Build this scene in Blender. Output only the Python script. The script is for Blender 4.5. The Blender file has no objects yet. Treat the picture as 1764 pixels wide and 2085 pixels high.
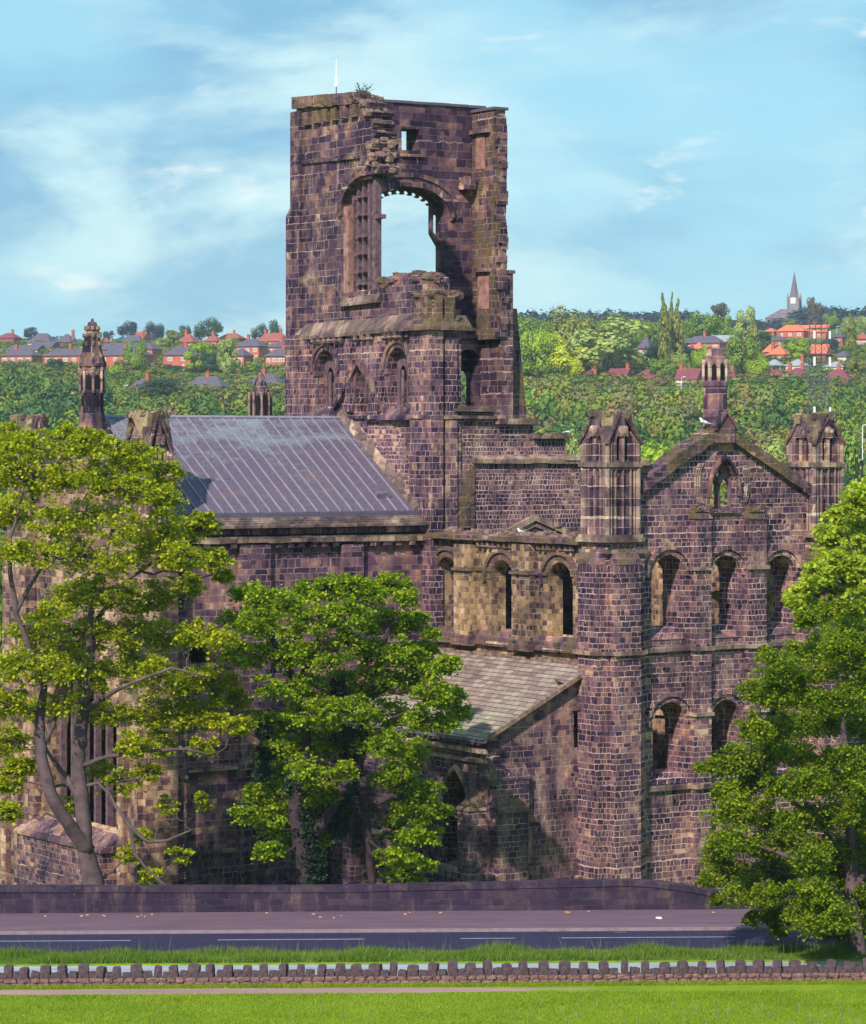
import bpy, bmesh, math, random
import numpy as np
from mathutils import Vector, Matrix, noise
from mathutils.geometry import tessellate_polygon
R = math.radians
SC = bpy.context.scene
COL = SC.collection
random.seed(7)
RNG = np.random.default_rng(11)

# ------------------------------------------------------------ camera, sky, sun, exposure
EYE = 22.4            # height of the eye above the ground round the abbey
cam = bpy.data.cameras.new('camera')
cam_o = bpy.data.objects.new('camera', cam)
COL.objects.link(cam_o)
cam_o.location = (0, 0, EYE)
cam_o.rotation_euler = (R(90), 0, 0)
cam.sensor_fit = 'HORIZONTAL'
cam.sensor_width = 36
cam.lens = 36 * 6000 / 1764
cam.shift_y = -137.5 / 1764
cam.clip_start = 1
cam.clip_end = 20000
SC.camera = cam_o

SUN_EL, SUN_PHI = R(38), R(23)      # height of the sun, and how far it stands to the left behind the eye
sd = Vector((-math.sin(SUN_PHI) * math.cos(SUN_EL), -math.cos(SUN_PHI) * math.cos(SUN_EL), math.sin(SUN_EL)))
sun = bpy.data.lights.new('sun', 'SUN')
sun.energy = 4.7
sun.angle = R(1.0)
sun.color = (1.0, 0.90, 0.74)
sun_o = bpy.data.objects.new('sun', sun)
COL.objects.link(sun_o)
sun_o.rotation_euler = (-sd).to_track_quat('-Z', 'Y').to_euler()
sun_o.location = (-60, -60, 90)

world = bpy.data.worlds.new('World')
SC.world = world
world.use_nodes = True
WN, WL = world.node_tree.nodes, world.node_tree.links
WN.clear()
w_out = WN.new('ShaderNodeOutputWorld')
w_bg = WN.new('ShaderNodeBackground')
w_bg.inputs['Strength'].default_value = 0.1
sky = WN.new('ShaderNodeTexSky')
sky.sky_type = 'NISHITA'
sky.sun_disc = False
sky.sun_elevation = SUN_EL
sky.sun_rotation = R(180) + SUN_PHI
sky.air_density = 1.0
sky.dust_density = 0.6
sky.ozone_density = 2.5
w_tc = WN.new('ShaderNodeTexCoord')
w_map = WN.new('ShaderNodeMapping')
w_map.inputs['Scale'].default_value = (6.0, 6.0, 17.0)
w_map.inputs['Location'].default_value = (3.3, 0.4, 1.2)
WL.new(w_tc.outputs['Generated'], w_map.inputs['Vector'])
n1 = WN.new('ShaderNodeTexNoise'); n1.inputs['Scale'].default_value = 1.1; n1.inputs['Detail'].default_value = 8; n1.inputs['Roughness'].default_value = 0.58; n1.inputs['Distortion'].default_value = 0.3
n2 = WN.new('ShaderNodeTexNoise'); n2.inputs['Scale'].default_value = 0.9; n2.inputs['Detail'].default_value = 4; n2.inputs['Roughness'].default_value = 0.5
n3 = WN.new('ShaderNodeTexNoise'); n3.inputs['Scale'].default_value = 3.2; n3.inputs['Detail'].default_value = 8; n3.inputs['Roughness'].default_value = 0.6; n3.inputs['Distortion'].default_value = 0.5
for n in (n1, n2, n3): WL.new(w_map.outputs[0], n.inputs['Vector'])
def w_ramp(src, a, b, ca=(0, 0, 0, 1), cb=(1, 1, 1, 1)):
    r = WN.new('ShaderNodeValToRGB')
    r.color_ramp.elements[0].position = a; r.color_ramp.elements[0].color = ca
    r.color_ramp.elements[1].position = b; r.color_ramp.elements[1].color = cb
    r.color_ramp.interpolation = 'EASE'
    WL.new(src, r.inputs[0])
    return r.outputs[0]
def w_mix(f, a, b):
    m = WN.new('ShaderNodeMix'); m.data_type = 'RGBA'
    if isinstance(f, float): m.inputs[0].default_value = f
    else: WL.new(f, m.inputs[0])
    for v, i in ((a, 6), (b, 7)):
        if isinstance(v, tuple): m.inputs[i].default_value = v
        else: WL.new(v, m.inputs[i])
    return m.outputs[2]
cloud = w_mix(w_ramp(n1.outputs[0], 0.41, 0.60), (1.8, 4.3, 6.3, 1), (5.8, 8.2, 8.5, 1))     # blue-grey cloud, brighter cloud
cloud = w_mix(w_ramp(n2.outputs[0], 0.40, 0.62), cloud, (3.1, 6.5, 8.0, 1))                   # open pale blue sky between
cloud = w_mix(w_ramp(n3.outputs[0], 0.58, 0.80), cloud, (9.2, 9.3, 9.0, 1))                   # small white puffs
whole = w_mix(0.82, sky.outputs[0], cloud)
WL.new(whole, w_bg.inputs['Color'])
WL.new(w_bg.outputs[0], w_out.inputs['Surface'])

SC.view_settings.view_transform = 'Standard'
SC.view_settings.look = 'None'
SC.view_settings.exposure = 0.27
SC.view_settings.gamma = 1.0

# ------------------------------------------------------------ the abbey's own axes: x runs west, y runs south, origin = NE corner of the transept
TH = R(34)
CT, ST = math.cos(TH), math.sin(TH)
OX, OY = 8.875, 150.0
def wpos(x, y): return OX + CT * x - ST * y, OY + ST * x + CT * y
def tt(px): return (px - 882) / 6000.0
def yE(px, x):            # y on a plane x = const
    t = tt(px); return (OX + CT * x - t * (OY + ST * x)) / (t * CT + ST)
def xN(px, y):            # x on a plane y = const
    t = tt(px); return (t * (OY + CT * y) - OX + ST * y) / (CT - t * ST)
def zz(py, x, y):
    return EYE + (905 - py) / 6000.0 * wpos(x, y)[1]
def zw(py, Y): return EYE + (905 - py) / 6000.0 * Y
def xw(px, Y): return tt(px) * Y

# ------------------------------------------------------------ material tools
class NT:
    def __init__(s, name):
        s.m = bpy.data.materials.new(name); s.m.use_nodes = True
        s.n, s.l = s.m.node_tree.nodes, s.m.node_tree.links
        s.n.clear()
        s.out = s.n.new('ShaderNodeOutputMaterial')
        s.b = s.n.new('ShaderNodeBsdfPrincipled')
        s.l.new(s.b.outputs[0], s.out.inputs['Surface'])
        s.b.inputs['Roughness'].default_value = 0.9
        s.b.inputs['Specular IOR Level'].default_value = 0.25
    def set(s, sock, v):
        if v is None: return
        if isinstance(v, bpy.types.NodeSocket): s.l.new(v, sock)
        elif isinstance(v, (tuple, list)) and len(v) == 3 and len(sock.default_value) == 4: sock.default_value = (*v, 1)
        else: sock.default_value = v
    def node(s, t, **kw):
        n = s.n.new(t)
        for k, v in kw.items():
            if k in n.inputs.keys(): s.set(n.inputs[k], v)
            else: setattr(n, k, v)
        return n
    def math(s, op, a, b=None, c=None, clamp=False):
        n = s.n.new('ShaderNodeMath'); n.operation = op; n.use_clamp = clamp
        for i, v in enumerate((a, b, c)):
            if v is not None: s.set(n.inputs[i], v)
        return n.outputs[0]
    def mix(s, f, a, b, mode='MIX'):
        n = s.n.new('ShaderNodeMix'); n.data_type = 'RGBA'; n.blend_type = mode
        s.set(n.inputs[0], f); s.set(n.inputs[6], a); s.set(n.inputs[7], b)
        return n.outputs[2]
    def ramp(s, f, stops, interp='LINEAR'):
        n = s.n.new('ShaderNodeValToRGB'); cr = n.color_ramp; cr.interpolation = interp
        while len(cr.elements) < len(stops): cr.elements.new(0.5)
        for e, (p, c) in zip(cr.elements, stops):
            e.position = p; e.color = (*c, 1) if isinstance(c, (tuple, list)) else (c, c, c, 1)
        s.set(n.inputs[0], f)
        return n.outputs[0]
    def noise(s, vec, scale, detail=4, rough=0.55, dist=0.0, dim='3D'):
        n = s.n.new('ShaderNodeTexNoise'); n.noise_dimensions = dim
        n.inputs['Scale'].default_value = scale; n.inputs['Detail'].default_value = detail
        n.inputs['Roughness'].default_value = rough; n.inputs['Distortion'].default_value = dist
        if vec is not None: s.l.new(vec, n.inputs['Vector'])
        return n.outputs[0]
    def mapping(s, vec, scale=(1, 1, 1), loc=(0, 0, 0)):
        n = s.n.new('ShaderNodeMapping'); n.inputs['Scale'].default_value = scale; n.inputs['Location'].default_value = loc
        s.l.new(vec, n.inputs['Vector']); return n.outputs[0]
    def obj(s):
        return s.n.new('ShaderNodeTexCoord').outputs['Object']
    def bump(s, h, strength=0.5, dist=0.05):
        n = s.n.new('ShaderNodeBump'); n.inputs['Strength'].default_value = strength; n.inputs['Distance'].default_value = dist
        s.l.new(h, n.inputs['Height']); s.l.new(n.outputs[0], s.b.inputs['Normal'])
MATS = {}

STONE_DARK = [(0.0, (.014, .008, .030)), (0.28, (.036, .019, .052)), (0.5, (.080, .042, .080)), (0.72, (.155, .080, .115)), (0.88, (.27, .135, .125)), (1.0, (.46, .32, .30))]
STONE_MID = [(0.0, (.014, .008, .032)), (0.25, (.046, .023, .058)), (0.5, (.110, .055, .100)), (0.72, (.205, .102, .140)), (0.88, (.34, .17, .15)), (1.0, (.56, .38, .34))]
STONE_WARM = [(0.0, (.020, .012, .030)), (0.22, (.080, .046, .060)), (0.42, (.19, .115, .095)), (0.62, (.33, .215, .13)), (0.85, (.46, .29, .20)), (1.0, (.60, .44, .34))]
def masonry(name, row=0.30, wid=0.52, pal=STONE_MID, mortar=(.84, .57, .53), msize=0.022, moss=0.0, mortar_vis=0.8, dark=0.0, patch=0.25, jit=0.045, soot=0.7):
    t = NT(name)
    co = t.obj()
    sp = t.node('ShaderNodeSeparateXYZ', Vector=co)
    x, y, z = sp.outputs
    u = t.math('SUBTRACT', x, y)
    n_row = t.noise(t.node('ShaderNodeCombineXYZ', Z=z).outputs[0], 1.5, 2, .5)
    v = t.math('ADD', z, t.math('MULTIPLY', n_row, row * 2.0))
    jn = t.node('ShaderNodeTexNoise', Vector=co, Scale=2.6, Detail=2.0)
    js = t.node('ShaderNodeSeparateXYZ', Vector=jn.outputs['Color'])
    v = t.math('ADD', v, t.math('MULTIPLY', js.outputs[0], jit * 2.2))
    u2 = t.math('ADD', u, t.math('MULTIPLY', js.outputs[1], jit * 5))
    wob = t.noise(t.node('ShaderNodeCombineXYZ', X=u, Y=t.math('FLOOR', t.math('DIVIDE', v, row)), Z=0.0).outputs[0], 0.8, 1, .5)
    u2 = t.math('ADD', u2, t.math('MULTIPLY', wob, wid * 1.6))
    br = t.n.new('ShaderNodeTexBrick')
    br.offset = 0.47; br.squash = 1.0
    t.l.new(t.node('ShaderNodeCombineXYZ', X=u2, Y=v, Z=0.0).outputs[0], br.inputs['Vector'])
    br.inputs['Color1'].default_value = (0, 0, 0, 1); br.inputs['Color2'].default_value = (1, 1, 1, 1); br.inputs['Mortar'].default_value = (.5, .5, .5, 1)
    br.inputs['Scale'].default_value = 1.0; br.inputs['Mortar Size'].default_value = msize; br.inputs['Mortar Smooth'].default_value = 0.6
    br.inputs['Brick Width'].default_value = wid; br.inputs['Row Height'].default_value = row
    b2 = t.n.new('ShaderNodeTexBrick'); b2.offset = .38
    t.l.new(t.node('ShaderNodeCombineXYZ', X=t.math('ADD', u2, 3.17), Y=v, Z=0.0).outputs[0], b2.inputs['Vector'])
    for nm, vv in (('Color1', (0, 0, 0, 1)), ('Color2', (1, 1, 1, 1)), ('Mortar', (.5, .5, .5, 1)), ('Scale', 1.0), ('Mortar Size', msize * .85), ('Mortar Smooth', .35), ('Brick Width', wid * .62), ('Row Height', row)): b2.inputs[nm].default_value = vv
    rowid = t.node('ShaderNodeTexWhiteNoise', noise_dimensions='1D', W=t.math('FLOOR', t.math('DIVIDE', v, row))).outputs[0]
    pick = t.math('GREATER_THAN', t.math('ADD', rowid, t.math('MULTIPLY', t.math('SUBTRACT', t.noise(t.mapping(co, (1, 1, 1), (9, 2, 5)), .5, 2), .5), 1.5)), .62)
    bw = t.node('ShaderNodeSeparateColor', Color=t.mix(pick, br.outputs['Color'], b2.outputs['Color'])).outputs[0]
    fac = t.math('ADD', t.math('MULTIPLY', br.outputs['Fac'], t.math('SUBTRACT', 1.0, pick)), t.math('MULTIPLY', b2.outputs['Fac'], pick))
    big = t.noise(co, 0.33, 4, .6)
    mid = t.noise(co, 1.7, 5, .6)
    fine = t.noise(co, 9.0, 4, .7)
    tone = t.math('ADD', t.math('MULTIPLY', bw, 0.62), t.math('MULTIPLY', t.math('SUBTRACT', big, 0.5), 1.7))
    tone = t.math('ADD', tone, t.math('MULTIPLY', t.math('SUBTRACT', mid, 0.5), 0.75))
    tone = t.math('ADD', tone, t.math('MULTIPLY', t.math('SUBTRACT', fine, 0.5), 0.45))
    tone = t.math('ADD', tone, 0.18 - dark, clamp=True)
    col = t.ramp(tone, pal)
    # beds of browner, buff gritstone among the plum-coloured ones
    zn_ = t.noise(t.mapping(co, (1, 1, 1.6), (21, 7, 13)), .42, 5, .65)
    zf_ = t.math('ADD', t.math('MULTIPLY', bw, .35), zn_)
    col = t.mix(t.ramp(zf_, [(0.60, 0.0), (0.85, .5)]), col, t.mix(1.0, col, (1.04, 1.02, .74), 'MULTIPLY'))
    # worn, pale rubble patches where the face has scaled away
    pn = t.noise(t.mapping(co, (1, 1, 1), (7.3, 2.1, 4.4)), 0.75, 6, .65)
    pm = t.ramp(pn, [(0.64 - patch * .14, 0.0), (0.74 - patch * .08, 1.0)])
    col = t.mix(t.math('MULTIPLY', pm, 0.65), col, t.ramp(fine, [(0.3, (.26, .14, .10)), (0.6, (.48, .31, .26)), (.8, (.66, .50, .44))]))
    # soot running down
    sn = t.noise(t.mapping(co, (1, 1, .22), (3, 9, 1)), 0.8, 6, .65)
    sm = t.ramp(sn, [(0.47, 0.0), (0.68, 1.0)])
    col = t.mix(t.math('MULTIPLY', sm, soot), col, (.030, .016, .042))
    # pale lime runs and scaled faces
    ln = t.noise(t.mapping(co, (1.4, 1.4, .3), (11, 4, 2)), 1.1, 6, .7)
    lm = t.ramp(ln, [(0.54, 0.0), (0.72, 1.0)])
    col = t.mix(t.math('MULTIPLY', lm, .55 * min(1, patch + .35)), col, t.ramp(fine, [(0.3, (.34, .20, .17)), (0.7, (.62, .44, .38))]))
    # mortar joints
    mv = t.ramp(t.noise(t.mapping(co, (1, 1, 1), (1.5, 8.1, 0.2)), 0.9, 5, .65), [(0.36, max(0, mortar_vis - .8)), (0.58, mortar_vis)])
    mcol = t.ramp(mid, [(0.3, tuple(c * .62 for c in mortar)), (0.7, mortar)])
    joint = t.math('MULTIPLY', t.math('MULTIPLY', fac, mv), .80)
    col = t.mix(joint, col, mcol)
    if moss > 0:
        mn = t.noise(t.mapping(co, (1, 1, .45), (4.2, 1.1, 6.0)), 0.9, 6, .65)
        mm = t.ramp(mn, [(0.62 - moss * .35, 0.0), (0.80 - moss * .35, 1.0)])
        mm = t.math('MULTIPLY', mm, t.math('SUBTRACT', 1.0, t.math('MULTIPLY', fac, .6)))
        col = t.mix(t.math('MULTIPLY', mm, .8), col, t.ramp(fine, [(0.3, (.060, .045, .022)), (0.65, (.17, .125, .045)), (0.85, (.28, .18, .04))]))
    t.set(t.b.inputs['Base Color'], col)
    h = t.math('ADD', t.math('MULTIPLY', t.math('SUBTRACT', 1.0, fac), 0.55), t.math('MULTIPLY', fine, 0.35))
    h = t.math('ADD', h, t.math('MULTIPLY', bw, 0.35))
    h = t.math('ADD', h, t.math('MULTIPLY', mid, 0.6))
    t.bump(h, 0.8, 0.07)
    MATS[name] = t.m
    return t.m
masonry('tower_stone', .42, .75, STONE_DARK, msize=.020, moss=.10, mortar_vis=.85, patch=.6)
masonry('tower_moss_stone', .40, .62, STONE_DARK, msize=.020, moss=.55, mortar_vis=.85, patch=.3)
masonry('chapel_stone', .30, .48, STONE_MID, msize=.020, moss=.08, mortar_vis=.6, patch=1.0, soot=.7)
masonry('tower_inner_stone', .44, .95, STONE_DARK, mortar=(.52, .33, .36), msize=.018, dark=.06, mortar_vis=.75, patch=.0, soot=.4)
masonry('tower_low_stone', .33, .46, STONE_MID, msize=.021, mortar_vis=1.0, patch=.4)
masonry('mossy_stone', .32, .55, STONE_MID, msize=.019, moss=.62, mortar_vis=.6, soot=.6)
masonry('rubble_stone', .24, .34, STONE_MID, msize=.030, moss=.10, mortar_vis=.95, patch=.4, jit=.05)
masonry('transept_stone', .28, .44, STONE_MID, msize=.024, mortar_vis=1.0, patch=.55)
masonry('transept_east_stone', .30, .40, STONE_WARM, mortar=(.66, .50, .34), msize=.020, moss=.30, mortar_vis=.8, soot=.5, patch=.3)
masonry('chancel_stone', .36, .62, STONE_MID, mortar=(.62, .46, .42), msize=.020, mortar_vis=.8)
masonry('chancel_east_stone', .36, .62, [(0.0, (.03, .018, .035)), (.3, (.11, .058, .07)), (.6, (.27, .145, .12)), (1, (.62, .42, .33))], mortar=(.75, .6, .5), msize=.022, mortar_vis=.5, soot=.25)
masonry('lower_stone', .28, .46, STONE_DARK, msize=.019, mortar_vis=.75, patch=.25, dark=.03)
masonry('road_wall_stone', .31, .95, [(0, (.018, .011, .034)), (.5, (.036, .023, .054)), (1, (.070, .045, .074))], mortar=(.15, .10, .15), msize=.016, mortar_vis=.6, patch=0.0, moss=.05)  # palette darkened in place of the shade lying across the roadside
masonry('plain_stone', 1.1, 1.3, STONE_DARK, mortar=(.6, .45, .35), msize=.03, mortar_vis=.9, moss=.22, patch=.6, soot=.35)
masonry('cap_stone', 1.3, 1.6, [(0, (.045, .032, .035)), (.4, (.13, .095, .07)), (.7, (.30, .22, .15)), (1, (.52, .42, .32))], mortar=(.5, .4, .3), msize=.02, moss=.28, patch=.4, soot=.5)
masonry('ledge_stone', 2.5, .9, [(0, (.05, .032, .042)), (.4, (.15, .10, .10)), (.7, (.32, .22, .19)), (1, (.55, .42, .36))], mortar=(.14, .1, .1), msize=.03, moss=.16, patch=.4, soot=.6)

def simple(name, col, rough=.8, var=.25, scale=2.0, spec=.25, bump=0.0, metal=0.0):
    t = NT(name); co = t.obj()
    n = t.noise(co, scale, 5, .6)
    t.set(t.b.inputs['Base Color'], t.ramp(n, [(0.3, tuple(c * (1 - var) for c in col)), (0.7, tuple(min(1, c * (1 + var)) for c in col))]))
    t.b.inputs['Roughness'].default_value = rough; t.b.inputs['Specular IOR Level'].default_value = spec; t.b.inputs['Metallic'].default_value = metal
    if bump: t.bump(t.noise(co, scale * 4, 5, .7), bump, .05)
    MATS[name] = t.m; return t.m
simple('painted_dark', (.012, .009, .016), 1, .2)  # near-black colour that paints the shade inside openings
simple('shaft_stone', (.13, .078, .105), .9, .55, 3, bump=.4)
simple('pink_stone', (.29, .15, .14), .9, .6, 2.2, bump=.3)
simple('pale_rubble', (.22, .145, .13), .95, .75, 3.4, bump=.9)
simple('red_brick', (.46, .125, .085), .85, .15, .5)
simple('magenta_brick', (.34, .062, .070), .85, .15, .5)
simple('house_render', (.62, .52, .46), .85, .1, .4)
simple('slate_roof', (.105, .085, .130), .7, .18, .6)
simple('red_tile_roof', (.30, .085, .075), .8, .18, .6)
simple('plum_tile_roof', (.20, .050, .075), .8, .18, .6)
simple('orange_tile_roof', (.62, .16, .09), .8, .15, .6)
simple('pale_slate_roof', (.30, .31, .36), .6, .15, .6)
simple('white_paint', (.82, .82, .80), .5, .05, 3)
simple('window_glass', (.20, .23, .27), .2, .3, 2, .5)  # paled to stand in for sky reflected in the panes
simple('chimney_brick', (.42, .10, .07), .85, .2, 1)
simple('steel_grey', (.10, .085, .14), .6, .2, 2)
simple('antenna_white', (.75, .82, .84), .4, .05, 2)
simple('spire_stone', (.16, .12, .17), .9, .25, .3)
simple('spire_tower_stone', (.24, .20, .20), .9, .2, .3)
simple('bark', (.105, .072, .085), .95, .45, 1.6, bump=.8)
simple('dark_bark', (.050, .032, .045), .95, .4, 2, bump=.6)
simple('gull_white', (.85, .85, .84), .6, .05, 3)
simple('gull_grey', (.35, .36, .40), .6, .1, 3)
simple('pigeon_grey', (.055, .05, .07), .6, .3, 6)
simple('kerb_stone', (.24, .17, .21), .85, .2, 2.5)
simple('road_paint', (.30, .29, .38), .7, .25, 3)
simple('cope_stone', (.095, .062, .082), .95, .45, 5, bump=.9)
simple('low_wall_stone', (.20, .115, .115), .95, .5, 4, bump=1.0)
simple('fence_wood', (.55, .30, .16), .9, .2, 3)
simple('litter_white', (.8, .8, .78), .6, .1, 5)

def m_asphalt(name, a, b, sc=1.2):
    t = NT(name); co = t.obj()
    n = t.noise(t.mapping(co, (.25, 1, 1)), sc, 6, .6); g = t.noise(co, 26, 3, .7)
    pt = t.noise(t.mapping(co, (.12, 2.2, 1), (4, 1, 0)), 1.0, 4, .6)       # long wheel-worn streaks and repairs
    f = t.math('ADD', t.math('MULTIPLY', n, .45), t.math('ADD', t.math('MULTIPLY', g, .2), t.math('MULTIPLY', pt, .35)))
    t.set(t.b.inputs['Base Color'], t.ramp(f, [(0.35, a), (0.62, b)]))
    t.b.inputs['Roughness'].default_value = .8
    t.bump(g, .3, .02); MATS[name] = t.m
m_asphalt('asphalt', (.018, .014, .052), (.036, .028, .078))  # dark tone also stands in for shade across the road
m_asphalt('pavement_tarmac', (.100, .060, .105), (.175, .105, .145))
m_asphalt('pale_path', (.22, .22, .30), (.40, .42, .50))
m_asphalt('pink_path', (.26, .15, .16), (.40, .25, .24))

def m_lead():
    t = NT('lead_roof'); co = t.obj()
    n = t.noise(t.mapping(co, (.5, 1.0, 1.0), (2, 5, 1)), .55, 7, .68, .4)
    f = t.noise(co, 5, 5, .7)
    base = t.ramp(f, [(0.3, (.085, .066, .108)), (0.7, (.145, .115, .168))])
    z = t.node('ShaderNodeSeparateXYZ', Vector=co).outputs[2]
    hi = t.math('MULTIPLY', t.math('SUBTRACT', z, 20.8), .06)       # weathered streaks are thicker near the ridge
    k = t.math('ADD', t.math('ADD', n, hi), t.math('MULTIPLY', t.math('SUBTRACT', f, .5), .35))
    m = t.ramp(k, [(0.56, 0.0), (0.78, .8)])
    col = t.mix(m, base, (.22, .26, .31))
    r = t.ramp(t.noise(t.mapping(co, (.5, 1, 1), (9, 3, 2)), .7, 6, .7), [(0.55, 0.0), (0.75, .5)])
    col = t.mix(r, col, (.24, .13, .10))
    t.set(t.b.inputs['Base Color'], col)
    t.b.inputs['Roughness'].default_value = .75; t.b.inputs['Specular IOR Level'].default_value = .15
    t.bump(t.noise(co, 2.2, 4, .6), .25, .06); MATS['lead_roof'] = t.m
m_lead()
simple('lead_seam', (.25, .22, .31), .5, .2, 2)
def m_slates():
    t = NT('stone_slates'); co = t.obj()
    x, y, z = t.node('ShaderNodeSeparateXYZ', Vector=co).outputs
    br = t.n.new('ShaderNodeTexBrick'); br.offset = .5
    wb = t.noise(co, 1.2, 3, .6)
    t.l.new(t.node('ShaderNodeCombineXYZ', X=t.math('ADD', y, t.math('MULTIPLY', wb, .25)), Y=t.math('ADD', z, t.math('MULTIPLY', wb, .05)), Z=0.0).outputs[0], br.inputs['Vector'])
    br.inputs['Color1'].default_value = (0, 0, 0, 1); br.inputs['Color2'].default_value = (1, 1, 1, 1); br.inputs['Mortar'].default_value = (.5,) * 3 + (1,)
    br.inputs['Scale'].default_value = 1; br.inputs['Brick Width'].default_value = .55; br.inputs['Row Height'].default_value = .175
    br.inputs['Mortar Size'].default_value = .014; br.inputs['Mortar Smooth'].default_value = .3
    bw = t.node('ShaderNodeSeparateColor', Color=br.outputs['Color']).outputs[0]
    f = t.noise(co, 6, 5, .7); n = t.noise(co, .5, 4, .6)
    tone = t.math('ADD', t.math('MULTIPLY', bw, .35), t.math('ADD', t.math('MULTIPLY', f, .4), t.math('MULTIPLY', n, .35)))
    col = t.ramp(tone, [(0.3, (.15, .095, .095)), (0.55, (.28, .20, .18)), (0.8, (.40, .32, .27))])
    low = t.math('SUBTRACT', 9.4, z)
    mo = t.ramp(t.math('ADD', t.math('MULTIPLY', low, .22), t.math('MULTIPLY', t.math('SUBTRACT', n, .5), 1.6)), [(0.0, 0.0), (0.5, .32)])
    col = t.mix(mo, col, t.ramp(f, [(0.3, (.16, .19, .10)), (0.7, (.30, .36, .24))]))
    col = t.mix(br.outputs['Fac'], col, (.045, .03, .05))
    t.set(t.b.inputs['Base Color'], col)
    t.bump(t.math('ADD', t.math('MULTIPLY', t.math('SUBTRACT', 1.0, br.outputs['Fac']), .6), t.math('MULTIPLY', bw, .5)), .6, .05)
    MATS['stone_slates'] = t.m
m_slates()

def m_leaf(name, dark, bright_tone, yellow=None, trans=.35, attr=False, scale=.35):
    t = NT(name); co = t.obj()
    g = t.n.new('ShaderNodeNewGeometry')
    ri = g.outputs['Random Per Island']
    n = t.noise(co, scale, 3, .6)
    f = t.math('ADD', t.math('MULTIPLY', ri, .55), t.math('MULTIPLY', n, .6))
    col = t.ramp(f, [(0.25, dark), (0.75, bright_tone)] + ([(1.0, yellow)] if yellow else []))  # tone varies at random per leaf, plus slow noise
    if attr:
        a = t.n.new('ShaderNodeAttribute'); a.attribute_name = 'tint'
        col = t.mix(t.math('ADD', t.math('MULTIPLY', ri, .12), .0), t.ramp(a.outputs['Fac'], attr), col)
    t.set(t.b.inputs['Base Color'], col)
    t.b.inputs['Roughness'].default_value = .6
    tr = t.n.new('ShaderNodeBsdfTranslucent')
    t.set(tr.inputs['Color'], t.mix(.5, col, bright_tone if isinstance(bright_tone, tuple) else bright_tone))
    mx = t.n.new('ShaderNodeMixShader'); mx.inputs[0].default_value = trans
    t.l.new(t.b.outputs[0], mx.inputs[1]); t.l.new(tr.outputs[0], mx.inputs[2]); t.l.new(mx.outputs[0], t.out.inputs['Surface'])
    MATS[name] = t.m
m_leaf('sycamore_leaf', (.10, .150, .004), (.46, .50, .008), (.75, .62, .03), trans=.42)
m_leaf('midtree_leaf', (.050, .115, .005), (.32, .43, .008), (.66, .60, .04), trans=.4)
m_leaf('lime_leaf', (.055, .105, .004), (.26, .345, .008), (.48, .47, .02), trans=.42)
m_leaf('bright_leaf', (.20, .29, .012), (.52, .60, .05), (.65, .66, .08), trans=.42)
m_leaf('ivy_leaf', (.006, .016, .014), (.022, .050, .034), trans=.15)
m_leaf('hill_dark_leaf', (.016, .045, .028), (.055, .115, .050), trans=.2, scale=.1)
m_leaf('hill_green_leaf', (.08, .155, .016), (.26, .38, .040), trans=.25, scale=.1)
m_leaf('hill_bright_leaf', (.17, .30, .012), (.42, .55, .03), trans=.3, scale=.1)
m_leaf('hill_yellow_leaf', (.36, .44, .01), (.70, .74, .03), trans=.3, scale=.1)
m_leaf('hill_pale_leaf', (.16, .22, .035), (.46, .52, .15), trans=.25, scale=.1)
m_leaf('hill_olive_leaf', (.11, .135, .020), (.30, .31, .060), trans=.2, scale=.1)
m_leaf('hill_brown_leaf', (.085, .060, .045), (.17, .125, .085), trans=.2, scale=.1)
m_leaf('ridge_blue_leaf', (.018, .030, .058), (.045, .075, .105), trans=.15, scale=.1)  # blue of the far haze mixed into the leaf colour
m_leaf('wood_leaf', (.030, .075, .014), (.20, .28, .035), trans=.08, scale=.05,
       attr=[(0.0, (.018, .070, .030)), (0.25, (.050, .125, .020)), (0.45, (.14, .21, .014)), (0.62, (.23, .235, .018)), (0.76, (.24, .165, .045)), (0.86, (.19, .11, .085)), (1.0, (.20, .36, .030))])
m_leaf('grass_blade', (.085, .155, .004), (.29, .38, .010), (.46, .46, .06), trans=.3, scale=.25)
m_leaf('verge_blade', (.050, .115, .012), (.17, .27, .03), (.36, .34, .12), trans=.3, scale=.3)
def m_ground():
    t = NT('grass_ground'); co = t.obj()
    a = t.noise(co, .35, 6, .65); b = t.noise(co, 6, 4, .7)
    f = t.math('ADD', t.math('MULTIPLY', a, .55), t.math('MULTIPLY', b, .45))
    yy = t.node('ShaderNodeSeparateXYZ', Vector=co).outputs[1]
    near = t.ramp(f, [(0.3, (.09, .16, .006)), (0.55, (.18, .27, .010)), (0.75, (.28, .35, .02))])
    h = t.noise(co, .035, 5, .6)
    far = t.ramp(h, [(0.35, (.035, .065, .018)), (0.5, (.08, .12, .022)), (0.62, (.14, .22, .03))])        # rough hillside: scrub, gardens, a few open meadows
    col = t.mix(t.math('GREATER_THAN', yy, 560.0), near, far)
    col = t.mix(t.math('MULTIPLY', t.math('GREATER_THAN', yy, 560.0), t.math('LESS_THAN', yy, 985.0)), col, (.018, .032, .010))   # woodland floor
    t.set(t.b.inputs['Base Color'], col)
    t.bump(b, .6, .08); MATS['grass_ground'] = t.m
m_ground()
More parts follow.
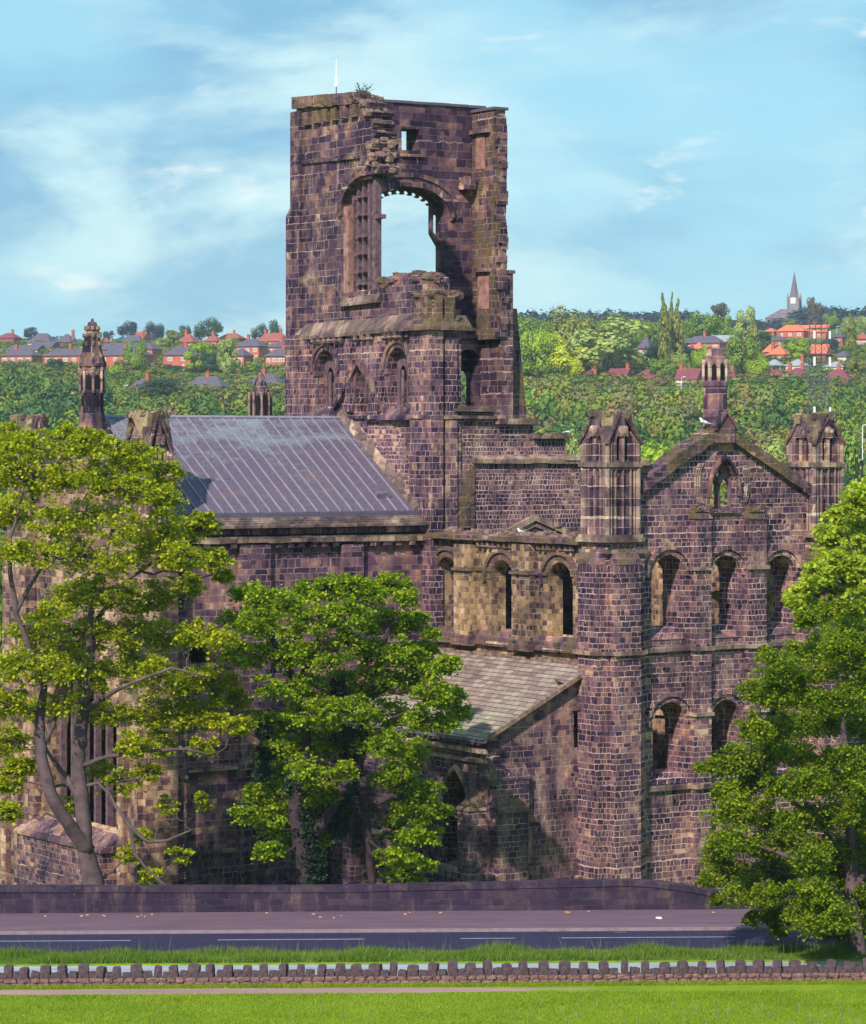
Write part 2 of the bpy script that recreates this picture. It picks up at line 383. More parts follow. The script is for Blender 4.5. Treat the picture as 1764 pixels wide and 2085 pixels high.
# ------------------------------------------------------------ mesh tools
class MB:
    def __init__(s): s.v, s.f, s.mi, s.cur = [], [], [], 0
    def add(s, vs, fs):
        o = len(s.v); s.v.extend([tuple(p) for p in vs])
        for f in fs: s.f.append([i + o for i in f]); s.mi.append(s.cur)
        return s
    def box(s, x0, x1, y0, y1, z0, z1):
        v = [(x, y, z) for z in (z0, z1) for y in (y0, y1) for x in (x0, x1)]
        return s.add(v, [(0, 2, 3, 1), (4, 5, 7, 6), (0, 1, 5, 4), (2, 6, 7, 3), (0, 4, 6, 2), (1, 3, 7, 5)])
    def hexa(s, p):      # 8 points, bottom four then top four, same winding
        return s.add(p, [(3, 2, 1, 0), (4, 5, 6, 7), (0, 1, 5, 4), (1, 2, 6, 5), (2, 3, 7, 6), (3, 0, 4, 7)])
    def prism(s, plane, at, thick, outer, holes=()):
        loops = [list(outer)] + [list(h) for h in holes]
        def P(u, z, d): return (at + d, u, z) if plane == 'E' else (u, at + d, z)
        flat = [p for l in loops for p in l]
        tris = tessellate_polygon([[Vector((a, b, 0)) for a, b in l] for l in loops])
        n = len(flat)
        vs = [P(u, z, 0) for u, z in flat] + [P(u, z, thick) for u, z in flat]
        fs = [tuple(t) for t in tris] + [tuple(n + i for i in reversed(t)) for t in tris]
        o = 0
        for l in loops:
            m = len(l)
            for i in range(m):
                j = (i + 1) % m
                fs.append((o + i, o + j, n + o + j, n + o + i))
            o += m
        return s.add(vs, fs)
    def tube(s, pts, rads, sides=6, cap=True):
        pts = [Vector(p) for p in pts]
        rings = []
        vs = []
        for i, p in enumerate(pts):
            d = (pts[min(i + 1, len(pts) - 1)] - pts[max(i - 1, 0)])
            if d.length < 1e-6: d = Vector((0, 0, 1))
            d.normalize()
            ref = Vector((1, 0, 0)) if abs(d.x) < .8 else Vector((0, 1, 0))
            a = d.cross(ref).normalized(); b = d.cross(a)
            r = rads[i] if isinstance(rads, (list, tuple)) else rads
            for k in range(sides):
                an = 2 * math.pi * k / sides
                vs.append(p + a * (r * math.cos(an)) + b * (r * math.sin(an)))
        fs = []
        for i in range(len(pts) - 1):
            for k in range(sides):
                k2 = (k + 1) % sides
                fs.append((i * sides + k, i * sides + k2, (i + 1) * sides + k2, (i + 1) * sides + k))
        if cap:
            fs.append(tuple(range(sides - 1, -1, -1))); o = (len(pts) - 1) * sides
            fs.append(tuple(o + k for k in range(sides)))
        return s.add(vs, fs)
    def rings(s, cx, cy, prof, sides=8, rot=0.0, jag=0.0):      # lathe: list of (radius, z)
        vs = []
        for i, (r, z) in enumerate(prof):
            for k in range(sides):
                a = rot + 2 * math.pi * k / sides
                j = random.uniform(-jag, jag) if i == len(prof) - 1 else 0
                vs.append((cx + r * math.cos(a), cy + r * math.sin(a), z + j))
        fs = []
        for i in range(len(prof) - 1):
            for k in range(sides):
                k2 = (k + 1) % sides
                fs.append((i * sides + k, i * sides + k2, (i + 1) * sides + k2, (i + 1) * sides + k))
        fs.append(tuple(range(sides - 1, -1, -1))); o = (len(prof) - 1) * sides
        fs.append(tuple(o + k for k in range(sides)))
        return s.add(vs, fs)
    def rock(s, c, sz, jit=.12, rnd=None):       # a weathered block: rounded 4x4x4 lattice surface
        rnd = rnd or random
        N = 3; idx = {}; vs = []; fs = []
        sd_ = Vector((rnd.uniform(-50, 50), rnd.uniform(-50, 50), rnd.uniform(-50, 50)))
        def vid(i, j, k):
            if (i, j, k) not in idx:
                p = Vector((i / N * 2 - 1, j / N * 2 - 1, k / N * 2 - 1))
                q = p.normalized() * 1.18
                p = p.lerp(q, .38)
                nn = noise.noise_vector(p * 1.3 + sd_)
                p = p + nn * jit * 2
                idx[(i, j, k)] = len(vs)
                vs.append((c[0] + p.x * sz[0] / 2, c[1] + p.y * sz[1] / 2, c[2] + p.z * sz[2] / 2))
            return idx[(i, j, k)]
        for i in range(N):
            for j in range(N):
                fs.append((vid(i, j, 0), vid(i, j + 1, 0), vid(i + 1, j + 1, 0), vid(i + 1, j, 0)))
                fs.append((vid(i, j, N), vid(i + 1, j, N), vid(i + 1, j + 1, N), vid(i, j + 1, N)))
                fs.append((vid(i, 0, j), vid(i + 1, 0, j), vid(i + 1, 0, j + 1), vid(i, 0, j + 1)))
                fs.append((vid(i, N, j), vid(i, N, j + 1), vid(i + 1, N, j + 1), vid(i + 1, N, j)))
                fs.append((vid(0, i, j), vid(0, i, j + 1), vid(0, i + 1, j + 1), vid(0, i + 1, j)))
                fs.append((vid(N, i, j), vid(N, i + 1, j), vid(N, i + 1, j + 1), vid(N, i, j + 1)))
        return s.add(vs, fs)
    def build(s, name, mat, parent=None, smooth=False, recalc=True):
        if name in ('corbel_table', 'toothing', 'broken_edge', 'broken_top') and parent: return split_build(s, name, mat, parent, .5 if name == 'corbel_table' else .7, smooth=smooth)
        if name in SPLIT and parent: return split_build(s, name, mat, parent, smooth=smooth)
        return s._build(name, mat, parent, smooth, recalc)
    def _build(s, name, mat, parent=None, smooth=False, recalc=True):
        me = bpy.data.meshes.new(name)
        me.from_pydata(s.v, [], s.f)
        mats = mat if isinstance(mat, (list, tuple)) else [mat]
        for m in mats: me.materials.append(MATS[m])
        if len(mats) > 1: me.polygons.foreach_set('material_index', s.mi)
        if recalc and len(s.f) < 60000:
            bm = bmesh.new(); bm.from_mesh(me)
            bmesh.ops.recalc_face_normals(bm, faces=bm.faces)
            bm.to_mesh(me); bm.free()
        if smooth: me.polygons.foreach_set('use_smooth', [True] * len(me.polygons))
        me.update()
        o = bpy.data.objects.new(name, me)
        COL.objects.link(o)
        if parent: o.parent = parent
        return o
def split_build(mb, name, mat, parent, gap=.03, **kw):
    """every group of touching pieces becomes a mesh of its own"""
    n = len(mb.v); par = list(range(n))
    def fd(i):
        while par[i] != i: par[i] = par[par[i]]; i = par[i]
        return i
    for f in mb.f:
        r = fd(f[0])
        for q in f[1:]: par[fd(q)] = r
    comp = {}
    for i in range(n): comp.setdefault(fd(i), []).append(i)
    keys = list(comp); bb = []
    for k in keys:
        a = np.array([mb.v[i] for i in comp[k]]); bb.append((a.min(0) - gap, a.max(0) + gap))
    cp = list(range(len(keys)))
    def fc_(i):
        while cp[i] != i: i = cp[i]
        return i
    for i in range(len(keys)):
        for j in range(i):
            if np.all(bb[i][0] <= bb[j][1]) and np.all(bb[j][0] <= bb[i][1]): cp[fc_(i)] = fc_(j)
    idx = {k: fc_(i) for i, k in enumerate(keys)}
    out = {}
    for f in mb.f: out.setdefault(idx[fd(f[0])], []).append(f)
    res = []
    for fs in out.values():
        used = sorted({q for f in fs for q in f}); mp = {q: i for i, q in enumerate(used)}
        s = MB(); s.add([mb.v[q] for q in used], [[mp[q] for q in f] for f in fs]); res.append(s._build(name, mat, parent, **kw))
    return res[0]
SPLIT = {'pilaster', 'buttress', 'window_order', 'hood_mould', 'lintel', 'string_course', 'turret_base', 'blocked_niche', 'niche_lintel', 'coping', 'pilaster_cap', 'buttress_cap', 'mullion', 'vault_springer', 'window_tracery', 'cap', 'sill', 'opening', 'quoin', 'dark_screen', 'floor', 'aerial_panel', 'platform', 'corner_shaft', 'shaft', 'corner_stump', 'tracery', 'gablet', 'verge', 'crocket'}
def quads(name, V, mat, parent=None, nv=4, tint=None):      # V: (n*nv, 3) numpy, one face per nv vertices
    n = len(V) // nv
    me = bpy.data.meshes.new(name)
    me.vertices.add(n * nv); me.vertices.foreach_set('co', np.ascontiguousarray(V, dtype=np.float32).ravel())
    me.loops.add(n * nv); me.loops.foreach_set('vertex_index', np.arange(n * nv, dtype=np.int32))
    me.polygons.add(n); me.polygons.foreach_set('loop_start', np.arange(0, n * nv, nv, dtype=np.int32))
    me.polygons.foreach_set('loop_total', np.full(n, nv, dtype=np.int32))
    me.materials.append(MATS[mat])
    if tint is not None:
        a = me.attributes.new('tint', 'FLOAT', 'POINT'); a.data.foreach_set('value', np.ascontiguousarray(tint, dtype=np.float32))
    me.update(); me.validate()
    o = bpy.data.objects.new(name, me); COL.objects.link(o)
    if parent: o.parent = parent
    return o
def tag(o, label=None, cat=None, group=None, kind=None):
    if label: o['label'] = label
    if cat: o['category'] = cat
    if group: o['group'] = group
    if kind: o['kind'] = kind
    return o
def empty(name, loc=(0, 0, 0), rz=0.0, parent=None, **kw):
    o = bpy.data.objects.new(name, None); COL.objects.link(o)
    o.location = loc; o.rotation_euler = (0, 0, rz); o.empty_display_size = .5
    if parent: o.parent = parent
    return tag(o, **kw)

def arch(u0, u1, z0, zt, kind='round', n=10, spring=None):
    if u0 > u1: u0, u1 = u1, u0
    w = u1 - u0; c = (u0 + u1) / 2
    pts = [(u0, z0), (u1, z0)]
    if kind == 'round':
        s_ = zt - w / 2
        pts += [(c + w / 2 * math.cos(a), s_ + w / 2 * math.sin(a)) for a in [math.pi * i / n for i in range(n + 1)]]
    elif kind == 'flat':
        s_ = zt - w * .28
        pts += [(c + w / 2 * math.cos(a), s_ + w * .28 * math.sin(a)) for a in [math.pi * i / n for i in range(n + 1)]]
    elif kind == 'rect':
        pts += [(u1, zt), (u0, zt)]
    else:
        h = w * .87; s_ = zt - h; m = n // 2
        pts += [(u0 + w * math.cos(a), s_ + w * math.sin(a)) for a in [math.pi / 3 * i / m for i in range(m + 1)]]
        pts += [(u1 - w * math.cos(a), s_ + w * math.sin(a)) for a in [math.pi / 3 * (m - i) / m for i in range(1, m + 1)]]
    return pts
def hood(mb, plane, at, proj, u0, u1, zt, kind='round', gap=.12, thick=.16, leg=0.0):
    if u0 > u1: u0, u1 = u1, u0
    w = u1 - u0
    def arc(g):
        a = arch(u0 - g, u1 + g, 0, zt + g * (1.0 if kind == 'round' else 1.3), kind, 14)[2:]
        return a
    i_, o_ = arc(gap), arc(gap + thick)
    if leg: 
        i_ = [(i_[0][0], i_[0][1] - leg)] + i_ + [(i_[-1][0], i_[-1][1] - leg)]
        o_ = [(o_[0][0], o_[0][1] - leg)] + o_ + [(o_[-1][0], o_[-1][1] - leg)]
    for k in range(len(i_) - 1):
        q = [i_[k], o_[k], o_[k + 1], i_[k + 1]]
        mb.prism(plane, at - proj, proj + .02, q)
def rag(p0, p1, step=.4, amp=.12, rnd=random):     # stepped broken edge between two points
    (a, b), (c, d) = p0, p1
    L = math.hypot(c - a, d - b); n = max(1, int(L / step))
    vert = abs(d - b) > abs(c - a)
    out = [p0]; px_, pz_ = a, b
    for i in range(1, n):
        t = i / n; x = a + (c - a) * t; z = b + (d - b) * t
        if vert:
            out.append((out[-1][0], z)); out.append((x + rnd.uniform(-amp, amp), z + .001))
        else:
            out.append((x, out[-1][1])); out.append((x + .001, z + rnd.uniform(-amp, amp)))
    return out
def chain(pts, flags, step=.4, amp=.12):           # polygon with the flagged edges made ragged
    out = []
    for i, p in enumerate(pts):
        q = pts[(i + 1) % len(pts)]
        out += rag(p, q, step, amp) if i in flags else [p]
    return out
def EP(x, pts): return [(yE(px, x), zz(py, x, yE(px, x))) for px, py in pts]
def NP(y, pts): return [(xN(px, y), zz(py, xN(px, y), y)) for px, py in pts]
def Ehole(x, p0, p1, pb, pt, kind='round', n=10):
    a, b = yE(p0, x), yE(p1, x); m = (a + b) / 2
    return arch(a, b, zz(pb, x, m), zz(pt, x, m), kind, n)
def Nhole(y, p0, p1, pb, pt, kind='round', n=10):
    a, b = xN(p0, y), xN(p1, y); m = (a + b) / 2
    return arch(a, b, zz(pb, m, y), zz(pt, m, y), kind, n)
def hole_hood(mb, plane, at, h, kind='round', proj=.12, gap=.25, thick=.17, leg=0.0):
    us = [p[0] for p in h]; zt = max(p[1] for p in h)
    hood(mb, plane, at, proj, min(us), max(us), zt, kind, gap, thick, leg)
def corbels(mb, plane, at, u0, u1, z, step=.62, w=.26, h=.30, proj=.28):
    if u0 > u1: u0, u1 = u1, u0
    n = max(1, int((u1 - u0) / step))
    for i in range(n):
        u = u0 + (i + .5) * (u1 - u0) / n + random.uniform(-.03, .03)
        q = [(u - w / 2, z - h), (u + w / 2, z - h * random.uniform(.85, 1.05)), (u + w / 2, z), (u - w / 2, z)]
        mb.prism(plane, at - proj * random.uniform(.8, 1.05), proj + .05, q)
def ledge(mb, plane, at, u0, u1, z0, z1, proj, h=.16, slope=.06, back=.02):      # a string course with a weathered top; may climb from z0 to z1
    if u0 > u1: u0, u1, z0, z1 = u1, u0, z1, z0
    n = max(1, int(abs(u1 - u0) / 1.3)); 
    def P(d, u, z): return (at + d, u, z) if plane == 'E' else (u, at + d, z)
    for i in range(n):
        a = u0 + (u1 - u0) * i / n; b = u0 + (u1 - u0) * (i + 1) / n
        za = z0 + (z1 - z0) * i / n; zb = z0 + (z1 - z0) * (i + 1) / n
        j = random.uniform(-.02, .02); pr = proj + random.uniform(-.02, .03)
        mb.hexa([P(-pr, a, za + j), P(-pr, b, zb + j), P(back, b, zb + j), P(back, a, za + j),
                 P(-pr, a, za + h + j), P(-pr, b, zb + h + j), P(back, b, zb + h + slope + j), P(back, a, za + h + slope + j)])
def rubble_top(mb, plane, at, depth, u0, u1, zf, size=.4, n=None):
    if u0 > u1: u0, u1 = u1, u0
    n = n or int((u1 - u0) / size * 1.6)
    for i in range(n):
        u = random.uniform(u0, u1); d = random.uniform(.1, depth - .1)
        sz = (size * random.uniform(.5, 1.2), size * random.uniform(.5, 1.2), size * random.uniform(.4, .8))
        z = zf(u) + sz[2] * .25
        mb.rock((at + d, u, z) if plane == 'E' else (u, at + d, z), sz, .18)

# ------------------------------------------------------------ leaves, branches
def leaf_quads(C, size, up=.35, out=None, k=.8):
    """kite-shaped leaves at centres C (n,3): returns (n*4,3)"""
    n = len(C)
    a = RNG.normal(size=(n, 3)); a /= np.linalg.norm(a, axis=1)[:, None]
    nrm = RNG.normal(size=(n, 3)); nrm[:, 2] = np.abs(nrm[:, 2]) + up * 2
    if out is not None: nrm = RNG.normal(size=(n, 3)) * (1 - k) * .9 + out * k; nrm[:, 2] += .15
    nrm /= np.linalg.norm(nrm, axis=1)[:, None]
    a = a - nrm * np.sum(a * nrm, axis=1)[:, None]; a /= np.linalg.norm(a, axis=1)[:, None] + 1e-9
    b = np.cross(nrm, a)
    s = size * RNG.uniform(.6, 1.25, (n, 1)); w = s * RNG.uniform(.38, .62, (n, 1))
    bend = nrm * s * RNG.uniform(-.25, .1, (n, 1))
    V = np.empty((n, 4, 3))
    V[:, 0] = C - a * s * .5 + bend; V[:, 1] = C + b * w; V[:, 2] = C + a * s * .55 + bend; V[:, 3] = C - b * w
    return V.reshape(-1, 3)
def pad_centres(c, r, n_pads, per, flat=.33, spread=.62, hollow=.55, squash=.85):
    """leaf centres gathered in flattened sprays spread through a ball"""
    out = []
    for _ in range(n_pads):
        d = RNG.normal(size=3); d /= np.linalg.norm(d); d[2] = d[2] * .9 + .12
        rr = r * RNG.uniform(hollow, 1.0)
        pc = np.array(c) + d * rr * np.array([1, 1, squash])
        q = r * spread * RNG.uniform(.35, .75)
        k = max(3, int(per * RNG.uniform(.5, 1.5)))
        g = RNG.normal(size=(k, 3)) * np.array([q, q, q * flat]) * .6
        g[:, 2] -= .35 * (g[:, 0] ** 2 + g[:, 1] ** 2) / max(q, .01)
        out.append(pc + g)
    return np.concatenate(out)
def wobble_path(a, b, n=5, amp=.12, sag=0.0):
    a, b = Vector(a), Vector(b); L = (b - a).length; out = []
    for i in range(n + 1):
        t = i / n
        w = math.sin(t * math.pi)
        out.append(a.lerp(b, t) + Vector((random.uniform(-1, 1), random.uniform(-1, 1), random.uniform(-1, 1))) * amp * L * w * .5 + Vector((0, 0, sag * L * w)))
    return out
# ------------------------------------------------------------ THE RUINED ABBEY (local axes: x west, y south)
abbey = empty('ruined_abbey', (OX, OY, 0), TH, label='soot-dark roofless monastery church with a broken square tower, standing beyond the road wall', cat='abbey')
def AM(): return MB()
G0 = -7.0
# --- TOWER -------------------------------------------------
XT = .3; YN = 16.4; YS = 31.6
XU = .95                                   # upper stage stands back behind the set-off
ZSET = zz(676, XT, yE(700, XT))
def E(px, x=XT): return yE(px, x)
# east wall, lower stage
zt_set0 = zz(690, XT, E(600)); zt_set1 = zz(668, XT, E(850))
low_e = AM()
h1 = Ehole(XT, 645, 683, 828, 714); h2 = Ehole(XT, 792, 832, 828, 709); h3 = Ehole(XT, 727, 746, 842, 744, 'point')
outline = [(E(600), G0), (E(882), G0), (E(882), zt_set1), (E(600), zt_set0)]
low_e.prism('E', XT, 1.9, outline, [h1, h2, h3])
tower = low_e.build('tower', 'tower_low_stone', abbey)
# inner order: thinner slot set back within each belfry opening, with stone mullions
for h, k in ((h1, 0), (h2, 1)):
    u0, u1 = min(p[0] for p in h), max(p[0] for p in h); z0, z1 = min(p[1] for p in h), max(p[1] for p in h)
    w = u1 - u0
    fr = AM()
    out = arch(u0 - .1, u1 + .1, z0 - .1, z1 + .1)
    ins = []
    for j in range(2):
        a = u0 + .08 * w + j * .42 * w; b = a + .36 * w
        ins.append(arch(a, b, z0 + .1, z1 - w * .45, 'point'))
    fr.prism('E', XT + .55, .12, out, ins)
    wd = fr.build('belfry_window', 'shaft_stone', tower)
    dv = AM(); dv.box(XT + 1.2, XT + 1.3, u0 - .1, u1 + .1, z0 - .1, z1 + .1); dv.build('dark_backing', 'painted_dark', wd)  # dark sheet added behind, painting the shade inside the belfry
    lv = AM()
    lv.tube([(XT + .3, u0 + w * .49, z0 + .05), (XT + .3, u0 + w * .49, z1 - w * .6)], .11, 8)
    lv.tube([(XT + .12, u1 + .12, z0 - .2), (XT + .12, u1 + .12, z1 - w * .7)], .14, 8)
    lv.tube([(XT + .12, u0 - .1, z0 - .2), (XT + .12, u0 - .1, z1 - w * .7)], .11, 8)
    lv.box(XT - .12, XT + .3, u1 - .04, u1 + .32, z1 - w * .72, z1 - w * .72 + .3)
    lv.build('mullion', 'shaft_stone', wd)
tr = AM()
hole_hood(tr, 'E', XT, h1, proj=.16, gap=.30, thick=.22, leg=.2); hole_hood(tr, 'E', XT, h2, proj=.16, gap=.30, thick=.22, leg=.2)
hole_hood(tr, 'E', XT, h1, proj=.08, gap=.02, thick=.2); hole_hood(tr, 'E', XT, h2, proj=.08, gap=.02, thick=.2)
hole_hood(tr, 'E', XT, h3, 'point', proj=.10, gap=.03, thick=.2, leg=1.2)
for h in (h1, h2):
    u0, u1 = min(p[0] for p in h), max(p[0] for p in h); z0 = min(p[1] for p in h)
    tr.hexa([(XT - .45, u0 - .6, z0 - .75), (XT - .45, u1 + .6, z0 - .75), (XT, u1 + .6, z0 - .75), (XT, u0 - .6, z0 - .75),
             (XT - .42, u0 - .6, z0 - .6), (XT - .42, u1 + .6, z0 - .6), (XT + .05, u1 + .4, z0 - .02), (XT + .05, u0 - .4, z0 - .02)])
# crease of the vanished steep roof against the tower: inverted V moulding
apex = (E(736), zz(742, XT, E(736)))
for px_, py_ in ((688, 836), (790, 840)):
    q0 = (E(px_), zz(py_, XT, E(px_)))
    tr.prism('E', XT - .32, .34, [q0, apex, (apex[0], apex[1] + .30), (q0[0], q0[1] + .30)])
ledge(tr, 'E', XT, E(752), E(884), zz(853, XT, E(752)), zz(852, XT, E(884)), .34, .18, .1)
ledge(tr, 'E', XT, E(600), E(745), zz(852, XT, E(600)), zz(852, XT, E(745)), .2, .14)
tr.build('string_course', 'plain_stone', tower)
# pilasters of the lower stage
pil = AM()
def epil(mb, x, p0, p1, pyb, pyt, pr, zb=None):
    a, b = sorted((yE(p0, x), yE(p1, x))); m = (a + b) / 2
    mb.box(x - pr, x + .05, a, b, zb if zb is not None else zz(pyb, x, m), zz(pyt, x, m))
def npil(mb, y, p0, p1, pyb, pyt, pr, zb=None):
    a, b = sorted((xN(p0, y), xN(p1, y))); m = (a + b) / 2
    mb.box(a, b, y - pr, y + .05, zb if zb is not None else zz(pyb, m, y), zz(pyt, m, y))
epil(pil, XT, 596, 618, 0, 683, .55, zb=10); epil(pil, XT, 618, 634, 0, 690, .3, zb=10)
epil(pil, XT, 711, 722, 838, 690, .28); epil(pil, XT, 771, 783, 838, 685, .28)
epil(pil, XT, 842, 872, 0, 672, .25, zb=G0); 
pil.build('pilaster', 'tower_low_stone', tower)
cb = AM()
for a, b in ((640, 706), (726, 766), (786, 842)):
    corbels(cb, 'E', XT, E(a), E(b), zz(680 - (a - 640) * .07, XT, E((a + b) / 2)) - .1, .55, .30, .42, .38)
cb.build('corbel_table', 'plain_stone', tower)
# weathered set-off under the upper stage
so = AM()
n = 12
for i in range(n):
    a = E(605) + (E(860) - E(605)) * i / n; b = E(605) + (E(860) - E(605)) * (i + 1) / n
    za = zt_set0 + (zt_set1 - zt_set0) * i / n; zb = zt_set0 + (zt_set1 - zt_set0) * (i + 1) / n
    j = random.uniform(-.03, .03)
    so.hexa([(XT - .34, a, za - .12 + j), (XT - .34, b, zb - .12 + j), (XU + .1, b, zb - .12), (XU + .1, a, za - .12),
             (XT - .34, a, za + .08 + j), (XT - .34, b, zb + .08 + j), (XU + .1, b, zb + .98 + j), (XU + .1, a, za + .98 + j)])
so.build('set_off', 'ledge_stone', tower)
# east wall, upper stage with broken north edge
EU = lambda px: yE(px, XU)
def zu(px, py): return (yE(px, XU), zz(py, XU, yE(px, XU)))
jambz = [zu(698, 600), zu(698, 440)]
archp = [zu(700, 415), zu(706, 395), zu(716, 377), zu(729, 364), zu(742, 357)]
brk = [(768, 352), (771, 338), (763, 330), (770, 318), (764, 306), (768, 292), (760, 283), (766, 270), (756, 262), (762, 250), (753, 240), (760, 228), (746, 222), (748, 208), (738, 205), (738, 196), (724, 190), (722, 196), (700, 197), (690, 203), (668, 201), (640, 203), (620, 200), (604, 209)]
up = AM()
body = [zu(602, 690), zu(698, 690)] + jambz + archp + [zu(a, b) for a, b in brk]
up.prism('E', XU, 1.5, body)
# ruined curtain under the window, and the corner
cur = [zu(697, 690), zu(868, 690), zu(870, 575), zu(868, 563), zu(858, 557), zu(845, 560), zu(832, 557), zu(822, 563), zu(808, 566), zu(795, 571), zu(790, 585), zu(776, 585), zu(760, 590), zu(697, 597)]
up.prism('E', XU + .02, 1.5, chain(cur, {2, 5, 7, 9}, .35, .14))
up.build('upper_stage', 'tower_stone', tower)
# face of the curtain: sloping sill shelf
sl = AM()
a0, a1 = EU(698), EU(776)
z0 = zz(606, XU, a0); z1 = zz(596, XU, a1)
n = 7
for i in range(n):
    a = a0 + (a1 - a0) * i / n; b = a0 + (a1 - a0) * (i + 1) / n; za = z0 + (z1 - z0) * i / n; zb = z0 + (z1 - z0) * (i + 1) / n
    j = random.uniform(-.04, .05)
    sl.hexa([(XU - .3, a, za - .55), (XU - .3, b, zb - .55), (XU + .3, b, zb - .55), (XU + .3, a, za - .55),
             (XU - .3, a, za - .4 + j), (XU - .3, b, zb - .4 + j), (XU + .35, b, zb + .35 + j), (XU + .35, a, za + .35 + j)])
sl.build('sill', 'ledge_stone', tower)
# stumps of masonry on the broken curtain
st = AM()
for px_, py_, s_ in ((769, 572, .34), (785, 577, .3)):
    y_ = EU(px_); z_ = zz(py_, XU, y_); st.box(XU + .2, XU + .7, y_ - s_, y_ + s_ * .6, z_ - .6, z_); st.rock((XU + .4, y_, z_ + .05), (.6, .8, .4), .15)
for i in range(46):
    px_ = random.uniform(792, 892); y_ = EU(px_); d_ = random.uniform(0, 1.2)
    z_ = zz(560 if px_ < 868 else 592, XU, y_) + random.uniform(-.1, .12) - abs(px_ - 835) * .006
    st.rock((XU + .1 + d_, y_, z_), (random.uniform(.4, .8), random.uniform(.4, .9), random.uniform(.3, .5)), .2)
st.build('broken_top', 'mossy_stone', tower)
# rolls and jutting blocks down the broken edge of the upper stage
be = AM()
for i in range(110):
    k = random.uniform(0, 22.99); i0 = int(k); f = k - i0
    if i0 > 17: continue
    px_ = brk[i0][0] * (1 - f) + brk[i0 + 1][0] * f - random.uniform(-2, 13); py_ = brk[i0][1] * (1 - f) + brk[i0 + 1][1] * f
    y_ = EU(px_)
    be.rock((XU + random.uniform(-.05, 1.4) if random.random() < .7 else XU - .03, y_, zz(py_, XU, y_)), (random.uniform(.3, .6), random.uniform(.3, .5), random.uniform(.2, .36)), .12)
be.build('broken_edge', 'pale_rubble', tower)
# SE corner buttress strips (left side of the picture)
sb = AM()
ye = EU(603)
sb.box(XU - .25, XU + 1.7, EU(617), EU(600) + .1, zz(690, XU, ye), zz(228, XU, ye))
sb.box(XU - .1, XU + 1.2, EU(602), EU(598) + .25, zz(690, XU, ye), zz(335, XU, ye))
sb.box(XU - .35, XU + 1.0, EU(606), EU(594) + .1, zz(690, XU, ye), zz(440, XU, ye))
sb.hexa([(XU - .35, EU(606), zz(440, XU, ye)), (XU - .35, EU(594) + .1, zz(440, XU, ye)), (XU + 1, EU(594) + .1, zz(440, XU, ye)), (XU + 1, EU(606), zz(440, XU, ye)),
         (XU - .2, EU(606), zz(416, XU, ye)), (XU - .2, EU(600), zz(416, XU, ye)), (XU + 1, EU(600), zz(416, XU, ye)), (XU + 1, EU(606), zz(416, XU, ye))])
sb.box(XT - .35, XT + 1.6, YS - .3, E(593) + .1, 14, zz(684, XT, E(596)))
sb.build('corner_buttress', 'tower_stone', tower)
ub = AM()
ledge(ub, 'E', XU, EU(600), EU(735), zz(336, XU, EU(600)), zz(322, XU, EU(735)), .14, .14)
hood(ub, 'E', XU, .14, EU(698), EU(818), zz(347, XU, EU(755)), 'point', .10, .2) if False else None
for i in range(len(archp) - 1):
    a, b = archp[i], archp[i + 1]
    ub.prism('E', XU - .2, .24, [a, b, (b[0] + .16, b[1] + .42), (a[0] + .42, a[1] + .16)])
ub.prism('E', XU - .2, .24, [jambz[1], archp[0], (archp[0][0] + .42, archp[0][1] + .1), (jambz[1][0] + .38, jambz[1][1])])
ub.build('string_course', 'plain_stone', tower)
# corbelled parapet at the top of the upper stage
cp = AM()
corbels(cp, 'E', XU, EU(620), EU(735), zz(222, XU, EU(670)), .95, .62, .75, .3)
ledge(cp, 'E', XU, EU(602), EU(725), zz(222, XU, EU(602)), zz(212, XU, EU(725)), .30, .7, .0)
for i in range(12):
    px_ = 618 + i * 10; y_ = EU(px_); cp.rock((XU + random.uniform(0, .4), y_, zz(208 - max(0, i - 5) * 1.6, XU, y_)), (.8, 1.0, .7), .12)
cp.build('parapet', 'mossy_stone', tower)
# tracery left standing in the east window
tb = AM()
zb = zz(600, XU, EU(715))
for px_, top, r in ((708, 385, .10), (718, 372, .10), (729, 366, .12), (741, 364, .13), (751, 362, .20)):
    y_ = EU(px_); tb.box(XU + .35, XU + .75, y_ - r, y_ + r, zb - .3, zz(top, XU, y_))
for py_ in (400, 437, 481, 516, 553, 578):
    ya, yb = EU(707), EU(754); z_ = zz(py_, XU, (ya + yb) / 2)
    tb.box(XU + .42, XU + .72, yb, ya, z_ - .10, z_ + .10)
    tb.box(XU + .15, XU + .5, EU(739), EU(731), z_ - .05, z_ + .05); tb.box(XU + .15, XU + .5, EU(728), EU(720), z_ - .05, z_ + .05)
tb.box(XU + .3, XU + .8, EU(763), EU(750), zz(441, XU, EU(756)) - .1, zz(441, XU, EU(756)) + .15)
tw = tb.build('window_tracery', 'shaft_stone', tower)
jl = AM(); jl.box(XU + .02, XU + .7, EU(709), EU(699), zb - .2, zz(420, XU, EU(703))); jl.build('window_jamb', 'pink_stone', tower)  # warm light on this jamb is painted in by the pink colour
lin = AM()
lin.box(XU + .1, XU + 1.2, EU(752), EU(720), zz(366, XU, EU(735)), zz(356, XU, EU(735)))
lin.build('lintel', 'plain_stone', tower)
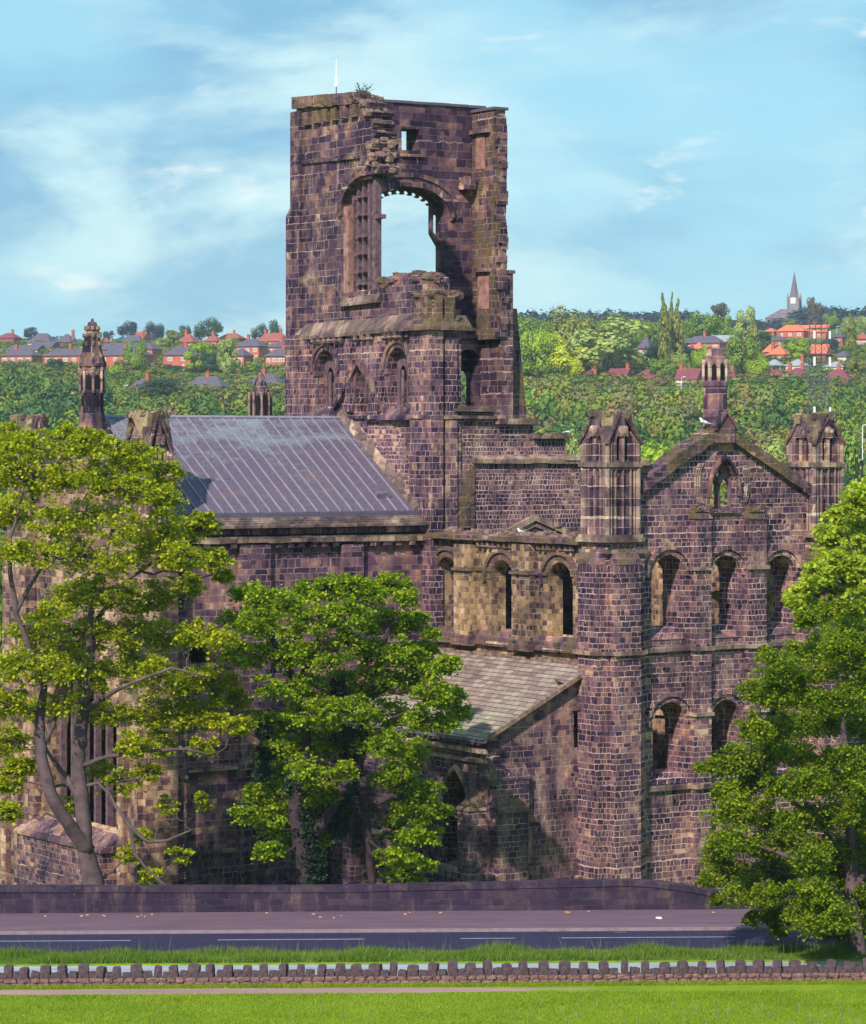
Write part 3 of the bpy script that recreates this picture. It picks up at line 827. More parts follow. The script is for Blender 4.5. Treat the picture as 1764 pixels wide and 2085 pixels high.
# south wall, seen from inside through the fallen corner
YI = 30.1
XWI = xN(962, YI)                        # inner face of the west wall stub
YWE = yE(1006, XWI)                      # where that stub is broken off
XWO = xN(1029, YWE)
sw = AM()
ztop0 = zz(207, xN(750, YI), YI); ztop1 = zz(221, xN(1000, YI), YI)
big = Nhole(YI, 752, 915, 625, 382, 'flat', 20)
sq = Nhole(YI, 818, 855, 306, 262, 'rect')
bel = Nhole(YI, 929, 979, 826, 712, 'round', 12)
bel2 = None
px_hole = [Nhole(YI, a, a + 7, b + 10, b, 'rect') for a, b in ((932, 445),) ] 
sw.prism('N', YI, 1.5, [(1.0, G0), (14.8, G0), (14.8, zz(600, 14, YI)), (XWO, zz(600, 14, YI)), (XWO, ztop1), (1.2, ztop0)], [big, sq, bel])
sw.build('south_wall', 'tower_inner_stone', tower)
zlow = zz(690, XWI, YWE); z552 = zz(556, 14, YWE); XL = 13.5; YLW = yE(1012, XL)
swd = AM()
hole_hood(swd, 'N', YI, big, 'flat', .16, .05, .30, leg=.3)
hole_hood(swd, 'N', YI, big, 'flat', .08, .5, .22, leg=.6)
hole_hood(swd, 'N', YI, bel, 'round', .06, .05, .6)
ledge(swd, 'N', YI, xN(927, YI), xN(1012, YI), zz(690, xN(960, YI), YI), zz(690, xN(1010, YI), YI), .3, .22)
ledge(swd, 'N', YI, xN(960, YI) - .2, xN(1010, YI), zz(642, xN(980, YI), YI), zz(642, xN(1000, YI), YI), .45, .3)
swd.rock((xN(945, YI), YI - .3, zz(374, xN(945, YI), YI)), (.9, .9, .8), .12)
ledge(swd, 'N', YI, xN(815, YI), xN(858, YI), zz(314, 5, YI), zz(316, 7, YI), .14, .12)
swd.build('string_course', 'plain_stone', tower)
# cusped fringe hanging inside the great arch
cu = AM()
bigc = Nhole(YI + 1.1, 748, 893, 625, 388, 'flat', 20); us = [p[0] for p in bigc]; b0, b1 = min(us), max(us); zt_ = max(p[1] for p in bigc); w_ = b1 - b0; hs = w_ * .28; cz = zt_ - hs; cxm = (b0 + b1) / 2
NC = 13
for i in range(NC):
    a0 = math.pi * (i + .0) / NC; a1 = math.pi * (i + 1) / NC; am = (a0 + a1) / 2
    def pt(a, k): return (cxm + w_ / 2 * k * math.cos(a), cz + hs * k * math.sin(a) - (1 - k) * .2)
    cu.prism('N', YI + 1.1, .3, [pt(a0, 1.04), pt(am, 1.05), pt(a1, 1.04), pt(a1 - .10, .955), pt(am + .06, .87), pt(am - .06, .87), pt(a0 + .10, .955)])
jx = b1; jz = cz
cu.box(jx - .55, jx - .38, YI + 1.1, YI + 1.4, jz - 1.0, jz + 1.1)
cu.box(jx - .55, jx + .02, YI + 1.1, YI + 1.4, jz + .2, jz + .42)
cu.hexa([(jx - .55, YI + 1.1, jz - 1.1), (jx + .02, YI + 1.1, jz - 1.9), (jx + .02, YI + 1.4, jz - 1.9), (jx - .55, YI + 1.4, jz - 1.1),
         (jx - .55, YI + 1.1, jz - .8), (jx + .02, YI + 1.1, jz - 1.4), (jx + .02, YI + 1.4, jz - 1.4), (jx - .55, YI + 1.4, jz - .8)])
cu.build('window_tracery', 'shaft_stone', tower)
# slit filling the square opening's outer face, belfry opening's outer screen
rs = AM()
rs.box(min(p[0] for p in sq) - .3, max(p[0] for p in sq) - .78, YI + 1.2, YI + 1.45, min(p[1] for p in sq) - .1, max(p[1] for p in sq) + .1) if False else None
u0, u1 = min(p[0] for p in bel), max(p[0] for p in bel); zb_, zt_ = min(p[1] for p in bel), max(p[1] for p in bel)
rs.prism('N', YI + 1.25, .2, [(u0 - .1, zb_ - .1), (u1 + .1, zb_ - .1), (u1 + .1, zt_ + .2), (u0 - .1, zt_ + .2)],
         [arch(u0 + .02, u0 + .85, zb_, zt_ - 1.2, 'point'), arch(u0 + 1.05, u1 - .1, zb_, zt_ - 1.2, 'point')])
rs.build('belfry_window', 'tower_inner_stone', tower)
# parapet capping
kp = AM()
ledge(kp, 'N', YI, 1.3, XWO + .1, ztop0 - .02, ztop1 - .02, .12, .16, .0, back=1.6)
kp.build('coping', 'slate_roof', tower)
# stub of the west wall: toothed north end
ws = AM()
zt2 = zz(222, XWI, YWE)
ws.prism('E', XWI, XWO - XWI, [(YI + .1, zlow), (YWE, zlow), (YWE, zt2), (YI + .1, zt2)])
wq = AM(); wq.prism('E', XL, 1.3, [(YI + .1, G0), (YLW, G0), (YLW, zlow), (YI + .1, zlow)]); wq.build('west_wall', 'tower_inner_stone', tower)
ws.build('west_wall', 'tower_moss_stone', tower)
wk = AM(); wk.box(XWI - .12, XWO + .15, YWE - .15, YI + 1.6, zt2 - .02, zt2 + .15); wk.build('coping', 'slate_roof', tower)
tq = AM()
z_ = zz(850, XWI, YWE)
while z_ < zt2 - .5:
    h_ = random.uniform(.32, .48)
    if z_ < zlow: z_ += h_; continue
    if True:
        ext = random.uniform(.03, .24); ww = random.uniform(.3, XWO - XWI)
        tq.box(XWO - ww, XWO + random.uniform(.0, .12), YWE - ext, YWE + .1, z_, z_ + h_)
    if random.random() < .0: tq.box(XWI - random.uniform(.02, .12), XWI + .2, YWE - random.uniform(0, .2), YWE + random.uniform(.4, 1.2), z_, z_ + h_ * .93)
    z_ += h_
tq.build('toothing', 'tower_stone', tower)
pp = AM()
for a, b, c, d in ((970, 984, 344, 276), (974, 992, 629, 556)):
    npanel = [(yE(b + 4, XWI), zz(c, XWI, yE(b, XWI))), (yE(a, XWI), zz(c, XWI, yE(a, XWI))), (yE(a, XWI), zz(d, XWI, yE(a, XWI))), (yE(b + 4, XWI), zz(d, XWI, yE(b, XWI)))]
    pp.prism('E', XWI - .03, .1, npanel)
pp.build('blocked_niche', 'pink_stone', tower)
pl = AM()
for a, b, c in ((962, 1000, 268), (972, 1000, 552)):
    pl.box(XWI - .3, XWI + .1, yE(b, XWI), yE(a, XWI) - .05, zz(c, XWI, YWE) , zz(c, XWI, YWE) + .22)
pl.build('niche_lintel', 'plain_stone', tower)
# lower extension and battered repair buttress on the NW side
bb = AM()
xe = xN(1046, YWE)
bb.box(XWO - .3, xe, YWE + .05, YWE + 2.2, 8, zz(552, xe, YWE))
bb.box(XWO - .3, xe + .12, YWE - .03, YWE + 2.4, zz(557, xe, YWE), zz(551, xe, YWE) + .03)
x0, x1 = XL + .05, xN(1053, YLW - .1); x0b, x1b = XL + .02, xN(1074, YLW - .5)
zt3, zb3 = zz(627, x1, YWE), zz(858, x1b, YWE)
bb.build('buttress', 'tower_stone', tower)
b2 = AM()
b2.hexa([(x0b, YLW - .5, zb3), (x1b, YLW - .5, zb3), (x1b, YLW + 1.2, zb3), (x0b, YLW + 1.2, zb3), (x0, YLW - .1, zt3), (x1, YLW - .1, zt3), (x1, YLW + 1.2, zt3), (x0, YLW + 1.2, zt3)])
b2.box(x0b, x1b, YLW - .5, YLW + 1.2, G0, zb3)
b2.build('battered_buttress', 'tower_moss_stone', tower)
# north wall of the tower, stepping down where it fell
nw = AM()
steps = [(927, 834), (1006, 832), (1006, 859), (1086, 858), (1086, 888), (1151, 888), (1151, 931), (1300, 936)]
pts = [(XT, G0), (xN(1330, YN), G0), (xN(1330, YN), zz(945, xN(1300, YN), YN))]
pts += [(xN(a, YN), zz(b, xN(a, YN), YN)) for a, b in reversed(steps)]
pts += [(xN(927, YN), zz(600, xN(927, YN), YN)), (XT, zz(600, XT, YN))]
nw.prism('N', YN, 1.5, pts, [arch(1.3, 12.4, G0 + .5, 17.0, 'round', 16)])
nw.build('north_wall', 'rubble_stone', tower)
nc = AM()
for (a, b), (c, d) in (((924, 830), (1009, 829)), ((1009, 856), (1088, 856)), ((1086, 885), (1154, 886)), ((1150, 929), (1186, 930)), ((1296, 940), (1314, 943))):
    x0_, x1_ = xN(a, YN) - .1, xN(c, YN) + .15; z_ = zz(b, (x0_ + x1_) / 2, YN)
    nc.box(x0_, x1_, YN - .35, YN + 1.8, z_ - .22, z_ - .05); nc.box(x0_ + .1, x1_ - .1, YN - .2, YN + 1.7, z_ - .05, z_ + .10)
nc.build('coping', 'ledge_stone', tower)
nb = AM()
# NE corner pilasters on the north side, mossy stumps above, big string
npil(nb, YN, 884, 894, 0, 672, .30, zb=G0); npil(nb, YN, 903, 927, 0, 672, .22, zb=G0)
nb.box(XT - .3, XT + .5, YN - .35, YN + .5, G0, zz(672, XT, YN))
nb.build('pilaster', 'tower_low_stone', tower)
nm = AM()
for a, b, t_, pr in ((848, 862, 600, 0.15), (868, 880, 598, .3)):
    epil(nm, XT, a, b, 664, t_, pr)
for a, b, t_, pr in ((884, 896, 600, .3), (902, 917, 606, .35)):
    npil(nm, YN, a, b, 664, t_, pr)
for i in range(14):
    nm.rock((XT + random.uniform(0, 2.0), YN + random.uniform(0, 1.3), zz(598, XT, YN) + random.uniform(-.05, .1)), (.8, .8, .4), .16)
nm.hexa([(XT - .5, YN - .5, zz(666, XT, YN)), (XT + 2.4, YN - .5, zz(666, XT, YN)), (XT + 2.4, YN + 2.5, zz(666, XT, YN)), (XT - .5, YN + 2.5, zz(666, XT, YN)),
         (XT - .1, YN - .1, zz(640, XT, YN)), (XT + 2.2, YN - .1, zz(640, XT, YN)), (XT + 2.2, YN + 2.5, zz(640, XT, YN)), (XT - .1, YN + 2.5, zz(640, XT, YN))])
nm.box(XT - .6, XT + 2.6, YN - .6, YN + 2.6, zz(672, XT, YN), zz(666, XT, YN))
nm.build('corner_stump', 'mossy_stone', tower)
ns = AM()
ledge(ns, 'N', YN, XT - .3, xN(1005, YN), zz(853, XT, YN), zz(853, XT + 2, YN), .3, .16)
# long string under the stepped wall, mossy strip above, diagonal crease, gabled hood
z_ = zz(943, 6, YN)
ledge(ns, 'N', YN, xN(962, YN), xN(1190, YN), zz(944, xN(962, YN), YN), zz(943, xN(1190, YN), YN), .22, .26, .18)
def slant(mb, y, a, b, pr, th):
    (x0_, z0_), (x1_, z1_) = a, b
    d = Vector((x1_ - x0_, z1_ - z0_)).normalized(); n_ = Vector((-d.y, d.x)) * th
    if n_.y < 0: n_ = -n_
    mb.prism('N', y - pr, pr + .03, [a, b, (b[0] + n_.x, b[1] + n_.y), (a[0] + n_.x, a[1] + n_.y)])
def npt(px, py, y=YN): x = xN(px, y); return (x, zz(py, x, y))
slant(ns, YN, npt(918, 1062), npt(968, 1021), .12, .16)
slant(ns, YN, npt(1036, 1088), npt(1086, 1060), .25, .34); slant(ns, YN, npt(1086, 1060), npt(1148, 1088), .25, .34)
slant(ns, YN, npt(1052, 1090), npt(1087, 1072), .12, .25); slant(ns, YN, npt(1087, 1072), npt(1132, 1090), .12, .25)
ns.build('string_course', 'ledge_stone', tower)
ms = AM()
a, b = npt(927, 935), npt(965, 938)
ms.prism('N', YN - .1, .12, [npt(927, 1075), npt(965, 1075), npt(965, 945), npt(927, 985)])
ms.build('mossy_patch', 'mossy_stone', tower)
dk = AM(); dk.prism('N', YN - .02, .04, [npt(1062, 1092), npt(1120, 1092), npt(1100, 1078), npt(1087, 1073), npt(1074, 1080)]); dk.build('blocked_arch', 'tower_inner_stone', tower)
# rubble core laid bare between roof and tower
rc = AM()
rc.prism('E', XT - .10, .12, [(yE(742, XT), zz(1000, XT, yE(742, XT))), (yE(835, XT), zz(1040, XT, yE(835, XT))), (yE(838, XT), zz(990, XT, yE(838, XT))), (yE(828, XT), zz(900, XT, yE(828, XT))), (yE(800, XT), zz(862, XT, yE(800, XT))), (yE(752, XT), zz(868, XT, yE(752, XT)))])
rc.build('exposed_core', 'rubble_stone', tower)
# hidden west wall keeps the tower closed lower down
wl = AM(); wl.prism('E', 15.0, 1.1, [(YN + 1.5, G0), (YWE, G0), (YWE, 20), (YN + 1.5, 20)]); wl.build('west_wall', 'tower_inner_stone', tower)
# aerial on the tower and a bush growing from it are things of their own (below)

# --- CHANCEL ------------------------------------------------
YC = 17.0; XE = -17.3; YCS = 31.9
zpar = zz(1098, -5, YC)
ch = AM()
rw = []
rw.append(Nhole(YC, 385, 430, 1352, 1310, 'round'))
rw.append(Nhole(YC, 560, 605, 1352, 1308, 'round')); rw.append(Nhole(YC, 720, 765, 1350, 1306, 'round'))
ch.prism('N', YC, 1.4, [(XE + .5, G0), (XT + .1, G0), (XT + .1, zpar), (XE + .5, zpar)], rw)
chancel = ch.build('chancel', 'chancel_stone', abbey)
iv = AM(); iv.box(XE + 1.6, XT - .1, YC + 1.8, YC + 2.2, 0, zpar); iv.build('dark_screen', 'painted_dark', chancel)  # dark board added to paint the unlit interior behind the windows
cpil = AM()
npil(cpil, YC, 484, 546, 0, 1108, .30, zb=zz(1566, xN(500, YC), YC)); npil(cpil, YC, 692, 735, 0, 1108, .30, zb=zz(1566, xN(700, YC), YC))
npil(cpil, YC, 298, 370, 0, 1310, .55, zb=G0); npil(cpil, YC, 484, 492, 1735, 1566, .22); npil(cpil, YC, 484, 490, 1800, 1735, .3, zb=G0)
npil(cpil, YC, 590, 660, 0, 1566, .35, zb=G0)
cpil.build('pilaster', 'chancel_stone', chancel)
csc = AM()
def nled(mb, y, p0, y0, p1, y1, pr, h=.16, sl=.06):
    ledge(mb, 'N', y, xN(p0, y), xN(p1, y), zz(y0, xN(p0, y), y), zz(y1, xN(p1, y), y), pr, h, sl)
nled(csc, YC, 360, 1108, 880, 1099, .42, .34, .05)
nled(csc, YC, 366, 1573, 880, 1545, .2); nled(csc, YC, 366, 1744, 880, 1700, .22)
nled(csc, YC, 298, 1590, 370, 1584, .7); nled(csc, YC, 298, 1750, 370, 1744, .72)
for h in rw: hole_hood(csc, 'N', YC, h, 'round', .12, .18, .16)
csc.build('string_course', 'ledge_stone', chancel)
cc = AM()
for a, b in ((372, 484), (550, 690), (740, 872)): corbels(cc, 'N', YC, xN(a, YC), xN(b, YC), zpar - .02, .72, .34, .36, .38)
cc.build('corbel_table', 'plain_stone', chancel)
# parapet course and stone-slate apron under the lead
pa = AM(); x0_, x1_ = XE + .5, XT + .3
pa.box(x0_, XT + .05, YC - .38, YC + .5, zpar + .36, zpar + .78); pa.build('parapet', 'chancel_stone', chancel)
ap = AM()
zpe = zz(1052, -5, YC + .5)
for k in range(4):
    f0, f1 = k / 4, (k + 1) / 4
    ya, yb = YC - .75 + f0 * 1.1, YC - .75 + f1 * 1.1 + .1; za, zb = zpar + .72 + f0 * (zpe - zpar - .75), zpar + .72 + f1 * (zpe - zpar - .75)
    ap.hexa([(x0_, ya, za), (x1_ + .5 - k * .2, ya, za), (x1_ + .5 - k * .2, yb + .4, za), (x0_, yb + .4, za), (x0_, ya, za + .14), (x1_ + .5 - k * .2, ya, za + .14), (x1_ + .3 - k * .2, yb, zb + .1), (x0_, yb, zb + .1)])
ap.build('slate_apron', 'ledge_stone', chancel)
# lead roof
YR = 25.2; zr = zz(852, -2, YR); ze = zz(1046, -2, YC + .35); YE0 = YC + .35; YE1 = 2 * YR - YE0
XRE = -16.4
rf = AM()
th_ = .16
rf.hexa([(XRE, YE0, ze - .1), (XT, YE0, ze - .1), (XT, YR, zr - .15), (XRE, YR, zr - .15), (XRE, YE0, ze + th_), (XT, YE0, ze + th_), (XT, YR, zr), (XRE, YR, zr)])
rf.hexa([(XRE, YR, zr - .15), (XT, YR, zr - .15), (XT, YE1, ze - .1), (XRE, YE1, ze - .1), (XRE, YR, zr), (XT, YR, zr), (XT, YE1, ze + th_), (XRE, YE1, ze + th_)])
roof = rf.build('roof', 'lead_roof', chancel)
sm = AM()
nse = 22
for i in range(nse + 1):
    x_ = XRE + .15 + (XT - XRE - .4) * i / nse + random.uniform(-.03, .03)
    L_ = math.hypot(YR - YE0, zr - ze); ny, nz = -(zr - ze) / L_, (YR - YE0) / L_
    for (ya, za, yb, zb, sgn) in ((YE0 - .03, ze + th_, YR, zr, 1), (YE1, ze + th_, YR, zr, -1)):
        w_ = .028; hh = .08
        sm.hexa([(x_ - w_, ya, za - .02), (x_ + w_, ya, za - .02), (x_ + w_, yb, zb - .02), (x_ - w_, yb, zb - .02), (x_ - w_, ya, za + hh), (x_ + w_, ya, za + hh), (x_ + w_, yb, zb + hh), (x_ - w_, yb, zb + hh)])
sm.tube([(XRE, YR, zr + .03), (XT, YR, zr + .03)], .11, 8)
sm.build('seams', 'lead_seam', roof)
eg = AM(); eg.box(XRE, XT, YE0 - .12, YE0 + .1, ze - .22, ze + .10); eg.build('gutter', 'steel_grey', roof)
ht = AM(); xh = xN(768, YE0 + 1.0); yh0, yh1 = YE0 + 1.0, YE0 + 2.2
def zroof(y): return ze + th_ + (zr - ze - th_) * (y - YE0) / (YR - YE0)
ht.hexa([(xh, yh0, zroof(yh0)), (xh + .9, yh0, zroof(yh0)), (xh + .9, yh1, zroof(yh1)), (xh, yh1, zroof(yh1)), (xh, yh0, zroof(yh0) + .3), (xh + .9, yh0, zroof(yh0) + .3), (xh + .9, yh1, zroof(yh1) + .06), (xh, yh1, zroof(yh1) + .06)])
ht.build('roof_hatch', 'lead_roof', roof)
# weathered stone verge where the roof meets the tower
vg = AM()
for i in range(14):
    f0, f1 = i / 14, (i + 1) / 14; ya = YE0 + (YR + .3 - YE0) * f0; yb = YE0 + (YR + .3 - YE0) * f1
    za, zb = zroof(ya) + .02, zroof(yb) + .02
    vg.hexa([(XT - .55, ya, za), (XT + .05, ya, za), (XT + .05, yb, zb), (XT - .55, yb, zb), (XT - .5, ya, za + .14), (XT + .05, ya, za + .5), (XT + .05, yb, zb + .5), (XT - .5, yb, zb + .14)])
vg.build('flashing', 'ledge_stone', roof)
# east front of the chancel
ef = AM()
ewin = arch(19.6, 29.2, zz(1735, XE, 24), zz(1290, XE, 24), 'point', 14)
apz = zz(872, XE, 24.4)
zsh = zz(1085, XE, 20)
ef.prism('E', XE, 1.3, [(YC - .2, G0), (YCS + .6, G0), (YCS + .6, zsh), (24.4, apz), (YC - .2, zsh)], [ewin])
east = ef.build('east_front', 'chancel_east_stone', chancel)
em = AM()
for i in range(1, 7):
    u = 19.6 + 9.6 * i / 7
    hh = max(p[1] for p in ewin) - abs(u - 24.4) * .9 - .5
    em.box(XE + .4, XE + .75, u - .11, u + .11, min(p[1] for p in ewin) - .1, hh)
em.build('mullion', 'shaft_stone', east)
eb = AM()
for u in (17.2, 18.3, 30.2, 31.6): eb.tube([(XE - .12, u, G0), (XE - .12, u, zsh - 1)], .26, 8)
for u in (19.0, 29.8): eb.box(XE - .5, XE + .1, u - .45, u + .45, G0, 9)
ledge(eb, 'E', XE, YC - .2, YCS + .6, zz(1697, XE, 20), zz(1697, XE, 20), .25, .2)
ledge(eb, 'E', XE, YC - .2, YCS + .6, zz(1372, XE, 20) , zz(1372, XE, 20), .2, .2)
eb.build('buttress', 'chancel_east_stone', east)
an = AM(); xa = XE - 1.5
an.hexa([(xa, 19.4, G0), (xa, 29.4, G0), (XE + .02, 29.4, G0), (XE + .02, 19.4, G0), (xa, 19.4, zz(1735, xa, 20)), (xa, 29.4, zz(1735, xa, 20)), (XE + .02, 29.4, zz(1735, xa, 20)), (XE + .02, 19.4, zz(1735, xa, 20))])
an.build('plinth_block', 'lower_stone', east)
an2 = AM(); zp_ = zz(1735, xa, 20)
an2.hexa([(xa - .12, 19.2, zp_), (xa - .12, 29.6, zp_), (XE + .02, 29.6, zp_), (XE + .02, 19.2, zp_), (xa - .12, 19.2, zp_ + .15), (xa - .12, 29.6, zp_ + .15), (XE + .02, 29.6, zp_ + 1.0), (XE + .02, 19.2, zp_ + 1.0)])
an2.build('sill', 'plain_stone', east)
# sloping gable copings of the east front
gco = AM()
for sgn in (-1, 1):
    u0 = YC - .3 if sgn < 0 else YCS + .7
    L_ = 10
    for i in range(L_):
        a = u0 + (24.4 - u0) * i / L_; b = u0 + (24.4 - u0) * (i + 1) / L_; za = zsh + (apz - zsh) * i / L_; zb = zsh + (apz - zsh) * (i + 1) / L_
        gco.hexa([(XE - .25, a, za - .1), (XE - .25, b, zb - .1), (XE + 1.5, b, zb - .1), (XE + 1.5, a, za - .1), (XE - .25, a, za + .25), (XE - .25, b, zb + .25), (XE + 1.5, b, zb + .25), (XE + 1.5, a, za + .25)])
gco.build('coping', 'plain_stone', east)
bp = AM(); xb0, yb0 = xN(333, 32.5), 32.5
bp.box(xb0 - .35, xb0 + .35, yb0 - .35, yb0 + .35, zpar - 3, zz(846, xb0, yb0))
for k in range(9): bp.rock((xb0 + random.uniform(-.5, .6), yb0 + random.uniform(-.3, .3), zz(846, xb0, yb0) + random.uniform(-.3, .45)), (.5, .5, .4), .2)
bp.build('broken_pinnacle', 'pale_rubble', chancel)
# chancel south wall keeps the roof carried
cs = AM(); cs.prism('N', 2 * YR - YC - 1.4, 1.4, [(XE + .5, G0), (XT, G0), (XT, zpar), (XE + .5, zpar)]); cs.build('south_wall', 'chancel_stone', chancel)

# --- turrets ------------------------------------------------
def turret(x0, y0, wx, wy, zb, zm, ze_, zt, parent, mat='shaft_mason', tops=1.0, body='turret_stone'):
    """square angle turret: NE corner (x0,y0), two tiers of lancets, open two-light stage, gableted broken cap"""
    x1, y1 = x0 + wx, y0 + wy
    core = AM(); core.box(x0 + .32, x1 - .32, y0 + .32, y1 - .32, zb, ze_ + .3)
    t_ = core.build('turret', 'painted_dark', parent)  # core painted dark: shade behind the lancets put into its colour
    pl_ = AM()
    th = .28
    def face(plane, at, u0, u1, side):
        w = u1 - u0; tiers = []
        H = zm - zb
        for k in range(2):
            a = zb + H * (.30 + .36 * k); hgt = H * .20
            for c in (.36, .62):
                tiers.append(arch(u0 + w * (c - .055), u0 + w * (c + .055), a, a + hgt, 'point'))
        pl_.prism(plane, at if side < 0 else at - th, th, [(u0, zb), (u1, zb), (u1, zm), (u0, zm)], tiers)
        H2 = ze_ - zm
        ops = [arch(u0 + w * (c - .105), u0 + w * (c + .105), zm + H2 * .22, ze_ + H2 * .30, 'point') for c in (.34, .66)]
        pl_.prism(plane, at if side < 0 else at - th, th, [(u0, zm), (u1, zm), (u1, ze_), ((u0 + u1) / 2, ze_ + (zt - ze_) * .90), (u0, ze_)], ops)
    face('E', x0, y0 + .02, y1 - .02, -1); face('E', x1, y0 + .02, y1 - .02, 1)
    face('N', y0 + .02, x0 + .30, x1 - .30, -1); face('N', y1 - .02, x0 + .30, x1 - .30, 1)
    pl_.build('arcading', body, t_)
    sh = AM()
    zc = (x0 + x1) / 2, (y0 + y1) / 2
    for (cx, cy) in ((x0, y0), (x1, y0), (x0, y1), (x1, y1)): sh.tube([(cx, cy, zb), (cx, cy, ze_ - .1)], .15, 8)
    for d in (.25, .5, .75):
        r = .075
        sh.tube([(x0 - .03, y0 + wy * d, zb), (x0 - .03, y0 + wy * d, zm)], r, 6); sh.tube([(x0 + wx * d, y0 - .03, zb), (x0 + wx * d, y0 - .03, zm)], r, 6)
    for d in (.12, .88):
        r = .06
        sh.tube([(x0 - .03, y0 + wy * d, zb), (x0 - .03, y0 + wy * d, ze_)], r, 6); sh.tube([(x0 + wx * d, y0 - .03, zb), (x0 + wx * d, y0 - .03, ze_)], r, 6)
    sh.build('corner_shaft', 'shaft_mason', t_)
    sc = AM()
    sc.box(x0 - .2, x1 + .2, y0 - .2, y1 + .2, zm - .08, zm + .10); sc.box(x0 - .14, x1 + .14, y0 - .14, y1 + .14, zm + .10, zm + .18)
    sc.box(x0 - .28, x1 + .28, y0 - .28, y1 + .28, zb - .22, zb + .02); sc.box(x0 - .2, x1 + .2, y0 - .2, y1 + .2, zb + .02, zb + .16)
    sc.build('string_course', 'ledge_stone', t_)
    # cap: four gablets leaning in, broken spire between
    cp_ = AM()
    e = .15; cxm, cym = zc; zg = ze_ + (zt - ze_) * .94
    C4 = [(x0 - e, y0 - e), (x1 + e, y0 - e), (x1 + e, y1 + e), (x0 - e, y1 + e)]
    A4 = [(cxm, y0 + wy * .04), (x1 - wx * .04, cym), (cxm, y1 - wy * .04), (x0 + wx * .04, cym)]
    tp = []
    for k in range(12):
        a = 2 * math.pi * k / 12 - math.pi * .75; r = .50 * (wx + wy) / 2 * random.uniform(.9, 1.08)
        tp.append((cxm + r * math.cos(a), cym + r * math.sin(a), zt + random.uniform(-.22, .10)))
    vs = [(c[0], c[1], ze_ - .05) for c in C4] + [(a[0], a[1], zg) for a in A4] + tp + [(cxm, cym, zt - .1)]
    fs = []
    # C0(NE) lies between A3 (E) and A0 (N)
    order = [(0, 3, 0), (1, 0, 1), (2, 1, 2), (3, 2, 3)]
    # ring position of the apex directions: N = -90deg, W = 0, S = 90, E = 180
    def ring(angle): return int(round(((angle + math.pi * .75) % (2 * math.pi)) / (2 * math.pi) * 12)) % 12
    dirs = [-math.pi / 2, 0, math.pi / 2, math.pi]
    for c, a, b in order:
        ra, rb = ring(dirs[a]), ring(dirs[b])
        seq = []; k = ra
        while True:
            seq.append(k)
            if k == rb: break
            k = (k + 1) % 12
        prev = 4 + a
        for s0, s1 in zip(seq[:-1], seq[1:]): fs.append((c, 8 + s0, 8 + s1))
        fs.append((c, 4 + a, 8 + seq[0])); fs.append((c, 8 + seq[-1], 4 + b))
    for k in range(12): fs.append((8 + k, 8 + (k + 1) % 12, 20))
    cp_.add(vs, fs)
    for k in range(12):
        p = tp[k]
        if k % 2 == 0: cp_.rock((p[0], p[1], p[2] - .10), (random.uniform(.25, .4), random.uniform(.25, .4), random.uniform(.3, .5)), .2)
    cp_.build('cap', 'cap_stone', t_)
    gb = AM()
    for c, a, b in order:
        for q in (a, b):
            p0 = Vector((C4[c][0], C4[c][1], ze_ - .12)); p1 = Vector((A4[q][0], A4[q][1], zg + .05))
            # keep each coping bar on its own gable face
            if q in (0, 2): p1.y = y0 - .02 if q == 0 else y1 + .02; p1.y += (.1 if q == 0 else -.1)
            else: p1.x = x0 + .1 if q == 3 else x1 - .1
            gb.tube([p0, p0.lerp(p1, .5) + Vector((0, 0, .03)), p1], [.10, .09, .08], 5)
    gb.build('gablet', 'plain_stone', t_)
    # tracery ball between the two lights
    tc = AM()
    zq = ze_ + (zt - ze_) * .18
    for (px_, py_) in ((x0 - .04, cym), (cxm, y0 - .04)):
        tc.rock((px_, py_, zq + .25), (.42, .42, .55), .15); tc.tube([(px_, py_, zm + .2), (px_, py_, zq + .1)], .10, 6)
    tc.build('tracery', 'shaft_mason', t_)
    return t_
masonry('turret_stone', .52, 3.0, STONE_MID, mortar=(.72, .56, .50), msize=.030, mortar_vis=1.0, patch=.5, soot=.75)
masonry('shaft_mason', .52, 3.0, [(0, (.05, .03, .05)), (.4, (.16, .10, .12)), (.7, (.36, .24, .22)), (1, (.62, .48, .42))], mortar=(.75, .58, .5), msize=.030, mortar_vis=1.0, patch=.6, soot=.6)
WT = xN(1299, 0.0); DT = yE(1188, 0.0)
turret(0, 0, WT, DT, zz(1096, 0, 0), zz(948, 0, 0), zz(900, 0, 0), zz(833, 0, 0), None if False else abbey)
XNW = xN(1658, 0.0)
turret(XNW, 0, WT, DT, zz(1086, XNW, 0), zz(948, XNW, 0), zz(902, XNW, 0), zz(843, XNW, 0), abbey)
# chancel turrets: NE one at px 250..347, SE one behind the big tree
YA = YC - .6; XA = xN(303, YA)
wA = xN(347, YA) - XA; dA = yE(258, XA) - YA
turret(XA, YA, wA, dA, zz(1100, XA, YA), zz(976, XA, YA), zz(920, XA, YA), zz(838, XA, YA), abbey, body='chancel_east_stone')
YB = YCS - 1.4; 
turret(XA, YB, wA, dA, zz(1090, XA, YB), zz(985, XA, YB), zz(915, XA, YB), zz(843, XA, YB), abbey, body='chancel_east_stone')
tbase = AM()
for yy in (YA, YB):
    tbase.box(XA - .3, XA + wA + .3, yy - .3, yy + dA + .3, G0, zz(1100, XA, YA) - .2)
    for k in (.2, .8): tbase.box(XA - .65, XA - .2, yy + dA * k - .4, yy + dA * k + .4, G0, zz(1480, XA, YA))
tbase.build('turret_base', 'chancel_east_stone', abbey)
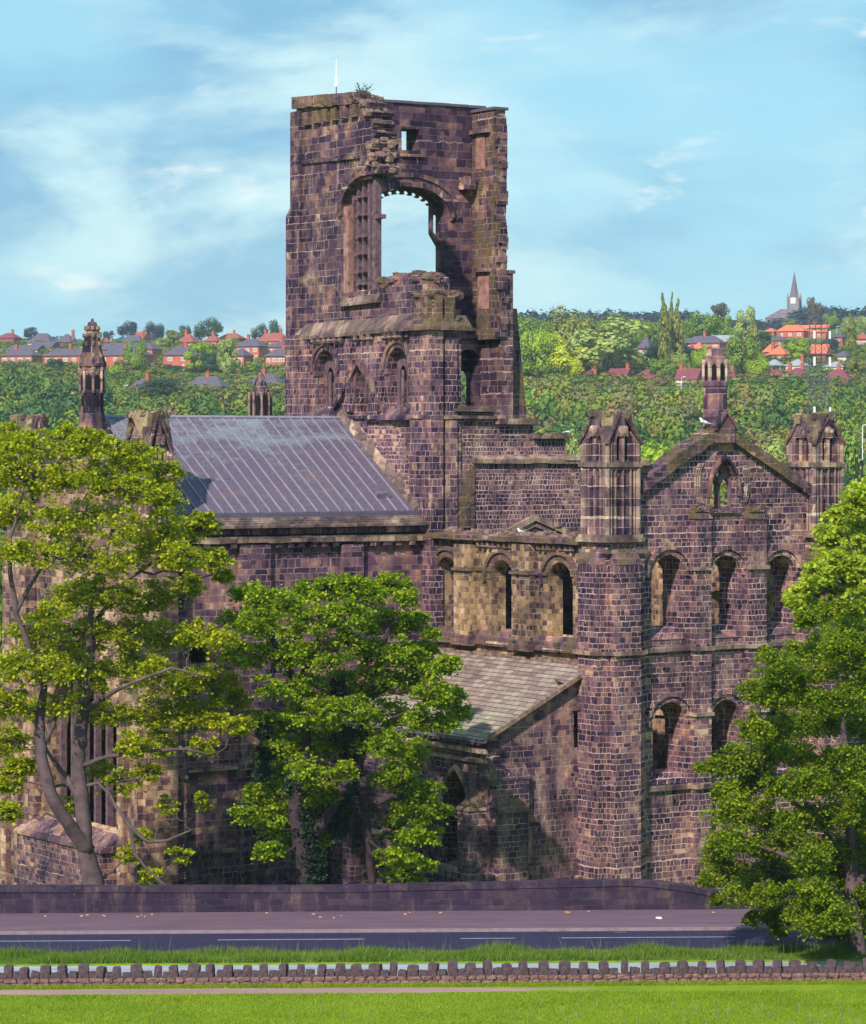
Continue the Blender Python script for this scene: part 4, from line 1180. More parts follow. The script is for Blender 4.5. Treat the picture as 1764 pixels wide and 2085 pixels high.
# --- gable pinnacles ----------------------------------------
def pinnacle(cx, cy, stages, parent, mat='cap_stone', sides=8, name='pinnacle', holes=(), shafts=None):
    m = AM(); m.rings(cx, cy, stages, sides, math.pi / 8, .06)
    p_ = m.build(name, mat, parent)
    d = AM()
    for (z0_, z1_, r) in holes:
        for k in range(8):
            a = math.pi / 4 * k; ca, sa = math.cos(a), math.sin(a)
            w = .13
            q = [(-w, z0_), (w, z0_), (w, z1_ - w), (0, z1_ + .1), (-w, z1_ - w)]
            vs = [(cx + ca * (r + .012) - sa * u, cy + sa * (r + .012) + ca * u, z) for u, z in q]
            vi = [(cx + ca * (r - .15) - sa * u, cy + sa * (r - .15) + ca * u, z) for u, z in q]
            n_ = len(q)
            d.add(vs + vi, [tuple(range(n_)), tuple(range(2 * n_ - 1, n_ - 1, -1))] + [(i, (i + 1) % n_, n_ + (i + 1) % n_, n_ + i) for i in range(n_)])
    if holes: d.build('opening', 'painted_dark', p_)  # dark plugs painted in for shaded openings, nothing is cut
    if shafts:
        s_ = AM()
        for (z0_, z1_, r, rr) in shafts:
            for k in range(8):
                a = math.pi / 4 * k + math.pi / 8; s_.tube([(cx + r * math.cos(a), cy + r * math.sin(a), z0_), (cx + r * math.cos(a), cy + r * math.sin(a), z1_)], rr, 6)
                s_.rock((cx + r * math.cos(a), cy + r * math.sin(a), z1_), (.17, .17, .24), .2)
        s_.build('shaft', 'shaft_mason', p_)
    return p_
YG = .55
xp = xN(1457, YG + .5); yp = YG + .5
Zp = lambda py: zz(py, xp, yp)
pinnacle(xp, yp, [(.68, Zp(882)), (.68, Zp(842)), (.66, Zp(842)), (.66, Zp(788)), (.71, Zp(786)), (.70, Zp(780)), (.66, Zp(776)), (.66, Zp(742)), (.52, Zp(722)), (.44, Zp(709))], abbey, mat='turret_stone',
         holes=[(Zp(774), Zp(742), .61)], shafts=[(Zp(778), Zp(737), .64, .09)])
YQ = 24.4; XQ = XE + .6; Zq = lambda py: zz(py, XQ, YQ)
pinnacle(XQ, YQ, [(.78, Zq(885)), (.66, Zq(838)), (.62, Zq(838)), (.62, Zq(790)), (.66, Zq(758)), (.66, Zq(748)), (.78, Zq(746)), (.78, Zq(740)), (.60, Zq(722)), (.46, Zq(700)), (.40, Zq(676)), (.30, Zq(664)), (.22, Zq(656)), (.10, Zq(655)), (.07, Zq(650))], abbey, mat='plain_stone',
         holes=[(Zq(826), Zq(808), .60), (Zq(790), Zq(764), .62)], shafts=[(Zq(800), Zq(750), .66, .08)])
crk = AM()
for k in range(8):
    a = math.pi / 4 * k + math.pi / 8
    for zf, rr in ((725, .66), (700, .56), (684, .5), (668, .4)): crk.rock((XQ + rr * .88 * math.cos(a), YQ + rr * .88 * math.sin(a), Zq(zf)), (.15, .15, .22), .2)
crk.build('crocket', 'cap_stone', abbey)
sq_ = AM(); sq_.box(XQ - .42, XQ + .42, YQ - .42, YQ + .42, Zq(905), Zq(868)); sq_.build('pinnacle_base', 'plain_stone', abbey)
# south transept beyond, only its pinnacle clears the roof
XS_, YS_ = 7.5, 47.0
ss = AM()
ss.prism('N', YS_, 1.2, [(1, G0), (14.5, G0), (14.5, 17), (XS_, 23.4), (1, 17)])
ss.prism('E', 1, 1.2, [(YS + .1, G0), (YS_, G0), (YS_, 16.5), (YS + .1, 16.5)])
ss.build('south_transept', 'chancel_stone', abbey)
Zs = lambda py: zz(py, XS_, YS_ + .6)
pinnacle(XS_ + .2, YS_ + .6, [(.75, 22.6), (.72, Zs(823)), (.62, Zs(822)), (.62, Zs(800)), (.55, Zs(795)), (.16, Zs(758)), (.05, Zs(755))], abbey, mat='plain_stone', holes=[(Zs(846), Zs(806), .68)], shafts=[(Zs(850), Zs(802), .72, .08)])
# nave beyond the transept
nv = AM()
hs_ = [arch(20 + 6 * i, 21.6 + 6 * i, 12.2, 15.2) for i in range(5)]
nv.prism('N', YN + .3, 1.2, [(XWO + 1.6, G0), (52, G0), (52, 17.2), (XWO + 1.6, 17.2)], hs_)
nave = nv.build('nave', 'transept_stone', abbey)
ai = AM(); ai.hexa([(16.5, YN - 5, 8.2), (52, YN - 5, 8.2), (52, YN + .3, 8.2), (16.5, YN + .3, 8.2), (16.5, YN - 5, 8.4), (52, YN - 5, 8.4), (52, YN + .3, 11.4), (16.5, YN + .3, 11.4)]); ai.build('aisle_roof', 'stone_slates', nave)
aw = AM(); aw.prism('N', YN - 4.9, .8, [(16.3, G0), (52, G0), (52, 8.3), (16.3, 8.3)], [arch(19 + 6 * i, 20.6 + 6 * i, 3, 6.4) for i in range(5)]); aw.build('aisle_wall', 'transept_stone', nave)

# --- NORTH TRANSEPT -----------------------------------------
XEW = .5; zE = zz(1104, XEW, 8)
te = AM()
eh = [Ehole(XEW, 891, 933, 1284, 1135), Ehole(XEW, 1001, 1047, 1288, 1141), Ehole(XEW, 1117, 1167, 1300, 1146)]
te.prism('E', XEW, .95, [(YN + .4, G0), (DT - .2, G0), (DT - .2, zE)] + [(DT - .2 + (YN + .4 - DT + .2) * i / 24, zE + random.uniform(-.08, .10)) for i in range(1, 25)], eh)
transept = te.build('north_transept', 'transept_east_stone', abbey)
# narrower dark slot set in the depth of each splay
sl_ = AM()
for h in eh:
    u0, u1 = min(p[0] for p in h), max(p[0] for p in h); z0, z1 = min(p[1] for p in h), max(p[1] for p in h)
    hood(sl_, 'E', XEW + .55, .0, u0, u1, z1, 'round', -.22, .25)
sl2 = AM()
for h in eh:
    u0, u1 = min(p[0] for p in h), max(p[0] for p in h); z0, z1 = min(p[1] for p in h), max(p[1] for p in h)
    sl2.hexa([(XEW - .35, u0 - .1, z0 - .62), (XEW - .35, u1 + .1, z0 - .62), (XEW + 1.0, u1 + .1, z0 - .62), (XEW + 1.0, u0 - .1, z0 - .62), (XEW - .3, u0 - .1, z0 - .5), (XEW - .3, u1 + .1, z0 - .5), (XEW + 1.0, u1, z0 + .12), (XEW + 1.0, u0, z0 + .12)])
sl2.build('sill', 'ledge_stone', transept)
ep = AM()
zp0 = 10.5
for a, b in ((857, 876), (937, 972), (1055, 1092)): epil(ep, XEW, a, b, 0, 1108, .42, zb=zz(1312, XEW, yE(1000, XEW)))
ep.build('pilaster', 'transept_east_stone', transept)
es = AM()
def eled(mb, x, p0, y0, p1, y1, pr, h=.16, sl=.06):
    ledge(mb, 'E', x, yE(p0, x), yE(p1, x), zz(y0, x, yE(p0, x)), zz(y1, x, yE(p1, x)), pr, h, sl)
zi = zz(1164, XEW, yE(1000, XEW))
for a, b, pr in ((876, 892, .16), (933, 937, .16), (936, 973, .56), (973, 1002, .16), (1047, 1055, .16), (1054, 1093, .56), (1093, 1118, .16), (1167, 1190, .16)):
    ledge(es, 'E', XEW, yE(a, XEW), yE(b, XEW), zi, zi, pr, .18, .05)
for h in eh: hole_hood(es, 'E', XEW, h, 'round', .2, .42, .22, leg=.1); hole_hood(es, 'E', XEW, h, 'round', .07, .03, .35)
ledge(es, 'E', XEW, yE(868, XEW), DT - .1, zE + .02, zE + .02, .5, .28, .1, back=1.6)
zpl = zz(1304, XEW, yE(1000, XEW)) - .25
ledge(es, 'E', XEW, YN + .2, DT - .1, zpl, zpl, .3, .45, .35)
for a, b in ((936, 974), (1054, 1094)): ledge(es, 'E', XEW, yE(a, XEW), yE(b, XEW), zpl - .1, zpl - .1, .62, .5, .2)
es.build('string_course', 'mossy_ledge' if False else 'mossy_stone', transept)
ec = AM()
for a, b in ((976, 1052), (1098, 1178)): corbels(ec, 'E', XEW, yE(a, XEW), yE(b, XEW), zE, .48, .22, .34, .38)
ec.build('corbel_table', 'mossy_stone', transept)
er = AM(); rubble_top(er, 'E', XEW, 1.6, YN - .2, DT + .2, lambda u: zE + .12 + .25 * math.sin(u * 1.1) ** 2, .45, 95); er.build('broken_top', 'pale_rubble', transept)

# north front
YF = .50
gh = Nhole(YF, 1446, 1500, 1036, 936, 'point', 12)
uh = [Nhole(YF, 1327, 1393, 1301, 1131, n=12), Nhole(YF, 1445, 1508, 1297, 1131, n=12), Nhole(YF, 1558, 1618, 1291, 1131, n=12)]
lh = [Nhole(YF, 1329, 1397, 1595, 1430, n=12), Nhole(YF, 1447, 1507, 1585, 1425, n=12), Nhole(YF, 1560, 1617, 1575, 1420, n=12)]
xl, xr = xN(1292, YF), xN(1690, YF)
ga = [(xl, G0), (xr, G0), (xr, zz(1010, xr, YF)), (xN(1650, YF), zz(1010, xN(1650, YF), YF)), (xN(1468, YF), zz(884, xN(1468, YF), YF)), (xN(1301, YF), zz(1002, xN(1301, YF), YF)), (xl, zz(1002, xl, YF))]
put = []
for a, b in ((1411, 1060), (1500, 1061), (1586, 1058), (1596, 1060), (1638, 1058), (1448, 1350), (1436, 1370), (1560, 1345), (1430, 1640), (1452, 1672), (1372, 1628), (1350, 1360)):
    put.append(Nhole(YF, a, a + 6, b + 7, b, 'rect'))
zsp = zz(1048, xN(1468, YF), YF)
gl = [(xl, G0), (xr, G0), (xr, zsp), (xl, zsp)]; gu = [(xl, zsp)] + [(xr, zsp)] + ga[2:]
tn = AM(); tn.prism('N', YF, 1.55, gl, uh + lh + [p for p in put if max(q[1] for q in p) < zsp - .05]); tn.prism('N', YF, .75, gu, [gh])
front = tn.build('north_front', 'transept_stone', transept)
fo = AM()
for h in uh + lh:
    u0, u1 = min(p[0] for p in h), max(p[0] for p in h); z0, z1 = min(p[1] for p in h), max(p[1] for p in h)
    fo.prism('N', YF + 1.15, .35, [(u0 - .04, z0 - .04), (u1 + .04, z0 - .04), (u1 + .04, z1 + .04), (u0 - .04, z1 + .04)], [arch(u0 + .14, u1 - .2, z0 + .12, z1 - .22)])
    fo.hexa([(u0 - .05, YF - .06, z0 - .02), (u1 + .05, YF - .06, z0 - .02), (u1 + .05, YF + 1.3, z0 - .02), (u0 - .05, YF + 1.3, z0 - .02), (u0 - .05, YF - .03, z0 + .05), (u1 + .05, YF - .03, z0 + .05), (u1, YF + 1.2, z0 + .62), (u0, YF + 1.2, z0 + .62)])
fo.build('window_order', 'transept_stone', front)
fh = AM()
for h in uh + lh: hole_hood(fh, 'N', YF, h, 'round', .22, .32, .26, leg=.1); hole_hood(fh, 'N', YF, h, 'round', .10, .02, .28, leg=.0)
fh.build('hood_mould', 'hood_stone' if 'hood_stone' in MATS else 'transept_stone', front)
fp = AM()
for a, b, t_ in ((1405, 1439, 1056), (1516, 1551, 1056)):
    npil(fp, YF, a, b, 0, t_, .42, zb=G0)
fp.build('pilaster', 'transept_stone', front)
fc = AM()
for a, b, t_ in ((1405, 1439, 1056), (1516, 1551, 1056)):
    x0_, x1_ = xN(a, YF), xN(b, YF); z_ = zz(t_, x0_, YF)
    fc.hexa([(x0_ - .06, YF - .5, z_), (x1_ + .06, YF - .5, z_), (x1_ + .06, YF + .02, z_), (x0_ - .06, YF + .02, z_), (x0_, YF - .3, z_ + .25), (x1_, YF - .3, z_ + .25), (x1_ - .1, YF + .02, z_ + .7), (x0_ + .1, YF + .02, z_ + .7)])
    for k in range(3): fc.rock((x0_ + .3 + k * .35, YF - .15, z_ + .5), (.45, .4, .35), .2)
fc.build('pilaster_cap', 'mossy_stone', front)
fs_ = AM()
zu_ = zz(1329, xN(1313, YF), YF); zl_ = zz(1613, xN(1313, YF), YF); zim = zz(1162, xN(1400, YF), YF); zlm = zz(1458, xN(1400, YF), YF)
for z_ in (zu_, zl_):
    x_a = xl + .2
    for a, b in ((1405, 1439), (1516, 1551)):
        ledge(fs_, 'N', YF, x_a, xN(a, YF), z_, z_, .2, .2, .08); ledge(fs_, 'N', YF, xN(a, YF) - .06, xN(b, YF) + .1, z_, z_, .58, .2, .08); x_a = xN(b, YF)
    ledge(fs_, 'N', YF, x_a, xr, z_, z_, .2, .2, .08)
for z_ in (zim, zlm):
    for a, b, pr in ((1302, 1321, .16), (1396, 1406, .16), (1403, 1442, .56), (1441, 1446, .16), (1512, 1517, .16), (1514, 1554, .56), (1553, 1558, .16), (1622, 1650, .16)):
        ledge(fs_, 'N', YF, xN(a, YF), xN(b, YF), z_, z_, pr, .18, .05)
fs_.build('string_course', 'ledge_stone', front)
# gable window with mullion and tracery
gw = AM()
u0, u1 = min(p[0] for p in gh), max(p[0] for p in gh); z0, z1 = min(p[1] for p in gh), max(p[1] for p in gh); w_ = u1 - u0
gw.prism('N', YF + .38, .25, arch(u0 - .05, u1 + .05, z0 - .05, z1 + .06, 'point', 12), [arch(u0 + .1, u0 + w_ * .44, z0 + .1, z1 - .95, 'point'), arch(u0 + w_ * .56, u1 - .1, z0 + .1, z1 - .95, 'point'), [(u0 + w_ / 2 + .18 * math.cos(a), z1 - .72 + .20 * math.sin(a)) for a in [math.pi * 2 * i / 8 for i in range(8)]]])
gwo = gw.build('gable_window', 'shaft_stone', front)
gm = AM(); gm.tube([(u0 + w_ / 2, YF + .4, z0), (u0 + w_ / 2, YF + .4, z1 - 1.1)], .10, 8); gm.rock((u0 + w_ / 2, YF + .4, z1 - 1.1), (.34, .3, .3), .12); gm.build('mullion', 'shaft_stone', gwo)
gd = AM(); hole_hood(gd, 'N', YF, gh, 'point', .22, .05, .15, leg=.3); gd.hexa([(u0 - .2, YF - .15, z0 - .2), (u1 + .2, YF - .15, z0 - .2), (u1 + .2, YF + .9, z0 - .2), (u0 - .2, YF + .9, z0 - .2), (u0 - .2, YF - .15, z0 - .1), (u1 + .2, YF - .15, z0 - .1), (u1, YF + .9, z0 + .06), (u0, YF + .9, z0 + .06)])
gd.build('hood_mould', 'plain_stone', gwo)
gr = AM()          # weathered curved shafts either side
for s_, cx_ in ((-1, u0 - .75), (1, u1 + .62)):
    for k in range(3):
        pts = [(cx_ + s_ * (-.38 + .14 * k + .35 * math.cos(a)), YF - .02, z0 + 1.35 + 1.05 * math.sin(a)) for a in [math.pi * (-.45 + .9 * i / 10) for i in range(11)]]
        gr.tube(pts, .065, 6)
gr.build('vault_springer', 'shaft_mason', front)
# gable coping, stepped blocks
gc = AM()
axp = xN(1468, YF); azp = zz(878, axp, YF)
for x_s, z_s in ((xN(1301, YF), zz(998, xN(1301, YF), YF)), (xN(1650, YF), zz(1006, xN(1650, YF), YF))):
    n = 9
    for i in range(n):
        f0, f1 = i / n, (i + 1) / n; a = x_s + (axp - x_s) * f0; b = x_s + (axp - x_s) * f1; za = z_s + (azp - z_s) * f0; zb = z_s + (azp - z_s) * f1
        j = random.uniform(-.05, .05)
        lo = .18; hi = .50
        gc.hexa([(a, YF - .32, za - lo + j), (b, YF - .32, zb - lo + j), (b, YF + .9, zb - lo + j), (a, YF + .9, za - lo + j), (a, YF - .32, za + hi + j), (b, YF - .32, zb + hi - .06 + j), (b, YF + .9, zb + hi + j), (a, YF + .9, za + hi + j)])
gc.build('coping', 'mossy_stone', front)
ax_ = AM()
ax_.prism('N', YF - .45, 1.4, [(axp - .6, azp - .6), (axp + .6, azp - .6), (axp + .6, azp + .2), (axp, azp + 1.0), (axp - .6, azp + .2)])
for s_ in (-1, 1): ax_.hexa([(axp - s_ * .05, YF - .56, azp + 1.0), (axp + s_ * .72, YF - .56, azp + .05), (axp + s_ * .72, YF + .3, azp + .05), (axp - s_ * .05, YF + .3, azp + 1.0), (axp - s_ * .05, YF - .56, azp + 1.15), (axp + s_ * .76, YF - .56, azp + .2), (axp + s_ * .76, YF + .3, azp + .2), (axp - s_ * .05, YF + .3, azp + 1.15)])
ax_.build('apex_stone', 'plain_stone', front)
# angle buttresses under the turrets
def clasp(x0, name='angle_buttress'):
    zt_ = zz(1100, 0, 0) - .1
    b = AM(); b.box(x0 + .0, x0 + 2.4, .0, 2.15, G0, zt_); t_ = b.build(name, 'transept_stone', transept)
    p = AM(); zc = zz(1150, 0, 0)
    p.box(x0 - .45, x0 + .1, .16, 1.9, G0, zc); p.box(x0 + .16, x0 + 1.82, -.45, .1, G0, zc)
    p.box(x0 + 2.2, x0 + 2.55, .1, .6, G0, zz(1130, 0, 0))
    p.build('pilaster', 'transept_stone', t_)
    c = AM(); z2 = zc + .95
    c.hexa([(x0 - .50, .12, zc), (x0 - .50, 1.95, zc), (x0 + .05, 1.95, zc), (x0 + .05, .12, zc), (x0 - .44, .2, zc + .25), (x0 - .44, 1.88, zc + .25), (x0 + .05, 1.8, z2), (x0 + .05, .3, z2)])
    c.hexa([(x0 + .12, -.50, zc), (x0 + 1.87, -.50, zc), (x0 + 1.87, .05, zc), (x0 + .12, .05, zc), (x0 + .2, -.44, zc + .25), (x0 + 1.8, -.44, zc + .25), (x0 + 1.7, .05, z2), (x0 + .3, .05, z2)])
    c.build('cap', 'mossy_stone', t_)
    l = AM()
    for z_, pr in ((zz(1128, 0, 0), .18), (zz(1335, 0, 0), .22)):
        e_ = .52 if z_ < zc else .0
        l.box(x0 - pr, x0 + 2.45, -pr, 2.2, z_, z_ + .2)
        if e_: l.box(x0 - .45 - pr, x0, .08, 2.05, z_, z_ + .2); l.box(x0 + .08, x0 + 1.95, -.45 - pr, 0, z_, z_ + .2)
    l.build('string_course', 'ledge_stone', t_)
clasp(0.0); clasp(XNW)
# west wall of the transept, roofless interior
xw_ = XNW + .8
ww_ = AM(); ww_.prism('E', xw_, 1.3, [(1.5, G0), (YN, G0), (YN, 16.5), (1.5, 16.5)], [arch(4 + 4.3 * i, 5.6 + 4.3 * i, 9.8, 14.2) for i in range(3)] + [arch(3.6 + 4.3 * i, 6.0 + 4.3 * i, 0, 5.2, 'point') for i in range(3)])
ww_.build('west_wall', 'transept_east_stone', transept)
wi = AM(); ledge(wi, 'E', xw_, 2, YN, 9.0, 9.0, .2, .2); ledge(wi, 'E', xw_, 2, YN, 6.8, 6.8, .2, .2); wi.build('string_course', 'white_lime' if 'white_lime' in MATS else 'ledge_stone', transept)

# --- EAST CHAPELS -------------------------------------------
YCH = 1.9; XCH = -6.1
zrt = zz(1352, XEW, YCH); zrb = zz(1505, XCH - .35, YCH)
cw = AM()
slit = Nhole(YCH, 1169, 1192, 1522, 1446, 'rect')
pj = [Nhole(YCH, a, a + 7, b + 6, b, 'rect') for a, b in ((1128, 1620),)]
def znc(x): return zrb + (zrt - zrb) * (x - (XCH - .35)) / (XEW - (XCH - .35)) - .2
cw.prism('N', YCH, .9, [(XCH, G0), (XEW + .1, G0), (XEW + .1, znc(XEW)), (XCH, znc(XCH))], [slit] + pj)
chapel = cw.build('chapel_block', 'chapel_stone' if 'chapel_stone' in MATS else 'rubble_stone', transept)
sk = AM(); u0, u1 = min(p[0] for p in slit), max(p[0] for p in slit); z0, z1 = min(p[1] for p in slit), max(p[1] for p in slit)
sk.box(u0 - .2, u1 + .25, YCH - .12, YCH + .1, z1, z1 + .2); sk.rock(((u0 + u1) / 2 - .12, YCH + .15, z1), (.28, .3, .34), .1)
sk.box(u0 - .05, u1 + .1, YCH + .5, YCH + .6, z0 - .1, z1 + .1); sk.build('lintel', 'plain_stone', chapel)
ce = AM()
w3 = []
yw = [(yE(957, XCH), yE(903, XCH))]
for k in range(3):
    a = yw[0][0] + k * 4.9; w3.append(arch(a, a + (yw[0][1] - yw[0][0]), zz(1768, XCH, a), zz(1573, XCH, a), 'point', 12))
zce = zz(1530, XCH, YCH)
ce.prism('E', XCH, .9, [(YN + .5, G0), (YCH + .02, G0), (YCH + .02, znc(XCH)), (YN + .5, znc(XCH))], w3)
ce.build('east_wall', 'lower_stone', chapel)
cd = AM()
for h in w3:
    hole_hood(cd, 'E', XCH, h, 'point', .18, .06, .2, leg=.1)
    u0, u1 = min(p[0] for p in h), max(p[0] for p in h); z0 = min(p[1] for p in h)
    cd.hexa([(XCH - .25, u0 - .1, z0 - .3), (XCH - .25, u1 + .1, z0 - .3), (XCH + .8, u1 + .1, z0 - .3), (XCH + .8, u0 - .1, z0 - .3), (XCH - .25, u0 - .1, z0 - .15), (XCH - .25, u1 + .1, z0 - .15), (XCH + .8, u1, z0 + .2), (XCH + .8, u0, z0 + .2)])
    sp_ = max(p[1] for p in h) - (u1 - u0) * .87
    ledge(cd, 'E', XCH, u1, u1 + 2.2, sp_ - .1, sp_ - .1, .16, .16)
ledge(cd, 'E', XCH, YCH, yw[0][0], zz(1638, XCH, YCH), zz(1636, XCH, YCH), .3, .18)
zco = zz(1532, XCH, YCH + 1)
ledge(cd, 'E', XCH, YCH, YN, zco, zco, .28, .2); ledge(cd, 'E', XCH, YCH, YN, zco - .5, zco - .5, .14, .14)
ledge(cd, 'E', XCH, YCH + 4, YN, zz(1715, XCH, 8), zz(1715, XCH, 8), .2, .18)
ledge(cd, 'N', YCH, xN(1170, YCH), XEW, zz(1792, -1, YCH), zz(1786, 0, YCH), .25, .15)
cd.build('string_course', 'ledge_stone', chapel)
mu = AM()
for h in w3:
    u0, u1 = min(p[0] for p in h), max(p[0] for p in h); z0, z1 = min(p[1] for p in h), max(p[1] for p in h)
    mu.prism('E', XCH + .5, .25, arch(u0 - .05, u1 + .05, z0, z1 + .06, 'point', 12), [arch(u0 + .14, u1 - .14, z0 + .1, z1 - .15, 'point', 12)])
mu.build('window_order', 'lower_stone', chapel)
cbt = AM()
cbt.box(XCH - 1.1, XCH + .05, YCH + .05, YCH + 1.1, G0, zz(1650, XCH, YCH)); cbt.box(XCH + .1, XCH + 2.0, YCH - .7, YCH + .05, G0, zz(1655, XCH, YCH))
cbt.box(XCH + .05, XCH + 2.3, YCH - .38, YCH + .05, zz(1655, XCH, YCH), zz(1590, XCH, YCH))
for k in (1, 2): cbt.box(XCH - .9, XCH + .05, YCH + 4.0 + k * 4.9 - 2.4, YCH + 4.9 + k * 4.9 - 2.4, G0, zz(1650, XCH, YCH))
cbt.build('buttress', 'lower_stone', chapel)
cbc = AM()
z_ = zz(1650, XCH, YCH); cbc.hexa([(XCH - 1.15, YCH, z_), (XCH - 1.15, YCH + 1.15, z_), (XCH, YCH + 1.15, z_), (XCH, YCH, z_), (XCH - 1.1, YCH, z_ + .15), (XCH - 1.1, YCH + 1.15, z_ + .15), (XCH, YCH + 1.1, z_ + .95), (XCH, YCH + .05, z_ + .95)])
z_ = zz(1655, XCH, YCH); cbc.hexa([(XCH + .2, YCH - .75, z_), (XCH + 2.05, YCH - .75, z_), (XCH + 2.05, YCH - .3, z_), (XCH + .2, YCH - .3, z_), (XCH + .2, YCH - .72, z_ + .15), (XCH + 2.05, YCH - .72, z_ + .15), (XCH + 2.0, YCH - .36, z_ + .7), (XCH + .25, YCH - .36, z_ + .7)])
z_ = zz(1590, XCH, YCH); cbc.hexa([(XCH, YCH - .42, z_), (XCH + 2.35, YCH - .42, z_), (XCH + 2.35, YCH + .02, z_), (XCH, YCH + .02, z_), (XCH, YCH - .4, z_ + .15), (XCH + 2.35, YCH - .4, z_ + .15), (XCH + 2.3, YCH + .02, z_ + .75), (XCH + .05, YCH + .02, z_ + .75)])
cbc.build('buttress_cap', 'mossy_stone', chapel)
qn = AM()
z_ = zz(1650, XCH, YCH)
while z_ < znc(XCH) - .3:
    qn.box(XCH - .03, XCH + random.uniform(.5, 1.0), YCH - .03, YCH + random.uniform(.4, .8), z_, z_ + .32); z_ += .35
qn.build('quoin', 'tower_stone', chapel)
cr = AM()
xa_, za_ = XCH - .45, zrb; xb_, zb_ = XEW - .02, zrt + (zrt - zrb) * .0
cr.hexa([(xa_, YCH - .35, za_ - .1), (xb_, YCH - .35, zb_ - .1), (xb_, YN + .5, zb_ - .1), (xa_, YN + .5, za_ - .1), (xa_, YCH - .35, za_), (xb_, YCH - .35, zb_), (xb_, YN + .5, zb_), (xa_, YN + .5, za_)])
cro = cr.build('roof', 'stone_slates', chapel)
cv = AM()
cv.hexa([(xa_, YCH - .43, za_ - .16), (xb_, YCH - .43, zb_ - .16), (xb_, YCH - .3, zb_ - .16), (xa_, YCH - .3, za_ - .16), (xa_, YCH - .43, za_ + .07), (xb_, YCH - .43, zb_ + .07), (xb_, YCH - .3, zb_ + .07), (xa_, YCH - .3, za_ + .07)])
for i in range(40): 
    y_ = YCH - .2 + i * .38
    cv.box(XEW - .28, XEW - .0, y_, y_ + .37, zb_ - .1, zb_ + random.uniform(.02, .1)) if random.random() < .9 else None
cv.build('verge', 'pale_rubble', cro)
cg = AM(); cg.box(xa_ - .02, xa_ + .12, YCH - .35, YN + .4, za_ - .2, za_ - .03)
for i in range(30): cg.box(xa_ + .02, XCH, YCH + .2 + i * .5, YCH + .35 + i * .5, za_ - .32, za_ - .16)
cg.build('gutter', 'steel_grey', cro)
# floor inside
fl = AM(); fl.box(XEW + 1.0, 15.0, 2.1, YN, -2.3, -1.0); fl.build('floor', 'pavement_tarmac', transept)
# ------------------------------------------------------------ GROUND: one sheet from behind the eye to beyond the hills
def sm(t): t = max(0.0, min(1.0, t)); return t * t * (3 - 2 * t)
KN = [(-300, 24), (0, 20.2), (60, 9.0), (98, .9), (106, .5), (119.8, .5), (121.8, .8), (137, .8), (150, -.7), (165, -3.2), (185, -5.2), (260, -8), (420, -10), (560, -4), (700, 7), (860, 24), (1000, 39), (1100, 50), (1250, 62), (1400, 71), (1560, 79), (1750, 84), (2100, 84), (2600, 60), (9000, 0)]
def gz(X, Y):
    for (a, za), (b, zb) in zip(KN[:-1], KN[1:]):
        if a <= Y <= b:
            z = za + (zb - za) * (Y - a) / (b - a); break
    else: z = 0
    if Y < 145 and Y > 90: z += .006 * X * sm((Y - 90) / 10) * (1 - sm((Y - 137) / 8))
    if Y > 500:
        k = sm((Y - 500) / 900)
        z += k * (5.0 * math.sin(X * .009 + 1.0) + 3 * math.sin(X * .021 + Y * .004))
        z += sm((Y - 1300) / 700) * max(0, X) * .05 * (1 if X < 400 else 400 / X)
    return z
ys = sorted(set([-300, -150, -60, -20, 0, 20, 40, 60, 75, 85, 92] + list(range(96, 150, 2)) + list(range(150, 260, 12)) + list(range(260, 2200, 30)) + [2300, 2500, 2700, 3200, 4000, 6000, 9000]))
xs = sorted(set([-4000, -2500, -1500, -1000, -700] + list(range(-520, 521, 20)) + [700, 1000, 1500, 2500, 4000] + [-30, -10, 10, 30]))
gm_ = MB(); vs = [(x, y, gz(x, y)) for y in ys for x in xs]; nx = len(xs)
gm_.add(vs, [(j * nx + i, j * nx + i + 1, (j + 1) * nx + i + 1, (j + 1) * nx + i) for j in range(len(ys) - 1) for i in range(nx - 1)])
ground = gm_.build('ground', 'grass_ground', smooth=True); tag(ground, kind='structure')
def zn(X): return .8 + .006 * X
def sheet(name, y0, y1, h, mat, x0=-90, x1=90, thick=0.0, curve=None):
    m = MB(); n = 60
    for i in range(n):
        a = x0 + (x1 - x0) * i / n; b = x0 + (x1 - x0) * (i + 1) / n
        m.hexa([(a, y0, zn(a) - .3), (b, y0, zn(b) - .3), (b, y1, zn(b) - .3), (a, y1, zn(a) - .3), (a, y0, zn(a) + h), (b, y0, zn(b) + h), (b, y1, zn(b) + h), (a, y1, zn(a) + h)])
    return tag(m.build(name, mat), kind='structure')
sheet('road', 124.9, 130.35, .02, 'asphalt')
sheet('pavement', 130.62, 135.6, .13, 'pavement_tarmac')
sheet('kerb', 130.36, 130.61, .14, 'kerb_stone')
sheet('verge', 122.2, 124.75, .12, 'grass_ground')
sheet('kerb', 124.76, 124.89, .13, 'kerb_stone')
sheet('footpath', 120.6, 122.2, .05, 'pale_path')
m = MB(); pr_ = random.Random(3); q0 = None; x_ = -60.0
while x_ < 7.0:
    tpr = 1 - sm((x_ + 1) / 8); y0_ = 118.25 - (.5 * tpr + .02) + pr_.uniform(-.09, .09); y1_ = 118.25 + (.5 * tpr + .02) + pr_.uniform(-.09, .09)
    q1 = (x_, y0_, y1_)
    if q0: m.hexa([(q0[0], q0[1], .2), (q1[0], q1[1], .2), (q1[0], q1[2], .2), (q0[0], q0[2], .2), (q0[0], q0[1], .5 + .006 * q0[0] + .014), (q1[0], q1[1], .5 + .006 * q1[0] + .014), (q1[0], q1[2], .5 + .006 * q1[0] + .014), (q0[0], q0[2], .5 + .006 * q0[0] + .014)])
    q0 = q1; x_ += .45
tag(m.build('path', 'pink_path'), kind='structure')
